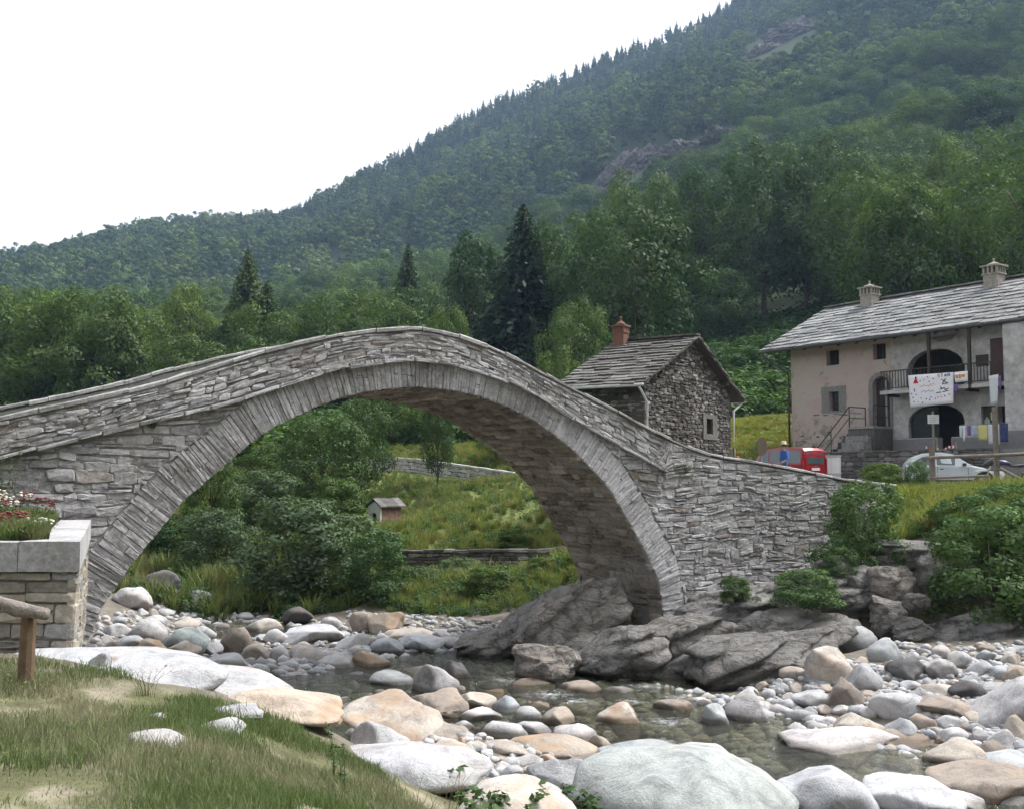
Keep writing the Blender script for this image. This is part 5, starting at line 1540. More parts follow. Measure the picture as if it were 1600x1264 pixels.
# terrace in front of the house, stairs, cabinet
def build_terrace():
    f = lambda k, y, z: HO + HE * k + HN * y + Vector((0, 0, z))
    zt = 5.15
    a, b = f(4.6, -3.4, 3.6), f(13.0, -3.4, 3.6)
    dry_wall('retaining_wall', [a, b], zt - 3.6, 'grey stone retaining wall below the village house terrace', M['wallgrey'], course=(.12, .24), length=(.25, .7))
    poly = [(4.7, -3.1), (14, -3.1), (14, -1.0), (14, -.06), (4.7, -.06)]
    t = MB().prism(poly, lambda u, v, w: (u, v, w), -.3, zt - HZ - .01).build('terrace_ground', M['concrete_old'])
    t.location = (HO.x, HO.y, HZ); t.rotation_euler = (0, 0, math.atan2(HE.y, HE.x))
    tag(t, 'grey paved terrace in front of the village house', None, None, 'structure')
    # steps to the pink door
    root = empty('door_steps', (HO.x, HO.y, HZ), math.atan2(HE.y, HE.x), 'stone steps with iron railing rising to the arched pink-house door', 'stairs')
    dd = hrect(1364, 588, 1391, 667)
    zl = dd[2]; kl0, kl1 = dd[0] - .35, dd[1] + .12
    MB().box(kl0, kl1, -1.5, -.04, -.1, zl - .12).build('landing_base', M['housestone'], root)
    MB().box(kl0 - .05, kl1, -1.55, -.034, zl - .118, zl - .01).build('landing_slab', M['coping'], root)
    n = 7; hstep = (zl + .0) / (n + 1) * .82
    for i in range(n):
        z1 = zl - .02 - (i + 1) * hstep; x1 = kl0 - .06 - i * .30
        MB().box(x1 - .30, x1 - .004, -1.45, -.05, -.1, z1 - .1, random.random()).build('step_base', M['housestone'], root)
        MB().box(x1 - .33, x1 - .006, -1.5, -.045, z1 - .098, z1, random.random()).build('tread', M['coping'], root)
    # steps coming down towards the yard
    for i in range(4):
        z1 = zl - .16 - (i + 1) * hstep
        MB().box(kl0 + .1, kl1 - .1, -1.56 - (i + 1) * .3, -1.56 - i * .3 - .004, -.1, z1, random.random()).build('front_step', M['coping'], root)
    def railing(pts, h=.95):
        top = [(x, y, z + h) for x, y, z in pts]; mid = [(x, y, z + h * .45) for x, y, z in pts]
        MB().tube(top, .028, 6).build('handrail', M['iron'], root); MB().tube(mid, .02, 6).build('middle_rail', M['iron'], root)
        for (x, y, z) in pts: MB().tube([(x, y, z - .3), (x, y, z + h)], .026, 6).build('rail_post', M['iron'], root)
    xb = kl0 - .06 - n * .30
    railing([(xb, -1.4, zl - .02 - n * hstep), ((xb + kl0) / 2, -1.4, zl - .02 - n * hstep * .5), (kl0, -1.4, zl)])
    railing([(kl0 + .02, -1.42, zl), (kl0 + .04, -.2, zl)])
    railing([(kl1 - .05, -1.45, zl), (kl1 - .05, -.2, zl)])
M['concrete_old'] = plain_mat('old_paving', (.21, .205, .19), .95, .2, 3)
build_terrace()

def on_ground(px, py_hint, d):
    p = at(px, py_hint, d)
    return Vector((p.x, p.y, ground(p.x, p.y)))

def build_cabinet():
    p = on_ground(1299, 735, 45.0)
    root = empty('utility_cabinet', p, R(-20), 'white double utility cabinet standing beside the red van', 'cabinet')
    MB().box(-.38, .38, -.18, .18, 0, .62).build('base_box', M['palemetal'], root)
    MB().box(-.40, .40, -.2, .2, .63, 1.42).build('upper_box', M['palemetal'], root)
    MB().box(-.36, -.01, -.212, -.201, .68, 1.36).build('door', M['white'], root)
    MB().box(.01, .36, -.212, -.201, .68, 1.36).build('door', M['white'], root)
    MB().box(-.43, .43, -.23, .23, 1.422, 1.47).build('lid', M['palemetal'], root)
M['palemetal'] = plain_mat('pale_metal', (.50, .51, .54), .6, .06, 3)
build_cabinet()

def build_round_sign():
    p = on_ground(1190, 740, 42.5)
    top = at(1189, 697, 42.5)
    root = empty('round_sign', p, R(32), 'brownish back of a round road sign left of the red van', 'road sign')
    h = top.z - p.z
    MB().tube([(0, 0, -.2), (0, 0, h + .3)], .03, 8).build('pole', M['greymetal'], root)
    n = 20
    V = [(.30 * math.cos(2 * math.pi * k / n), y, h + .38 * math.sin(2 * math.pi * k / n)) for y in (-.05, -.035) for k in range(n)]
    MB().add(V, [tuple(range(n)), tuple(range(2 * n - 1, n - 1, -1))] + [(k, (k + 1) % n, (k + 1) % n + n, k + n) for k in range(n)]).build('disc', M['signback'], root)
M['signback'] = plain_mat('weathered_sign_back', (.10, .075, .055), .6, .2, 6)
build_round_sign()

# ------------------------------------------------------------------ cloths on the balcony and the line
def cloth(name, corners, mat, label, cat, waves=3, amp=.03, thick=.008, nu=14, nv=8, sag=.0):
    """corners: tl, tr, br, bl world points"""
    tl, tr, br, bl = [Vector(c) for c in corners]
    nrm = (tr - tl).cross(bl - tl).normalized()
    root_loc = bl
    V = []
    for s in (0, 1):
        for j in range(nv + 1):
            for i in range(nu + 1):
                a, b = i / nu, j / nv
                p = (tl.lerp(tr, a)).lerp(bl.lerp(br, a), b) + nrm * (amp * math.sin(a * waves * 6.28 + b) * (.3 + b) + s * thick) - Vector((0, 0, sag * math.sin(a * math.pi)))
                V.append(p - root_loc)
    m = (nu + 1) * (nv + 1); F = []
    for j in range(nv):
        for i in range(nu):
            k = j * (nu + 1) + i
            F.append((k, k + 1, k + nu + 2, k + nu + 1)); F.append((m + k, m + k + nu + 1, m + k + nu + 2, m + k + 1))
    ring = [i for i in range(nu + 1)] + [(j + 1) * (nu + 1) - 1 for j in range(1, nv + 1)] + [nv * (nu + 1) + i for i in range(nu - 1, -1, -1)] + [j * (nu + 1) for j in range(nv - 1, 0, -1)]
    for q in range(len(ring)): F.append((ring[q], ring[(q + 1) % len(ring)], m + ring[(q + 1) % len(ring)], m + ring[q]))
    o = MB().add(V, F, .5, True).build(name, mat); o.location = root_loc
    tag(o, label, cat)
    return o, (tl - root_loc, tr - root_loc, br - root_loc, bl - root_loc), nrm

def hpt(px, py, off):
    u, z = huv(px, py, off)
    return HO + HE * u + HN * off + Vector((0, 0, z + HZ))
def build_banner():
    off = -1.06
    cs = [hpt(1419, 587, off), hpt(1490, 582, off), hpt(1489, 630, off), hpt(1422, 637, off)]
    o, (tl, tr, br, bl), nrm = cloth('banner', cs, M['cloth_white'], 'large white hand-painted cloth banner hung over the balcony rail', 'banner', 2, .02)
    front = nrm * (-.03 if (nrm.dot(HN) > 0) else .03)
    side = -1 if nrm.dot(HN) > 0 else 1
    def P(a, b, k=1.0):
        p = (tl.lerp(tr, a)).lerp(bl.lerp(br, a), b)
        w = .02 * math.sin(a * 2 * 6.28 + b) * (.3 + b)
        lift = max(.006, .006)
        return p + nrm * (w + (side * (.012 * k) if side > 0 else -.012 * k) + (.008 if side > 0 else 0))
    groups = {'red': [], 'black': [], 'orange': [], 'bluep': []}
    def quad(c, a0, b0, a1, b1, w=.008):
        da, db = a1 - a0, b1 - b0; l = math.hypot(da, db) or 1
        na, nb = -db / l * w, da / l * w * 1.3
        groups[c].append([P(a0 - na, b0 - nb), P(a1 - na, b1 - nb), P(a1 + na, b1 + nb), P(a0 + na, b0 + nb)])
    # red dress figure
    groups['red'].append([P(.10, .27), P(.23, .27), P(.19, .14), P(.145, .14)])
    groups['black'].append([P(.15, .13), P(.19, .13), P(.185, .06), P(.155, .06)])
    # small scattered marks
    for (a, b, c) in [(.27, .2, 'black'), (.36, .17, 'red'), (.44, .09, 'bluep'), (.56, .16, 'black'), (.47, .24, 'bluep'), (.12, .45, 'black'), (.13, .5, 'black'), (.05, .58, 'bluep'), (.16, .62, 'black'), (.08, .70, 'black'), (.1, .83, 'black'), (.2, .85, 'red'), (.28, .74, 'bluep'), (.31, .88, 'black'), (.4, .78, 'black'), (.47, .82, 'black'), (.5, .74, 'bluep'), (.66, .76, 'black'), (.74, .76, 'red'), (.82, .74, 'black'), (.92, .70, 'bluep'), (.60, .80, 'bluep')]:
        for k in range(3):
            an = random.uniform(0, 3.14); quad(c, a - .016 * math.cos(an), b - .025 * math.sin(an), a + .016 * math.cos(an), b + .025 * math.sin(an), .006)
    # two lines of loose brush script, and the darker drawing on the right
    for (b, a0, a1, c) in ((.36, .26, .58, 'orange'), (.55, .28, .56, 'bluep')):
        a = a0; last = (a0, b)
        while a < a1:
            nx = (a + random.uniform(.012, .03), b + random.uniform(-.05, .05)); quad(c, *last, *nx, .004); last = nx; a = nx[0]
    for (x0, y0, x1, y1) in [(.74, .20, .86, .32), (.84, .18, .76, .34), (.76, .36, .9, .33), (.72, .42, .76, .52), (.70, .52, .80, .48), (.8, .46, .84, .56), (.82, .56, .90, .5), (.62, .62, .74, .61), (.77, .61, .90, .58)]:
        quad('black', x0, y0, x1, y1, .010)
    # letters S T A R along the top edge
    LET = {'S': [(1, 0, 0, .1), (0, .1, 0, .45), (0, .45, 1, .55), (1, .55, 1, .9), (1, .9, 0, 1)], 'T': [(0, 0, 1, 0), (.5, 0, .5, 1)], 'A': [(0, 1, .5, 0), (.5, 0, 1, 1), (.2, .65, .8, .65)], 'R': [(0, 0, 0, 1), (0, 0, 1, .15), (1, .15, .9, .45), (.9, .45, 0, .5), (.3, .5, 1, 1)]}
    a = .655
    for ch, c in zip('STAR', ('orange', 'bluep', 'black', 'bluep')):
        for (x0, y0, x1, y1) in LET[ch]: quad(c, a + x0 * .05, .03 + y0 * .09, a + x1 * .05, .03 + y1 * .09, .008)
        a += .075
    for c, qs in groups.items():
        mb = MB()
        for q in qs: mb.add(q, [(0, 1, 2, 3)])
        mb.build('painted_marks', M[c], o, fix=False)['kind'] = 'stuff'
    cs = [hpt(1491, 582, off - .02), hpt(1512, 580, off - .02), hpt(1512, 596, off - .02), hpt(1492, 598, off - .02)]
    o2, (tl2, tr2, br2, bl2), n2 = cloth('small_banner', cs, M['cloth_white'], 'short white strip banner with orange marks beside the large one', 'banner', 1, .01, nu=6, nv=3)
    mb = MB(); s2 = -1 if n2.dot(HN) > 0 else 1
    for a0, a1, b0, b1 in ((.1, .3, .3, .6), (.35, .5, .25, .65), (.55, .8, .3, .55)):
        Q = lambda a, b: (tl2.lerp(tr2, a)).lerp(bl2.lerp(br2, a), b) + n2 * (s2 * .022 + (.008 if s2 > 0 else 0))
        mb.add([Q(a0, b1), Q(a1, b1), Q(a1, b0), Q(a0, b0)], [(0, 1, 2, 3)])
    mb.build('painted_marks', M['orange'], o2, fix=False)['kind'] = 'stuff'
    cloth('towel', [hpt(1545, 588, off), hpt(1560, 585, off), hpt(1559, 630, off), hpt(1547, 632, off)], M['palecloth'], 'long pale blue-grey towel hanging over the balcony rail by the white wing', 'towel', 1.5, .04, nu=8)
    cloth('towel', [hpt(1560.5, 588, off), hpt(1564, 587, off), hpt(1564, 608, off), hpt(1561, 609, off)], M['purple'], 'narrow purple cloth beside the long pale towel on the balcony', 'cloth', 1, .02, nu=4, nv=4)
    cloth('towel', [hpt(1490, 601, off + .02), hpt(1496, 600, off + .02), hpt(1496, 613, off + .02), hpt(1490, 613, off + .02)], M['purple'], 'small purple cloth on the balcony rail under the short strip banner', 'cloth', 1, .02, nu=4, nv=4)
    # laundry on a line in front of the ground floor
    lo = -2.6
    u0, z0 = huv(1500, 664, lo); u1, z1 = huv(1580, 660, lo)
    line = MB().tube([HO + HE * u0 + HN * lo + Vector((0, 0, z0 + HZ)), HO + HE * u1 + HN * lo + Vector((0, 0, z1 + HZ))], .012, 5).build('washing_line', M['greymetal'])
    tag(line, 'thin washing line stretched before the ground floor', 'washing line')
    for (x0, x1, y0, y1, mt, lab, cat) in [(1499, 1504, 665, 684, 'palecloth', 'white garment at the left end of the washing line', 'garment'), (1504, 1508, 665, 689, 'cloth_white', 'long thin white garment second from the left on the line', 'garment'), (1511, 1516, 665, 680, 'purple', 'dull purple garment on the washing line', 'garment'),
                                           (1518, 1526, 665, 681, 'lightblue', 'light blue garment on the washing line', 'garment'), (1528, 1543, 664, 688, 'yellow', 'yellow towel on the washing line', 'towel'), (1543.5, 1561, 663, 694, 'palecloth', 'wide pale grey sheet on the washing line', 'sheet'), (1563, 1575, 662, 690, 'darkblue', 'dark navy cloth at the right end of the washing line', 'cloth')]:
        cloth('laundry', [hpt(x0, y0, lo), hpt(x1, y0 - .5, lo), hpt(x1, y1, lo), hpt(x0, y1, lo)], M[mt], lab, cat, random.uniform(.8, 2), .03, nu=6, nv=5)
build_banner()

# notice board on a post, fence along the bank edge
def build_fence():
    d = 33.0
    pts = [on_ground(px, 757, dd) for px, dd in ((1457, 33.2), (1558, 32.4), (1680, 31.6))]
    root = empty('river_railing', pts[0], 0, 'grey wooden railing along the bank edge below the house', 'railing')
    b = pts[0]
    hs = [at(1457, 698, 33.2).z - pts[0].z, at(1558, 636, 32.4).z - pts[1].z, 1.1]
    for p, h in zip(pts, hs):
        q = p - b
        MB().box(q.x - .065, q.x + .065, q.y - .06, q.y + .06, q.z - .4, q.z + h).build('post', M['wood'], root)
    r0 = [at(1440, 716, 33.25) - b, at(1457, 714.5, 33.12) - b, at(1558, 711, 32.3) - b, at(1680, 705, 31.5) - b]
    MB().tube([Vector((p.x, p.y - .07, p.z)) for p in r0], .055, 8).build('top_rail', M['wood'], root)
    r1 = [at(1440, 747, 33.25) - b, at(1545, 743, 32.4) - b]
    MB().tube([Vector((p.x, p.y - .07, p.z)) for p in r1], .04, 8).build('lower_rail', M['wood'], root)
    r2 = [at(1560, 731, 32.2) - b, at(1612, 760, 31.8) - b]
    MB().tube([Vector((p.x, p.y - .10, p.z)) for p in r2], .05, 8).build('diagonal_brace', M['wood'], root)
    # kerb
    k = [on_ground(px, 760, dd) for px, dd in ((1436, 32.7), (1457, 32.9), (1558, 32.1), (1690, 31.2))]
    kr = empty('bank_kerb', k[0], 0, 'low pale stone kerb under the river railing', 'kerb')
    kb = k[0]
    pts_ = [p - kb for p in k]
    for a, c in zip(pts_[:-1], pts_[1:]):
        n = max(1, int((c - a).length / .9))
        for i in range(n):
            s, e = a.lerp(c, i / n), a.lerp(c, (i + 1) / n - .008)
            t = (e - s).normalized(); m = Vector((t.y, -t.x, 0)) * .14
            V = [s - m, e - m, e + m, s + m]; zt = random.uniform(.16, .19)
            MB().add([(p.x, p.y, min(s.z, e.z) - .3) for p in V] + [(p.x, p.y, max(s.z, e.z) + zt) for p in V], [(3, 2, 1, 0), (4, 5, 6, 7), (0, 1, 5, 4), (1, 2, 6, 5), (2, 3, 7, 6), (3, 0, 4, 7)], random.random()).build('kerb_stone', M['coping'], kr)
    # notice
    p = on_ground(1460, 740, 38.5)
    nr = empty('notice_sign', p, R(-8), 'small grey notice board on a thin post by the silver car', 'sign')
    h = at(1460, 655, 38.5).z - p.z
    MB().box(-.035, .035, -.03, .03, -.2, h + .3).build('post', M['wood'], nr)
    MB().box(-.20, .20, -.07, -.035, h - .17, h + .17).build('panel', M['palemetal'], nr)
    for k_ in range(4): MB().box(-.15, .15 - .05 * (k_ % 2), -.074, -.0705, h + .09 - k_ * .065, h + .105 - k_ * .065).build('text_line', M['greymetal'], nr)
build_fence()

# ------------------------------------------------------------------ foliage
M['leaf'] = leaf_mat('broadleaf', (.044, .088, .028), (.094, .152, .040))
M['leaf_bright'] = leaf_mat('bright_leaf', (.062, .110, .028), (.085, .138, .034))
M['leaf_dark'] = leaf_mat('spruce_needles', (.038, .070, .032), (.055, .092, .040), .2)
M['leaf_willow'] = leaf_mat('willow_leaf', (.078, .122, .056), (.105, .152, .068))
M['leaf_bush'] = leaf_mat('bush_leaf', (.058, .115, .040), (.088, .155, .050))
M['herb'] = leaf_mat('meadow_herb', (.155, .21, .055), (.25, .265, .09), .3)
M['straw'] = leaf_mat('dry_grass', (.20, .17, .075), (.27, .23, .11), .3)
M['bark'] = plain_mat('bark', (.085, .07, .055), .95, .35, 6, .1, 0, .6)

def leaf_quads(P, Nn, size, r_, aspect=.55):
    """diamond leaves at P facing Nn"""
    n = len(P)
    t = r_.normal(size=(n, 3)); t -= (t * Nn).sum(1)[:, None] * Nn; t /= np.linalg.norm(t, axis=1)[:, None] + 1e-9
    b = np.cross(Nn, t)
    L = (size * r_.uniform(.7, 1.3, n))[:, None]
    V = np.stack([P - t * L * .5, P + b * L * .5 * aspect + Nn * L * .08, P + t * L * .5, P - b * L * .5 * aspect + Nn * L * .08], 1).reshape(-1, 3)
    q = np.arange(n * 4).reshape(n, 4)
    return V, q, np.repeat(r_.uniform(0, 1, n), 4)

def unit(v): return v / (np.linalg.norm(v, axis=1)[:, None] + 1e-9)

def crown_mesh(name, seed, n_leaves, size, shape='round', lobes=36, z0=.22, mat=None, loose=0.0, nr=.38):
    r_ = np.random.default_rng(seed)
    C, Rr = [], []
    for k in range(lobes):
        f = (k + .5) / lobes
        z = z0 + (1 - z0) * (f * .88 + .04) + r_.uniform(-.03, .03)
        g = (z - z0) / (1 - z0)
        if shape == 'round': prof = math.sin(math.pi * min(max(g * .86 + .10, 0), 1)) ** .6
        elif shape == 'tall': prof = (1 - g) ** .55 * (.35 + .65 * min(1, g * 5)) 
        else: prof = math.sqrt(max(0, 1 - (g * .95) ** 2))
        a = k * 2.39996 + r_.uniform(-.5, .5)
        rad = .36 * prof * math.sqrt(r_.uniform(.25, 1.0)) * r_.uniform(.8, 1.15)
        C.append((math.cos(a) * rad, math.sin(a) * rad, z)); Rr.append(r_.uniform(.09, .165) * (.55 + .45 * prof))
    C = np.array(C); Rr = np.array(Rr)
    w = Rr ** 2; w /= w.sum()
    li = r_.choice(lobes, n_leaves, p=w)
    dirs = unit(r_.normal(size=(n_leaves, 3)) + np.array([0, 0, .35]))
    out = C[li].copy(); out[:, 2] = 0; out = unit(out + 1e-6)
    dirs = unit(dirs + out * .45)
    rr = Rr[li] * (r_.uniform(.55, 1.08, n_leaves) + loose * r_.exponential(.3, n_leaves))
    P = C[li] + dirs * rr[:, None] * np.array([1.05, 1.05, .85])
    P += (fbm(P * 14 + seed, 2)[:, None] - .5) * .03
    P[:, 2] = np.clip(P[:, 2], .0, 1.05)
    Nn = unit(dirs * 1.1 + r_.normal(size=(n_leaves, 3)) * nr + np.array([0, 0, .2]))
    V, q, rn = leaf_quads(P, Nn, size, r_)
    # per-lobe tint so that clumps read light and dark green
    lt = r_.uniform(0, 1, lobes)
    rn = rn * .5 + np.repeat(lt[li], 4) * .5
    me = np_mesh(name, V, quads=q, rnd=rn); me.materials.append(mat)
    return me, C

def trunk_mesh(name, seed, C, r0=.018, zt=.75, limbs=9, multi=False):
    r_ = np.random.default_rng(seed + 500)
    mb = MB()
    pts = [(0, 0, -.06)] + [(r_.normal() * .008 * k, r_.normal() * .008 * k, zt * k / 6) for k in range(1, 7)]
    if not multi: mb.tube(pts, [r0 * 1.35] + [r0 * (1 - .13 * k) for k in range(6)], 7)
    idx = r_.choice(len(C), min(limbs, len(C)), replace=False)
    for i in idx:
        c = C[i]
        b = 0.0 if multi else min(max(c[2] * .55, .10), zt * .9)
        p0 = np.array([0, 0, b]); p1 = p0 * .4 + c * .6 + np.array([0, 0, -.02])
        mb.tube([tuple(p0 if not multi else p0 + r_.normal(size=3) * np.array([.03, .03, 0])), tuple(p0 * .55 + c * .45 + r_.normal(size=3) * .015), tuple(c)], [r0 * .5, r0 * .35, r0 * .12], 5)
    me_o = mb.build(name, M['bark'], None, fix=False)
    me = me_o.data; bpy.data.objects.remove(me_o)
    return me

def spruce_mesh(name, seed, tiers, per, quads_per, mat, droop=.35):
    r_ = np.random.default_rng(seed)
    P, T, L = [], [], []
    for k in range(tiers):
        f = k / (tiers - 1); z = .07 + .91 * f
        rad = .48 * (1 - f) ** .75 * r_.uniform(.8, 1.12) + .015
        m = max(4, int(per * (1 - f * .6)))
        for j in range(m):
            a = 2 * math.pi * (j + r_.uniform(-.4, .4)) / m + k
            rl = rad * r_.uniform(.7, 1.1)
            for q in range(quads_per):
                s = (q + .6) / quads_per
                d = np.array([math.cos(a), math.sin(a), 0])
                p = d * rl * s + np.array([0, 0, z - droop * rl * s * s + .02])
                P.append(p + r_.normal(size=3) * .006); T.append(d * 1.0 + np.array([0, 0, -.22 * s]) + r_.normal(size=3) * np.array([.45, .45, .16])); L.append(rl / quads_per * 1.45 + .010)
    P = np.array(P); T = unit(np.array(T)); L = np.array(L)
    Nn = unit(np.cross(T, np.cross(np.array([[0, 0, 1.]]), T)) + r_.normal(size=P.shape) * .4)
    b = np.cross(Nn, T)
    V = np.stack([P - T * L[:, None] * .5, P + b * L[:, None] * .33, P + T * L[:, None] * .55 - np.array([0, 0, .004]), P - b * L[:, None] * .33], 1).reshape(-1, 3)
    me = np_mesh(name, V, quads=np.arange(len(V)).reshape(-1, 4), rnd=np.repeat(r_.uniform(0, 1, len(P)), 4)); me.materials.append(mat)
    return me

TREES, TRUNKS = [], []
for i in range(5):
    me, C = crown_mesh('crown', 100 + i, 9500, .026, 'round' if i < 3 else 'tall', 44, .16 if i % 2 else .22, M['leaf'])
    TREES.append(me); TRUNKS.append(trunk_mesh('trunk', i, C))
BRIGHT = []
for i in range(2):
    me, C = crown_mesh('crown', 140 + i, 8500, .028, 'round', 40, .12, M['leaf_bright']); BRIGHT.append((me, trunk_mesh('trunk', 40 + i, C)))
SPR = [spruce_mesh('crown', 200 + i, 72, 22, 9, M['leaf_dark']) for i in range(2)]
SPT = trunk_mesh('trunk', 77, np.array([[0, 0, .9]]), .014, .95, 0)
BUSH = []
for i, (mt, sh) in enumerate([('leaf_bush', 'dome'), ('leaf_bush', 'dome'), ('leaf_willow', 'dome'), ('leaf_willow', 'round'), ('leaf_bright', 'dome')]):
    me, C = crown_mesh('foliage', 300 + i, 9000, .036, sh, 38, .0, M[mt], .25); BUSH.append((me, trunk_mesh('stems', 60 + i, C, .016, .6, 10, True)))

def plant(name, px, py_top, d, w_px, crown, trunk, label, cat, group=None, parts=('crown', 'trunk'), rz=None, sink=0.0, py_base=None):
    p = at(px, py_top, d)
    g = ground(p.x, p.y) - sink if py_base is None else at(px, py_base, d).z
    h = p.z - g
    root = empty(name, (p.x, p.y, g), random.uniform(0, 6.28) if rz is None else rz, label, cat, group)
    w = w_px * d / FPX * 1.28
    h = max(h, .42 * w)
    for nm, me in zip(parts, (crown, trunk)):
        o = link_mesh(nm, me, None, root); o.scale = (w, w, h)
    return root

NAMED_TREES = [  # px, top, d, width, kind, label
 (1000, 268, 128, 150, 'T0', 'round-topped broadleaf tree right of the rock face above the stone house'),
 (1078, 258, 132, 110, 'T3', 'slim broadleaf tree between the two roundest trees above the stone house'),
 (1190, 224, 126, 175, 'T1', 'tallest broadleaf tree midway between the stone house and the long house'),
 (1288, 222, 128, 150, 'T2', 'large broadleaf tree rising left of the first house chimney'),
 (1388, 243, 134, 130, 'T0', 'broadleaf tree standing behind the first house chimney'),
 (1400, 318, 112, 110, 'T3', 'smaller pale broadleaf tree directly behind the first house chimney'),
 (1512, 205, 128, 170, 'T1', 'very large broadleaf tree behind the second house chimney'),
 (1590, 295, 108, 100, 'T2', 'broadleaf tree at the right edge above the roof'),
 (1600, 195, 150, 140, 'T0', 'high broadleaf crown in the top right wood edge'),
 (818, 322, 98, 185, 'S0', 'tall dark spruce rising above the right flank of the bridge'),
 (742, 366, 105, 150, 'T4', 'airy broadleaf tree left of the tall dark spruce'),
 (892, 338, 100, 165, 'T2', 'pale broadleaf tree right of the tall dark spruce'),
 (638, 384, 112, 110, 'S1', 'thin pale conifer above the bridge crown'),
 (388, 392, 120, 130, 'S0', 'tall greenish spruce of the pair above the left bridge flank'),
 (418, 440, 112, 125, 'S1', 'shorter dark spruce of the pair above the left bridge flank'),
 (288, 440, 118, 95, 'T3', 'cone-shaped pale broadleaf tree left of the spruce pair'),
 (572, 452, 105, 90, 'T1', 'rounded broadleaf tree left of the thin pale conifer'),
 (700, 472, 74, 80, 'B0', 'small bright green tree just behind the bridge crown'),
 (868, 545, 62, 90, 'B1', 'bright leafy tree beside the left eave of the stone house'),
 (905, 470, 78, 110, 'T0', 'dark broadleaf tree behind the chimney of the stone house'),
 (180, 512, 92, 170, 'B1', 'broad light green tree behind the left bridge parapet'),
 (300, 525, 88, 150, 'B0', 'light green tree behind the parapet left of the spruces'),
 (60, 560, 90, 130, 'T1', 'green tree behind the bridge at the left edge'),
 (400, 530, 84, 110, 'B1', 'low light green tree just behind the parapet'),
 (500, 470, 120, 110, 'T4', 'broadleaf tree between the spruce pair and the bridge crown'),
 (684, 590, 54, 70, 'T3', 'slender tree with bare trunk standing by the lane under the arch'),
 (775, 640, 60, 80, 'T0', 'dark leafy tree by the lane under the arch'),
 (610, 600, 68, 110, 'T0', 'dark tree at the lane bend seen through the arch'),
 (500, 640, 46, 160, 'T1', 'leafy tree in the middle of the arch opening'),
 (560, 622, 50, 100, 'T2', 'pale leafy tree left of the lane under the arch'),
 (420, 690, 52, 110, 'T4', 'tree at the upper left of the arch opening'),
 (335, 690, 37, 110, 'T3', 'slim tree beside the left haunch of the arch'),
 (1130, 420, 115, 110, 'T4', 'shaded broadleaf tree behind the stone house gable'),
]
def trees():
    for (px, top, d, w, k, lab) in NAMED_TREES:
        i = int(k[1])
        cr, tr = (TREES[i], TRUNKS[i]) if k[0] == 'T' else ((SPR[i], SPT) if k[0] == 'S' else BRIGHT[i])
        plant('spruce_tree' if k[0] == 'S' else 'broadleaf_tree', px, top, d, w, cr, tr, lab, 'tree')
    # the wood behind, tree by tree as far as they can be told apart
    r_ = np.random.default_rng(5); n = 0
    while n < 215:
        az = r_.uniform(-.49, .49); px = 800 + 1600 * math.tan(az); d = r_.uniform(88, 215)
        if 1000 < px < 1320 and d < 118: continue
        x, y = px_x(px, d), d
        z = ground(x, y)
        h = r_.uniform(9, 15) * (1.15 if px > 900 else .9)
        con = r_.random() < .14 and px < 1000
        top = 745 - (z + h - 4) * 1600 / d
        w = h * (.33 if con else r_.uniform(.6, .8)) * 1600 / d
        i = int(r_.integers(5))
        plant('spruce_tree' if con else 'broadleaf_tree', px, top, d, w, SPR[i % 2] if con else BRIGHT[i % 2][0] if (px < 620 and i < 2) else TREES[i], SPT if con else BRIGHT[i % 2][1] if (px < 620 and i < 2) else TRUNKS[i],
              tree_label(px, top, d, con), 'tree', 'spruces of the hillside wood' if con else 'broadleaf trees of the hillside wood')
        n += 1
def tree_label(px, top, d, con):
    kind = 'dark spruce' if con else 'broadleaf tree'
    near = sorted(NAMED_TREES, key=lambda b: abs(b[0] - px) + abs(b[1] - top) * .5)
    for b in near[:5]:
        side = ('left of' if px < b[0] else 'right of') if abs(px - b[0]) > b[3] * .45 else ('behind' if d > b[2] else 'in front of')
        lab = '%s of the wood %s the %s' % (kind, side, short_tree(b[5]))
        if lab not in SEEN_LABELS: break
    SEEN_LABELS[lab] = 1
    return lab
def short_tree(label):
    return short_name(label)
def px_x(px, d): return (px - 800) / 1600 * d
trees()

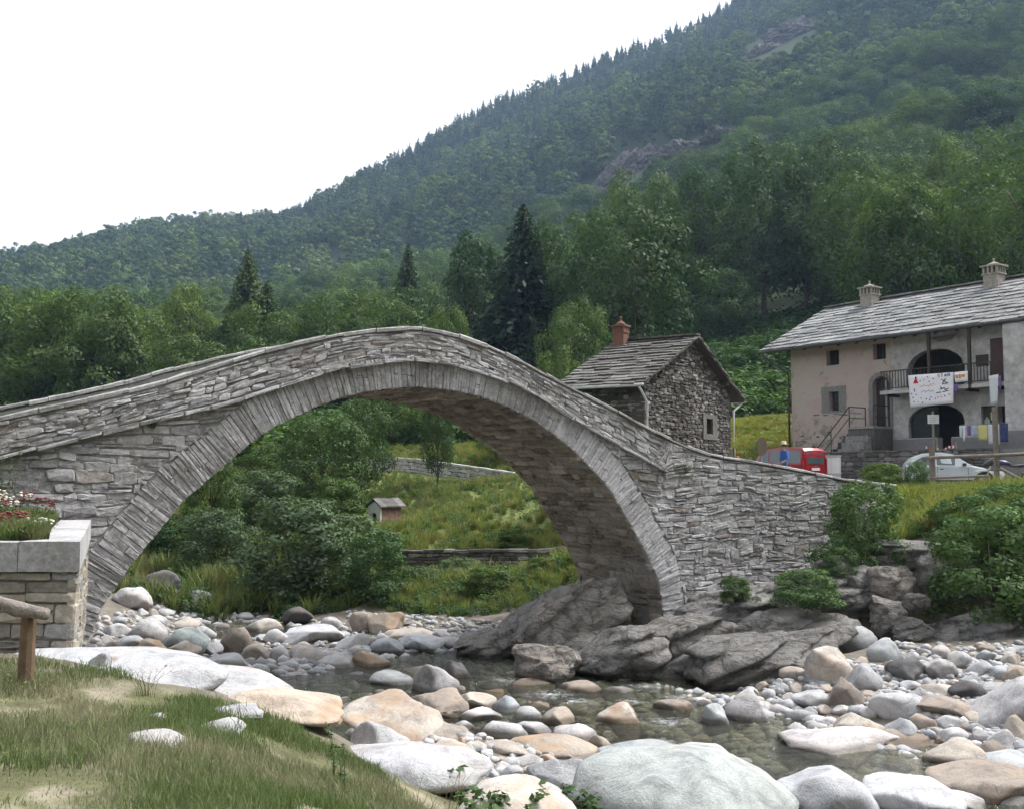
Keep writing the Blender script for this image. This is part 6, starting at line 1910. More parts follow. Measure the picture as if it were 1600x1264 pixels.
NAMED_BUSHES = [  # px, top, d, w, kind, label, base
 (470, 775, 31, 190, 2, 'big grey-green willow bush on the far bank under the arch', None),
 (590, 826, 30, 115, 0, 'dark green bush with drooping crown right of the big willow', None),
 (345, 790, 34, 120, 3, 'willow bush behind the left gravel under the arch', None),
 (262, 800, 36, 90, 0, 'dark bush close to the left foot of the arch', None),
 (400, 730, 42, 130, 3, 'tall pale bush in the left half of the arch opening', None),
 (530, 745, 43, 100, 4, 'yellow-green bush left of the wayside shrine', None),
 (530, 800, 35, 150, 2, 'willow bush directly behind the big willow', None),
 (712, 868, 33.5, 80, 3, 'pale spreading shrub in front of the terrace wall', None),
 (768, 902, 29, 95, 4, 'bright green shrub above the rocks left of the pier', None),
 (660, 905, 31, 80, 2, 'low grey-green shrub right of the drooping bush', None),
 (850, 905, 30, 60, 4, 'low herb bush on the ledge left of the pier', None),
 (800, 852, 37.6, 60, 4, 'tangled shrub hanging over the terrace wall', None),
 (1350, 748, 24.4, 125, 0, 'dense dark green bush growing against the bridge abutment', 895),
 (1310, 850, 23.6, 60, 1, 'small bush below the dense abutment bush', 905),
 (1258, 886, 22.4, 105, 1, 'ferny green bush on the ledge below the abutment', 948),
 (1548, 785, 22.6, 200, 1, 'huge leafy bush overhanging the right bank', 975),
 (1610, 775, 23.6, 170, 0, 'leafy bush at the right picture edge behind the huge one', 930),
 (1510, 768, 25.2, 130, 1, 'bush on the upper right bank behind the huge one', 880),
 (1580, 752, 27, 130, 0, 'low bush at the top of the right bank under the kerb', 830),
 (1432, 718, 30.5, 40, 1, 'leafy weed standing in front of the silver car', 775),
 (1380, 722, 30.5, 80, 4, 'yellow-green weed bush at the end of the bridge parapet', 775),
 (1150, 900, 22.9, 60, 4, 'tuft of weeds growing out of the abutment foot', 940),
 (1575, 695, 45.0, 60, 4, 'green shrub in front of the white wing', 740),
 (1240, 525, 88, 120, 1, 'scrub bush at the foot of the wood left of the long house', None),
 (1150, 545, 84, 120, 1, 'scrub bush on the slope behind the stone house gable', None),
]
def bushes():
    for (px, top, d, w, i, lab, base) in NAMED_BUSHES:
        plant('bush', px, top, d, w, BUSH[i][0], BUSH[i][1], lab, 'bush', None, ('foliage', 'stems'), None, .05, base)
bushes()

# ------------------------------------------------------------------ masses: forest, undergrowth, meadow, weeds (instanced)
def scatter(name, P, idx, scl, rotz, protos, label, cat):
    hid = bpy.data.collections.new(name + '_kinds')
    for k, me in enumerate(protos):
        o = bpy.data.objects.new('%s_kind_%02d' % (name, k), me); hid.objects.link(o)
    me = bpy.data.meshes.new(name); me.vertices.add(len(P)); me.vertices.foreach_set("co", np.asarray(P, np.float32).ravel())
    a = me.attributes.new('idx', 'INT', 'POINT'); a.data.foreach_set('value', np.asarray(idx, np.int32))
    a = me.attributes.new('scl', 'FLOAT_VECTOR', 'POINT'); a.data.foreach_set('vector', np.asarray(scl, np.float32).ravel())
    rot = np.zeros((len(P), 3), np.float32); rot[:, 2] = rotz
    a = me.attributes.new('rot', 'FLOAT_VECTOR', 'POINT'); a.data.foreach_set('vector', rot.ravel())
    o = link_mesh(name, me)
    ng = bpy.data.node_groups.new(name, 'GeometryNodeTree')
    ng.interface.new_socket('Geometry', in_out='INPUT', socket_type='NodeSocketGeometry'); ng.interface.new_socket('Geometry', in_out='OUTPUT', socket_type='NodeSocketGeometry')
    gi, go = ng.nodes.new('NodeGroupInput'), ng.nodes.new('NodeGroupOutput')
    ip = ng.nodes.new('GeometryNodeInstanceOnPoints'); ci = ng.nodes.new('GeometryNodeCollectionInfo')
    ci.inputs['Collection'].default_value = hid; ci.inputs['Separate Children'].default_value = True; ci.inputs['Reset Children'].default_value = True
    def named(nm, typ):
        n = ng.nodes.new('GeometryNodeInputNamedAttribute'); n.data_type = typ; n.inputs['Name'].default_value = nm; return n.outputs[0]
    er = ng.nodes.new('FunctionNodeEulerToRotation')
    ng.links.new(gi.outputs[0], ip.inputs['Points']); ng.links.new(ci.outputs[0], ip.inputs['Instance'])
    ip.inputs['Pick Instance'].default_value = True
    ng.links.new(named('idx', 'INT'), ip.inputs['Instance Index']); ng.links.new(named('rot', 'FLOAT_VECTOR'), er.inputs[0]); ng.links.new(er.outputs[0], ip.inputs['Rotation']); ng.links.new(named('scl', 'FLOAT_VECTOR'), ip.inputs['Scale'])
    ng.links.new(ip.outputs[0], go.inputs[0])
    o.modifiers.new('scatter', 'NODES').node_group = ng
    return tag(o, label, cat, None, 'stuff')

M['leaf_far'] = leaf_mat('far_broadleaf', (.032, .074, .026), (.130, .186, .046), .12, .5)
FAR = []
for i in range(6):
    me, C = crown_mesh('far_crown_%d' % i, 400 + i, 2600, .050, 'round' if i < 4 else 'tall', 17, .06, M['leaf_far'], 0, .2); FAR.append(me)
for i in range(3):
    FAR.append(spruce_mesh('far_spruce_%d' % i, 420 + i, 20, 9, 2, M['leaf_dark'], .3))

CLIFFS = [  # px, py, w, h, roll
 (962, 282, 130, 62, -38), (1010, 250, 90, 44, -30), (1075, 235, 120, 46, -14), (1130, 212, 90, 44, -16), (1240, 50, 110, 44, -16), (1195, 78, 70, 30, -30), (1155, 190, 40, 14, 0), (935, 312, 60, 34, -40)]
def far_hit(px, py):
    return hit(px, py, 1000.0)
def forest():
    r_ = np.random.default_rng(11)
    n = 9000
    az = r_.uniform(-.58, .53, n); d = np.sqrt(r_.uniform(190 ** 2, 890 ** 2, n))
    near = r_.uniform(195, 430, 2600); az = np.r_[az, r_.uniform(-.58, .53, 2600)]; d = np.r_[d, near]
    x, y = np.tan(az) * d, d
    z = H(x, y)
    P = np.stack([x, y, z], -1)
    patch = fbm(P / 70 + 5, 2)
    px = 800 + 1600 * x / y
    py = 745 - (z - 4) * 1600 / y
    con = r_.random(len(x)) < np.clip((d - 480) / 600 + (patch - .5) * 1.4 + np.where((px > 430) & (px < 1200), .12, -.25), .03, .7)
    con |= (d > 760) & (px > 440) & (r_.random(len(x)) < .55)
    h = np.where(con, r_.uniform(9, 16, len(x)), r_.uniform(7.5, 14.5, len(x))) * np.clip(1.1 - d / 3200, .75, 1.1)
    h = h * np.clip(np.exp(r_.normal(0, .2, len(x))), .72, 1.28)
    w = h * np.where(con, r_.uniform(.34, .46, len(x)), r_.uniform(.9, 1.3, len(x)))
    keep = np.ones(len(x), bool)
    for (cx, cy, cw, ch, roll) in CLIFFS:
        a = R(roll); dx, dy = px - cx, (py - cy)
        u = dx * math.cos(a) + dy * math.sin(a); v = -dx * math.sin(a) + dy * math.cos(a)
        hp = h * 1600 / d
        keep &= ~((np.abs(u) < cw * .47) & (v > -ch * .45) & (v < ch * .40 + hp * .5))
    # clearing of scrub and grass on the upper slope
    idx = np.where(con, 6 + r_.integers(0, 3, len(x)), r_.integers(0, 6, len(x)))
    idx = np.where(~con & (d < 380), 9 + r_.integers(0, 5, len(x)), idx)
    P[:, 2] -= .3
    k = keep
    scatter('forest', P[k], idx[k], np.stack([w, w, h], -1)[k], r_.uniform(0, 6.28, k.sum()), FAR + TREES, 'dense mixed forest covering the mountain slopes', 'forest')
    for (cx, cy, cw, ch, roll) in CLIFFS:
        g = far_hit(cx, cy + ch * .2)
        if g is None: continue
        rock(cx, cy, cw, ch, 'cliff', None, None, depth=.45, roll=roll, kind='C', d=g.y, name='mountain_crag', cat='crag')
        PLACED.pop()
COLS['cliff'] = (.17, .155, .155, .05)
forest()
CL = ['steep bare rock face above the stone house wood', 'rock band joining the steep bare face on its upper right', 'broken grey rock band on the wooded slope', 'upper end of the broken rock band', 'grey crag near the top of the mountain slope', 'small crag below the top grey crag', 'tiny pale slab above the rock band', 'lowest tip of the steep bare rock face']
for o, l in zip([o for o in scene.objects if o.name.startswith('mountain_crag')], CL): o["label"] = l

def blade_tuft(name, seed, n, h, lean, mat, w=.02, rad=.25):
    r_ = np.random.default_rng(seed)
    a = r_.uniform(0, 6.28, n); rr = rad * np.sqrt(r_.uniform(0, 1, n))
    b = np.stack([np.cos(a) * rr, np.sin(a) * rr, np.zeros(n)], -1)
    hh = h * r_.uniform(.5, 1.1, n)
    ln = np.stack([np.cos(a), np.sin(a), np.zeros(n)], -1) * (lean * hh * r_.uniform(.3, 1.2, n))[:, None]
    s = r_.uniform(0, 6.28, n); sd_ = np.stack([np.cos(s), np.sin(s), np.zeros(n)], -1) * w
    m = b + ln * .35 + np.stack([0 * hh, 0 * hh, hh * .6], -1); t = b + ln + np.stack([0 * hh, 0 * hh, hh], -1)
    V = np.stack([b - sd_, b + sd_, m + sd_ * .8, m - sd_ * .8, t], 1).reshape(-1, 3)
    i = np.arange(n) * 5
    me = np_mesh(name, V, quads=np.stack([i, i + 1, i + 2, i + 3], -1), tris=np.stack([i + 3, i + 2, i + 4], -1), rnd=np.repeat(r_.uniform(0, 1, n), 5)); me.materials.append(mat)
    return me
def leafy_tuft(name, seed, n, mat, size=.10):
    r_ = np.random.default_rng(seed)
    P = unit(r_.normal(size=(n, 3))) * r_.uniform(.25, .5, (n, 1)); P[:, 2] = np.abs(P[:, 2]) * 1.6 + .05
    Nn = unit(P + r_.normal(size=(n, 3)) * .5 + np.array([0, 0, .5]))
    V, q, rn = leaf_quads(P, Nn, size, r_); me = np_mesh(name, V, quads=q, rnd=rn); me.materials.append(mat); return me
TUFT_G = [blade_tuft('tuft_g%d' % i, 30 + i, 70, 1.0, .5, M['herb'], .022) for i in range(2)]
TUFT_S = [blade_tuft('tuft_s%d' % i, 40 + i, 60, 1.0, .6, M['straw'], .016) for i in range(2)]
TUFT_L = [leafy_tuft('tuft_l%d' % i, 50 + i, 130, M['leaf_bush'], .15) for i in range(2)] + [leafy_tuft('tuft_l2', 53, 130, M['leaf_bright'], .15)]
KINDS = TUFT_G + TUFT_S + TUFT_L           # 0,1 green  2,3 straw  4,5 leafy  6 bright leafy
def cover(name, px0, px1, d0, d1, n, hmin, hmax, wts, label, cat, seed, keep=None, wide=1.0):
    r_ = np.random.default_rng(seed)
    px = r_.uniform(px0, px1, n); d = np.sqrt(r_.uniform(d0 ** 2, d1 ** 2, n))
    if keep is not None:
        m = keep(px, d); px, d = px[m], d[m]
    x = (px - 800) / 1600 * d; z = H(x, d)
    w = np.array(wts, float); idx = r_.choice(len(KINDS), len(px), p=w / w.sum())
    patch = fbm(np.stack([x * .25, d * .25, 0 * x], -1), 2)
    h = r_.uniform(hmin, hmax, len(px)) * (.6 + .8 * patch)
    scatter(name, np.stack([x, d, z - .03], -1), idx, np.stack([h * wide, h * wide, h], -1), r_.uniform(0, 6.28, len(px)), KINDS, label, cat)
def lane(px, d):        # keep the lane and the terrace top free
    ok = ~((d > 33.6) & (d < 36.1) & (px > 650))
    dl = np.interp(px, [560, 590, 640, 700, 790, 860], [59.5, 59.5, 58.5, 57, 55, 53.5])
    return ok & ~((d > dl - 1.2) & (d < dl + 2.5) & (px > 560))
cover('meadow', 520, 960, 33, 66, 6500, .18, .50, [3, 3, .7, .7, 2.2, 2.2, 2.0], 'rough flowery meadow on the terraced slope under the arch', 'meadow', 61, lane)
cover('far_bank_herbs', 180, 760, 29, 60, 4200, .25, .8, [2, 2, .3, .3, 3, 3, 1.4], 'weeds and brambles covering the far river bank', 'weeds', 62, lambda px, d: (px < 560) | (d < 34))
cover('rock_foot_herbs', 600, 905, 26.3, 34, 1500, .2, .6, [2, 2, .3, .3, 3, 3, 2], 'low weeds on the far bank above the rocks left of the pier', 'weeds', 67, lambda px, d: d > np.interp(px, [600, 760, 905], [28.5, 26.5, 27.5]))
cover('bank_weeds', 1300, 1720, 25.2, 32.2, 4200, .20, .60, [1.5, 1.5, .5, .5, 3, 3, 2.5], 'tall weeds and grasses on the right bank below the railing', 'weeds', 63, lambda px, d: ((px > 1385) | (d > 28.5)) & (d < 31.2))
cover('hill_scrub', 960, 1720, 70, 128, 3200, 1.2, 3.0, [0, 0, 0, 0, 3, 3, .8], 'green scrub on the slope behind the houses', 'scrub', 64, lambda px, d: (px > 1040) | (d > 74), 1.2)
cover('wood_undergrowth', -150, 1000, 62, 150, 4200, 1.2, 3.2, [0, 0, 0, 0, 3, 3, .6], 'leafy undergrowth below the wood behind the bridge', 'undergrowth', 65, lambda px, d: (px < 560) | (d > 68), 1.2)
cover('hay_meadow', 1090, 1330, 52, 72, 2600, .12, .32, [4, 4, 1.5, 1.5, 0, 0, .2], 'mown green meadow between the two houses', 'meadow', 66, lambda px, d: (d > 53), 2.2)

# ------------------------------------------------------------------ foreground grass
def grass():
    r_ = np.random.default_rng(21)
    n = 150000
    px = r_.uniform(-250, 900, n); d = 3.6 + 6.6 * r_.uniform(0, 1, n) ** .85
    x = (px - 800) / 1600 * d
    P = np.stack([x, d, 0 * x], -1)
    patch = fbm(P * 1.3, 3); fine = fbm(P * 5, 2)
    edge = np.interp(px, [-250, 0, 130, 250, 400, 520, 620, 700, 800, 900], [9.8, 9.5, 9.4, 9.3, 9.2, 8.9, 8.2, 7.4, 6.4, 5.4]) + (fine - .5) * 1.2
    keep = (d < edge) & (r_.random(n) < np.clip((patch - .38) * 6, .28, 1)) 
    px, d, x, patch = px[keep], d[keep], x[keep], patch[keep]
    n = len(x); z = H(x, d)
    b = np.stack([x, d, z - .01], -1)
    hh = r_.uniform(.025, .10, n) * np.clip((patch - .30) * 5, .25, 1.1) * np.where(r_.random(n) < .06, 1.8, 1)
    a = r_.uniform(0, 6.28, n)
    ln = np.stack([np.cos(a), np.sin(a), 0 * a], -1) * (hh * r_.uniform(.1, .7, n))[:, None]
    s = r_.uniform(0, 6.28, n); w = r_.uniform(.0016, .004, n)
    sd_ = np.stack([np.cos(s), np.sin(s), 0 * s], -1) * w[:, None]
    up = lambda f: np.stack([0 * hh, 0 * hh, hh * f], -1)
    V = np.stack([b - sd_, b + sd_, b + ln * .3 + up(.6) + sd_ * .8, b + ln * .3 + up(.6) - sd_ * .8, b + ln + up(1.0)], 1).reshape(-1, 3)
    i = np.arange(n) * 5
    dry = np.clip((fbm(np.stack([x * .9 + 7, d * .9, 0 * x], -1), 3) - .45) * 4 + r_.normal(0, .28, n), 0, 1)[:, None]
    c = np.array([.135, .185, .07]) * (1 - dry) + np.array([.31, .295, .19]) * dry
    c = c * r_.uniform(.7, 1.25, (n, 1))
    me = np_mesh('grass', V, quads=np.stack([i, i + 1, i + 2, i + 3], -1), tris=np.stack([i + 3, i + 2, i + 4], -1), cols=np.repeat(c, 5, 0))
    m, nt, out = new_mat('grass_blade'); at_ = nt.nodes.new("ShaderNodeAttribute"); at_.attribute_name = "col"
    df = N(nt, "ShaderNodeBsdfDiffuse"); tr = N(nt, "ShaderNodeBsdfTranslucent"); mx = N(nt, "ShaderNodeMixShader", Fac=.3)
    nt.links.new(at_.outputs['Color'], df.inputs[0]); nt.links.new(at_.outputs['Color'], tr.inputs[0]); nt.links.new(df.outputs[0], mx.inputs[1]); nt.links.new(tr.outputs[0], mx.inputs[2]); nt.links.new(mx.outputs[0], out.inputs['Surface'])
    me.materials.append(m)
    tag(link_mesh('grass', me), 'rough green and straw-coloured grass on the near bank', 'grass', None, 'stuff')
grass()

def weed(px, py, d, h, n_leaf, leaf, label, mat='leaf_bush', stems=1, spread=.05, cat='weed', name='weed', blossoms=None, z=None, lean=.15, thick=.005):
    p = at(px, py, d); z = ground(p.x, p.y) if z is None else z
    root = empty(name, (p.x, p.y, z), 0, label, cat)
    r_ = np.random.default_rng(int(px * 7 + py))
    st = MB(); LP, LN = [], []; tips = []
    for s in range(stems):
        a = r_.uniform(0, 6.28); q = np.array([math.cos(a), math.sin(a), 0]) * spread * r_.uniform(0, 1)
        hh = h * r_.uniform(.75, 1.1); l = np.array([math.cos(a), math.sin(a), 0]) * lean * hh * r_.uniform(.2, 1.2)
        pts = [q + l * (f ** 2) + np.array([0, 0, hh * f * (1 - .12 * f)]) for f in np.linspace(-.05, 1, 6)]
        st.tube([tuple(c) for c in pts], [thick, thick * .9, thick * .8, thick * .65, thick * .5, thick * .3], 5); tips.append(pts[-1])
        for k in range(n_leaf):
            f = r_.uniform(.08, 1); c = q + l * f * f + np.array([0, 0, hh * f * (1 - .12 * f)])
            b = r_.uniform(0, 6.28); o = np.array([math.cos(b), math.sin(b), .25]) * leaf * r_.uniform(.35, .7)
            LP.append(c + o); LN.append(np.array([math.cos(b) * .35, math.sin(b) * .35, .9]) + r_.normal(size=3) * .3)
    st.build('stems', M['stem'], root, fix=False)
    if LP:
        V, q, rn = leaf_quads(np.array(LP), unit(np.array(LN)), leaf * 1.3, r_, .6)
        me = np_mesh('leaves', V, quads=q, rnd=rn); me.materials.append(M[mat]); link_mesh('leaves', me, None, root)
    if blossoms:
        mb = MB()
        for t in tips:
            for k in range(5):
                c = t + r_.normal(size=3) * .03; mb.lathe([(.004, -.01), (.02, 0), (.022, .008), (.006, .014)], tuple(c), 6, r_.random())
        mb.build('blossoms', M[blossoms], root, fix=False)
    return root
M['stem'] = plain_mat('plant_stem', (.10, .11, .04), .9, .2)
M['valerian'] = plain_mat('red_blossom', (.26, .06, .07), .9, .2)
M['whitebloom'] = plain_mat('white_blossom', (.66, .64, .55), .9, .1)
def weeds():
    weed(528, 1165, 7.3, .52, 26, .028, 'tall thin leafy weed rising from the grass before the calm pool', stems=2)
    weed(542, 1170, 7.1, .40, 22, .026, 'shorter leafy weed beside the tall thin weed', stems=2)
    for k, (px, py, d, h, lab) in enumerate([(800, 1205, 8.8, .40, 'bramble with broad leaves behind the long white slab'), (850, 1190, 9.4, .42, 'bramble bush left of the huge pale boulder'), (770, 1215, 8.4, .34, 'low bramble at the tip of the long white slab'), (700, 1165, 9.2, .34, 'leafy weed behind the long white slab'), (900, 1170, 9.9, .34, 'bramble sprig beside the bright orange stone'), (820, 1240, 8.0, .28, 'small bramble below the brambles by the slab')]):
        weed(px, py, d, h, 26, .066, lab, 'leaf_bush' if k % 2 else 'leaf_bright', 8, .18, 'bramble', 'bramble', None, None, .7, .003)
    for (px, py, d, h, lab) in [(690, 1262, 5.3, .42, 'cluster of dry wiry stalks at the bottom edge'), (640, 1240, 5.8, .34, 'thin dry stalks left of the flat orange-tan boulder'), (745, 1250, 5.6, .36, 'dry stalks in front of the flat orange-tan boulder')]:
        weed(px, py, d, h, 3, .012, lab, 'herb', 9, .12, 'weed', 'dry_stalks', None, None, .4, .002)
    weed(230, 1078, 8.7, .26, 1, .02, 'wispy grass tuft right of the wooden post', 'herb', 22, .10, 'grass tuft', 'grass_tuft', None, None, .8, .0018)
    weed(20, 1075, 8.3, .16, 1, .02, 'grass tuft left of the wooden post foot', 'herb', 20, .10, 'grass tuft', 'grass_tuft', None, None, .6, .0018)
    weed(60, 1075, 8.4, .16, 1, .02, 'grass tuft at the foot of the wooden post', 'herb', 26, .12, 'grass tuft', 'grass_tuft', None, None, .6, .0018)
    # planter
    zt = PLANTER.location.z + PL_ZT - .06
    for (px, py, d, h, bl, lab, n) in [(12, 800, 12.2, .55, 'whitebloom', 'white-flowering plant at the left end of the planter', 9), (40, 800, 12.4, .55, 'valerian', 'red-flowering plant in the planter', 9), (20, 812, 11.6, .34, 'valerian', 'short red-flowering plant at the planter front', 7), (70, 805, 12.5, .42, None, 'leafy plant at the right end of the planter', 9), (-30, 805, 12.0, .6, 'whitebloom', 'white-flowering plant beyond the left edge in the planter', 8), (55, 815, 11.4, .25, 'whitebloom', 'low cream-flowering plant by the planter cap', 8)]:
        weed(px, py, d, h, 14, .032, lab, 'leaf_bright' if bl else 'leaf_bush', n, .22, 'flower', 'flowering_plant', bl, zt, .25)
    weed(5, 790, 12.8, 1.15, 22, .04, 'tall climbing weed against the bridge wall at the left edge', 'leaf_bush', 7, .3, 'weed', 'weed', None, zt, .12)
    r_ = np.random.default_rng(3)
    n = 900; f = r_.uniform(0, 1, n); yy = 10.75 + f * 4.6; x1 = -4.95 - f * 1.9; xx = x1 - r_.exponential(.9, n)
    scatter('planter_grass', np.stack([xx, yy, np.full(n, zt)], -1), r_.choice([0, 1, 2, 3, 6], n, p=[.35, .35, .1, .1, .1]), np.stack([r_.uniform(.14, .3, n)] * 3, -1), r_.uniform(0, 6.28, n), KINDS, 'grass and weeds filling the stone planter', 'grass')
    # tufts rooted in the bridge masonry
    for (px, py, lab) in [(1073, 735, 'green tuft growing on the bridge wall near the end of the string course'), (236, 664, 'mossy tuft under the string course at the left haunch'), (1180, 700, 'short tuft on the parapet coping')]:
        s, z = bsz(px, py); p = BO + BA * s - BB * .03; d = p.y
        weed(px, py, d, .22, 10, .03, lab, 'leaf_bright', 9, .10, 'wall plant', 'wall_plant', None, z - .05, .8)
weeds()

# ------------------------------------------------------------------ vehicles
def car_paint(name, c, rough=.3):
    m, nt, out = new_mat(name)
    n1 = noise(nt, 3, 4, .6); r1 = ramp(nt, [(.3, tuple(x * .9 for x in c)), (.7, tuple(min(1, x * 1.05) for x in c))]); nt.links.new(n1.outputs[0], r1.inputs[0])
    p = finish(nt, out, r1.outputs[0], rough, None, 0, 0, .5)
    p.inputs['Coat Weight'].default_value = .5; p.inputs['Coat Roughness'].default_value = .08
    return m
M['redpaint'] = car_paint('red_car_paint', (.30, .012, .02))
M['silver'] = car_paint('silver_car_paint', (.45, .50, .54), .3)
M['carglass'] = plain_mat('car_glass', (.07, .09, .10), .06, .1, 2, .8, 0, 0)
M['plastic'] = plain_mat('dark_plastic', (.035, .035, .038), .6, .15)
M['lamp_red'] = plain_mat('red_lamp', (.35, .01, .01), .2, .1)
M['lamp_clear'] = plain_mat('clear_lamp', (.55, .56, .58), .15, .1)
M['chrome'] = plain_mat('bright_metal', (.6, .6, .62), .25, .05, 3, .5, .9)

def section(st):
    x, zb, zk, zt, wb, wk, wt = st
    h = [(wb, zb), (wk + .015, (zb + zk) / 2), (wk, zk), (wt, zt), (wt * .6, zt + .025)]
    return [(x, y, z) for y, z in h] + [(x, 0, zt + .035)] + [(x, -y, z) for y, z in h[::-1]]
def lerp_st(sts, x):
    for a, b in zip(sts[:-1], sts[1:]):
        if a[0] <= x <= b[0]:
            f = (x - a[0]) / (b[0] - a[0]); return [p + (q - p) * f for p, q in zip(a, b)]
    return sts[-1]
def loft(sts):
    mb = MB(); V, F = [], []
    secs = [section(s) for s in sts]; n = len(secs[0])
    for s in secs: V += s
    for i in range(len(secs) - 1):
        for k in range(n): F.append((i * n + k, i * n + (k + 1) % n, (i + 1) * n + (k + 1) % n, (i + 1) * n + k))
    F += [tuple(range(n)), tuple(range(len(V) - 1, len(V) - n - 1, -1))]
    return mb.add(V, F, .5, False)
def side_patch(mb, sts, xs, f0, f1, side, off=.006):
    """glass strip on the cabin side between belt (0) and roof (1); xs: list of (x, f0, f1)"""
    V = []
    for (x, a, b) in xs:
        s = lerp_st(sts, x)
        for f in (a, b): V.append((x, side * (s[5] + (s[6] - s[5]) * f + off), s[2] + (s[3] - s[2]) * f))
    F = [(2 * i, 2 * i + 2, 2 * i + 3, 2 * i + 1) for i in range(len(xs) - 1)]
    n = len(V); V2 = [(x, y - side * .012, z) for x, y, z in V]
    F2 = [tuple(i + n for i in f[::-1]) for f in F]
    mb.add(V + V2, F + F2)
def wheel(root, x, y, r, w=.17):
    t = MB(); n = 18; prof = [(r * .62, -w / 2), (r * .93, -w / 2), (r, -w / 3), (r, w / 3), (r * .93, w / 2), (r * .62, w / 2)]
    V, F = [], []
    for (q, z) in prof:
        for k in range(n): V.append((x + q * math.cos(2 * math.pi * k / n), y + z, r + q * math.sin(2 * math.pi * k / n)))
    m = len(prof)
    for i in range(m):
        for k in range(n): F.append((i * n + k, i * n + (k + 1) % n, ((i + 1) % m) * n + (k + 1) % n, ((i + 1) % m) * n + k))
    wh = t.add(V, F, .5, True).build('wheel', M['rubber'], root)
    rm = MB()
    for k in range(5):
        a = 2 * math.pi * k / 5
        rm.tube([(x, y, r), (x + r * .6 * math.cos(a), y, r + r * .6 * math.sin(a))], [.035, .05], 6)
    V = [(x + r * .63 * s * math.cos(2 * math.pi * k / n), y + d, r + r * .63 * s * math.sin(2 * math.pi * k / n)) for d in (-w * .4, w * .4) for s in (1, .85) for k in range(n)]
    F = [(k, (k + 1) % n, n + (k + 1) % n, n + k) for k in range(n)] + [(2 * n + k, 2 * n + (k + 1) % n, 3 * n + (k + 1) % n, 3 * n + k) for k in range(n)] + [(k, (k + 1) % n, 2 * n + (k + 1) % n, 2 * n + k) for k in range(n)]
    rm.add(V, F).build('rim', M['greymetal'], wh)

def build_van():
    p = on_ground(1224, 735, 46.0)
    root = empty('red_van', (p.x, p.y, p.z), R(122), 'red family van seen from behind, parked at the end of the bridge', 'van')
    root.scale = (.9, .9, .95)
    S = [(-2.06, .50, 1.02, 1.40, .76, .81, .70), (-2.02, .38, 1.04, 1.66, .80, .84, .70), (-1.9, .32, 1.05, 1.78, .82, .85, .70), (-1.2, .28, 1.05, 1.83, .83, .86, .71), (0, .28, 1.05, 1.83, .83, .86, .71), (.55, .28, 1.05, 1.77, .83, .86, .69), (.9, .28, 1.06, 1.55, .83, .86, .71), (1.28, .28, 1.06, 1.16, .83, .85, .74), (1.8, .3, .92, .98, .81, .82, .66), (2.06, .4, .72, .78, .72, .74, .56)]
    b = loft(S).build('body', M['redpaint'], root)
    for s in (-1, 1):
        for xs, nm in (([(-1.85, .12, .72), (-1.75, .10, .86), (-.85, .10, .88)], 'rear_side_window'), ([(-.70, .10, .88), (.10, .10, .88)], 'side_window'), ([(.22, .10, .88), (.55, .10, .82), (1.0, .12, .60)], 'front_side_window')):
            mb = MB(); side_patch(mb, S, xs, 0, 1, s); mb.build(nm, M['carglass'], root)
        for x in (-1.3, 1.25): wheel(root, x, s * .74, .31)
        MB().box(-2.0, 1.2, s * .86 - .012 if s > 0 else -.875, s * .86 + .015 if s > 0 else -.848, .62, .70).build('side_strip', M['plastic'], root)
        MB().box(-2.085, -2.0, s * .74 - .05, s * .74 + .05, .80, 1.34).build('tail_lamp', M['lamp_red'], root)
        MB().box(1.92, 2.05, s * .55 - .14, s * .55 + .14, .66, .78).build('headlight', M['lamp_clear'], root)
        m = MB(); m.box(.82, .95, s * .98 - .09, s * .98 + .09, 1.08, 1.24); m.build('mirror', M['plastic'], root)
    V = [(-2.075, -.60, 1.08), (-2.075, .60, 1.08), (-2.062, .58, 1.38), (-2.036, .55, 1.60), (-2.036, -.55, 1.60), (-2.062, -.58, 1.38)]
    MB().add(V + [(x + .02, y, z) for x, y, z in V], [(0, 1, 2, 5), (5, 2, 3, 4), (6, 11, 8, 7), (11, 10, 9, 8)]).build('rear_window', M['carglass'], root)
    MB().box(-2.13, -1.95, -.80, .80, .36, .56).build('rear_bumper', M['plastic'], root)
    MB().box(-2.085, -2.062, -.27, .27, .78, .90).build('number_plate', M['white'], root)
    MB().box(-2.10, -2.07, -.09, .09, .955, .985).build('tailgate_handle', M['chrome'], root)
    V = [(1.26, -.70, 1.10), (1.26, .70, 1.10), (.62, .62, 1.755), (.62, -.62, 1.755)]
    MB().add([(x + .02, y, z + .03) for x, y, z in V] + V, [(0, 1, 2, 3), (7, 6, 5, 4)]).build('windscreen', M['carglass'], root)
build_van()

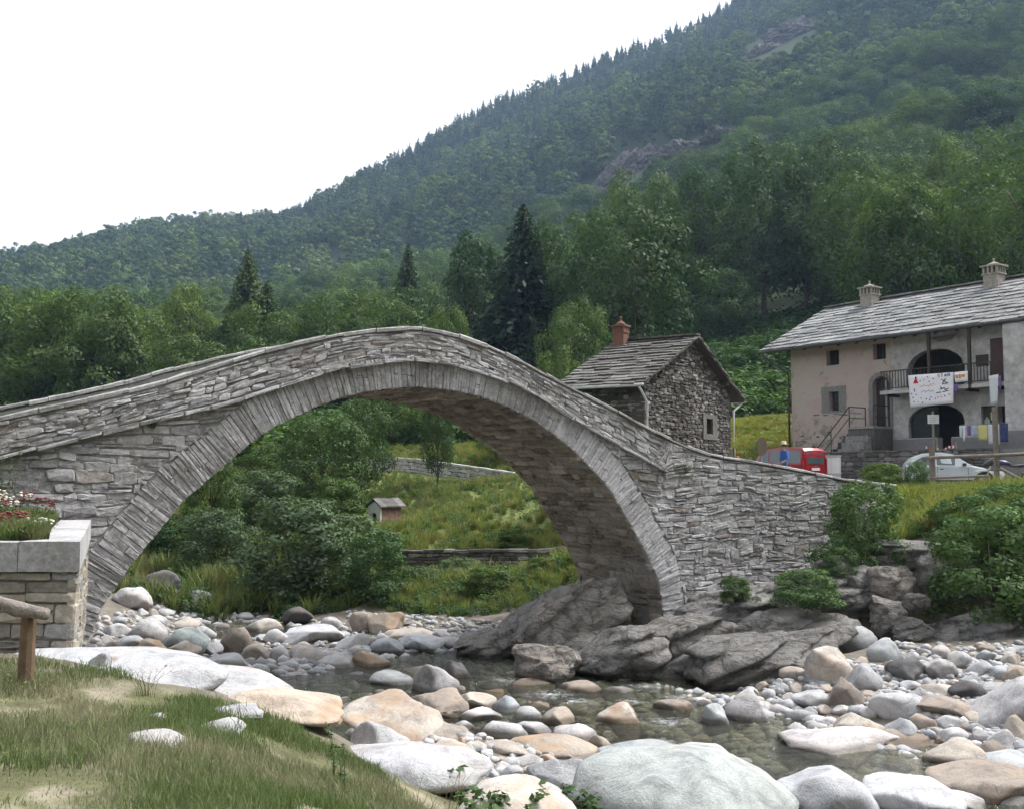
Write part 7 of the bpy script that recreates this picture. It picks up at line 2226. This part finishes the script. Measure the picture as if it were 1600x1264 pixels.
def build_silver_car():
    p = on_ground(1481, 755, 40.0)
    root = empty('silver_car', (p.x, p.y, p.z), R(-14), 'small silver three-door car parked below the loggia', 'car')
    root.scale = (.93, .93, .93)
    S = [(-1.72, .48, .84, .90, .66, .70, .58), (-1.68, .34, .88, 1.0, .72, .74, .60), (-1.45, .26, .90, 1.24, .76, .78, .58), (-1.0, .24, .90, 1.40, .77, .80, .57), (-.3, .22, .89, 1.44, .77, .80, .57), (.15, .22, .88, 1.38, .77, .80, .56), (.85, .22, .86, .92, .77, .79, .62), (1.35, .24, .74, .80, .74, .76, .58), (1.66, .30, .60, .66, .68, .70, .52), (1.74, .36, .50, .54, .60, .62, .48)]
    loft(S).build('body', M['silver'], root)
    for s in (-1, 1):
        for xs, nm in (([(-1.38, .12, .55), (-1.05, .10, .82), (-.62, .10, .86)], 'rear_side_window'), ([(-.52, .10, .86), (.1, .10, .84), (.62, .14, .40)], 'door_window')):
            mb = MB(); side_patch(mb, S, xs, 0, 1, s); mb.build(nm, M['carglass'], root)
        for x in (-1.08, 1.1): wheel(root, x, s * .70, .28)
        MB().box(1.45, 1.68, s * .50 - .13, s * .50 + .13, .60, .70).build('headlight', M['lamp_clear'], root)
        MB().box(-1.74, -1.6, s * .60 - .06, s * .60 + .06, .66, .88).build('tail_lamp', M['lamp_red'], root)
        MB().box(.45, .58, s * .88 - .08, s * .88 + .08, .90, 1.02).build('mirror', M['plastic'], root)
        y0, y1 = sorted((s * .812, s * .800))
        MB().box(-.52, -.505, y0, y1, .32, .88).build('door_seam', M['plastic'], root); MB().box(.66, .675, y0, y1, .32, .84).build('door_seam', M['plastic'], root)
        MB().box(-.42, -.28, *sorted((s * .83, s * .80)), .76, .80).build('door_handle', M['plastic'], root)
        MB().box(-1.5, 1.45, *sorted((s * .825, s * .78)), .24, .34).build('sill', M['plastic'], root)
    V = [(.86, -.60, .94), (.86, .60, .94), (.18, .50, 1.375), (.18, -.50, 1.375)]
    MB().add([(x + .03, y, z + .035) for x, y, z in V] + V, [(0, 1, 2, 3), (7, 6, 5, 4)]).build('windscreen', M['carglass'], root)
    MB().box(1.6, 1.78, -.60, .60, .34, .46).build('front_bumper', M['plastic'], root)
    MB().box(1.76, 1.79, -.2, .2, .36, .44).build('number_plate', M['white'], root)
build_silver_car()

M['darkviolet'] = plain_mat('dark_violet_paint', (.06, .04, .12), .3, .1)
def build_motorcycle():
    p = on_ground(1574, 755, 33.6)
    root = empty('motorcycle', (p.x, p.y, p.z + .0), R(172), 'white and violet motorcycle parked by the railing post', 'motorcycle')
    for x in (-.68, .70): wheel(root, x, 0, .31, .12)
    MB().tube([(.70, .07, .31), (.52, .07, .82), (.46, .07, 1.0)], .025, 7).build('fork', M['chrome'], root)
    MB().tube([(.70, -.07, .31), (.52, -.07, .82), (.46, -.07, 1.0)], .025, 7).build('fork', M['chrome'], root)
    MB().tube([(.40, -.36, 1.05), (.46, -.18, 1.03), (.48, 0, 1.0), (.46, .18, 1.03), (.40, .36, 1.05)], .017, 7).build('handlebar', M['plastic'], root)
    MB().tube([(.46, 0, .9), (.1, 0, .82), (-.35, 0, .72), (-.68, 0, .31)], .035, 7).build('frame', M['greymetal'], root)
    MB().tube([(.44, 0, .85), (.22, 0, .4), (-.2, 0, .36), (-.68, 0, .31)], .03, 7).build('lower_frame', M['greymetal'], root)
    MB().lathe([(.05, -.16), (.14, -.1), (.16, 0), (.13, .12), (.06, .16)], (.02, 0, .48), 10).build('engine', M['greymetal'], root)
    def pod(prof, xs, nm, mat):
        mb = MB(); V, F = [], []; n = 10
        for x, (cz, hw, hh) in zip(xs, prof):
            for k in range(n): V.append((x, hw * .8 * math.cos(2 * math.pi * k / n), cz + hh * .75 * math.sin(2 * math.pi * k / n)))
        for i in range(len(xs) - 1):
            for k in range(n): F.append((i * n + k, i * n + (k + 1) % n, (i + 1) * n + (k + 1) % n, (i + 1) * n + k))
        F += [tuple(range(n)), tuple(range(len(V) - 1, len(V) - n - 1, -1))]
        mb.add(V, F, .5, True).build(nm, M[mat], root)
    pod([(.86, .08, .06), (.90, .15, .12), (.92, .16, .13), (.88, .08, .08)], [-.12, .05, .28, .42], 'tank', 'darkviolet')
    pod([(.90, .08, .03), (.84, .14, .05), (.80, .13, .05), (.82, .09, .05)], [-.75, -.5, -.25, -.05], 'seat', 'plastic')
    pod([(.80, .06, .04), (.85, .14, .15), (.90, .16, .18), (1.0, .10, .12)], [.75, .62, .50, .38], 'front_fairing', 'plastic')
    pod([(.62, .02, .02), (.65, .07, .03), (.64, .07, .03), (.55, .05, .02)], [.98, .85, .65, .45], 'mudguard', 'white')
    pod([(.55, .10, .1), (.5, .15, .2), (.48, .15, .2), (.5, .10, .1)], [.40, .28, .05, -.1], 'side_fairing', 'white')
    pod([(.78, .04, .04), (.80, .10, .08), (.88, .08, .05), (.95, .03, .02)], [-.35, -.5, -.75, -.92], 'tail_fairing', 'darkviolet')
    MB().tube([(.15, -.14, .3), (-.3, -.16, .3), (-.75, -.17, .42)], [.03, .045, .05], 8).build('exhaust', M['chrome'], root)
    MB().tube([(-.1, .12, .36), (-.15, .32, .0)], .015, 6).build('kickstand', M['plastic'], root)
build_motorcycle()

# ------------------------------------------------------------------ people
def skin_body(joints, bones, radii, root_i=0):
    me = bpy.data.meshes.new('body'); me.from_pydata(joints, bones, [])
    o = bpy.data.objects.new('body', me); col.objects.link(o)
    o.modifiers.new('skin', 'SKIN'); s = o.modifiers.new('sub', 'SUBSURF'); s.levels = 2; s.render_levels = 2
    for i, (v, r) in enumerate(zip(me.skin_vertices[0].data, radii)):
        v.radius = r if hasattr(r, '__len__') else (r, r); v.use_root = (i == root_i)
    dg = bpy.context.evaluated_depsgraph_get()
    ev = bpy.data.meshes.new_from_object(o.evaluated_get(dg))
    bpy.data.objects.remove(o)
    ev.polygons.foreach_set("use_smooth", np.ones(len(ev.polygons), bool))
    return ev
M['skin'] = plain_mat('skin', (.42, .25, .18), .6, .08)
M['shirt_blue'] = plain_mat('blue_shirt', (.05, .16, .50), .9, .15, 8)
M['trousers'] = plain_mat('grey_trousers', (.09, .09, .10), .9, .15, 8)
M['straw_hat'] = plain_mat('straw_hat', (.50, .42, .28), .9, .12, 20)
M['red_cap'] = plain_mat('red_cap', (.40, .08, .04), .9, .1)
M['grey_top'] = plain_mat('grey_top', (.20, .18, .19), .9, .15)
M['hair'] = plain_mat('brown_hair', (.05, .03, .02), .8, .2)
def person(px, d, height, rz, shirt, label, hat):
    p = on_ground(px, 740, d)
    root = empty('person', (p.x, p.y, p.z), rz, label, 'person')
    k = height / 1.75
    J = [(0, 0, .95), (0, 0, 1.15), (0, .01, 1.35), (0, .0, 1.46), (0, -.02, 1.54), (0, -.03, 1.63), (0, -.02, 1.72),
         (.19, 0, 1.41), (.26, .0, 1.14), (.22, -.20, 1.02), (.19, -.27, 1.00), (-.19, 0, 1.41), (-.27, .02, 1.14), (-.25, -.10, .92), (-.24, -.14, .84),
         (.10, 0, .90), (.11, -.02, .50), (.11, .02, .09), (.12, -.12, .04), (-.10, 0, .90), (-.12, .04, .50), (-.12, .08, .09), (-.13, -.06, .04)]
    B = [(0, 1), (1, 2), (2, 3), (3, 4), (4, 5), (5, 6), (2, 7), (7, 8), (8, 9), (9, 10), (2, 11), (11, 12), (12, 13), (13, 14), (0, 15), (15, 16), (16, 17), (17, 18), (0, 19), (19, 20), (20, 21), (21, 22)]
    Rd = [(.15, .11), (.15, .11), (.17, .11), .06, .062, (.085, .10), (.075, .085), .065, .05, .04, .032, .065, .05, .04, .032, .085, .065, .045, .035, .085, .065, .045, .035]
    me = skin_body(J, B, Rd)
    for m in (shirt, M['skin'], M['trousers']): me.materials.append(m)
    for f in me.polygons:
        c = f.center
        if c.z > 1.475 or (abs(c.x) > .16 and c.z < 1.10 and c.z > .75 and (c.y < -.06)): f.material_index = 1
        elif c.z < .95 and abs(c.x) < .2: f.material_index = 2
        else: f.material_index = 0
    o = link_mesh('body', me, None, root); o.scale = (k, k, k)
    # face: nose, ears, eyes
    fc = MB(); fc.lathe([(.005, -.02), (.016, -.005), (.006, .02)], (0, -.135, 1.615), 6)
    for s in (-1, 1): fc.lathe([(.008, -.025), (.018, 0), (.008, .025)], (s * .088, -.02, 1.62), 6)
    fo = fc.build('face', M['skin'], root, fix=False); fo.scale = (k, k, k)
    ey = MB()
    for s in (-1, 1): ey.lathe([(.003, -.006), (.01, 0), (.003, .006)], (s * .034, -.122, 1.645), 6)
    eo = ey.build('eyes', M['black'], root, fix=False); eo.scale = (k, k, k)
    hr = MB().lathe([(.088, 1.60), (.098, 1.65), (.092, 1.71), (.06, 1.765), (.01, 1.785)], (0, -.008, 0), 12).build('hair', M['hair'], root); hr.scale = (k, k, k)
    if hat == 'straw':
        h = MB().lathe([(.20, 1.695), (.205, 1.705), (.11, 1.72), (.105, 1.79), (.07, 1.825), (.01, 1.83)], (0, -.02, 0), 16).build('hat', M['straw_hat'], root)
    else:
        mb = MB().lathe([(.10, 1.68), (.105, 1.72), (.09, 1.78), (.05, 1.81), (.01, 1.815)], (0, -.02, 0), 14)
        mb.add([(-.07, -.10, 1.70), (.07, -.10, 1.70), (.05, -.21, 1.685), (-.05, -.21, 1.685), (-.07, -.10, 1.71), (.07, -.10, 1.71), (.05, -.21, 1.695), (-.05, -.21, 1.695)], [(0, 1, 2, 3), (7, 6, 5, 4), (0, 4, 5, 1), (1, 5, 6, 2), (2, 6, 7, 3), (3, 7, 4, 0)])
        h = mb.build('cap', M['red_cap'], root)
    h.scale = (k, k, k)
person(1226, 39.5, 1.78, R(-75), M['shirt_blue'], 'person in bright blue shirt and pale hat walking before the red van', 'straw')
person(1152, 38.0, 1.45, R(160), M['grey_top'], 'person in red cap just showing above the parapet near the stone house', 'cap')

# red and white barrier tape
def build_tape():
    a, b = at(1446, 699, 45.2), at(1494, 694, 45.0)
    root = empty('barrier_tape', a, 0, 'loose red and white barrier tape strung above the silver car', 'tape')
    n = 16
    for k in range(n):
        f0, f1 = k / n, (k + 1) / n
        p, q = (b - a) * f0, (b - a) * f1
        s = lambda f: -.18 * math.sin(f * math.pi) + .05 * math.sin(f * 19)
        V = [p + Vector((0, 0, s(f0) - .05)), q + Vector((0, 0, s(f1) - .05)), q + Vector((0, .03, s(f1) + .05)), p + Vector((0, .03, s(f0) + .05))]
        MB().add(V + [v + Vector((0, .006, 0)) for v in V], [(0, 1, 2, 3), (7, 6, 5, 4), (0, 4, 5, 1), (2, 6, 7, 3)]).build('red_band' if k % 2 else 'white_band', M['red'] if k % 2 else M['white'], root)
    for p in (a, b):
        g = ground(p.x, p.y) - a.z; q = p - a
        MB().tube([(q.x, q.y, g - .1), (q.x, q.y, q.z + .1)], .02, 6).build('stake', M['greymetal'], root)
build_tape()

# ------------------------------------------------------------------ haze
def build_haze():
    o = MB().box(-900, 900, -60, 1560, -3, 560).build('haze', None)
    m, nt, out = new_mat('valley_haze')
    v = N(nt, "ShaderNodeVolumePrincipled")
    v.inputs['Color'].default_value = (.48, .68, 1.0, 1); v.inputs['Density'].default_value = HAZE; v.inputs['Anisotropy'].default_value = .2
    nt.links.new(v.outputs[0], out.inputs['Volume'])
    o.data.materials.append(m)
    tag(o, 'thin bluish haze filling the valley', 'haze', None, 'stuff')
HAZE = 0.00023
build_haze()
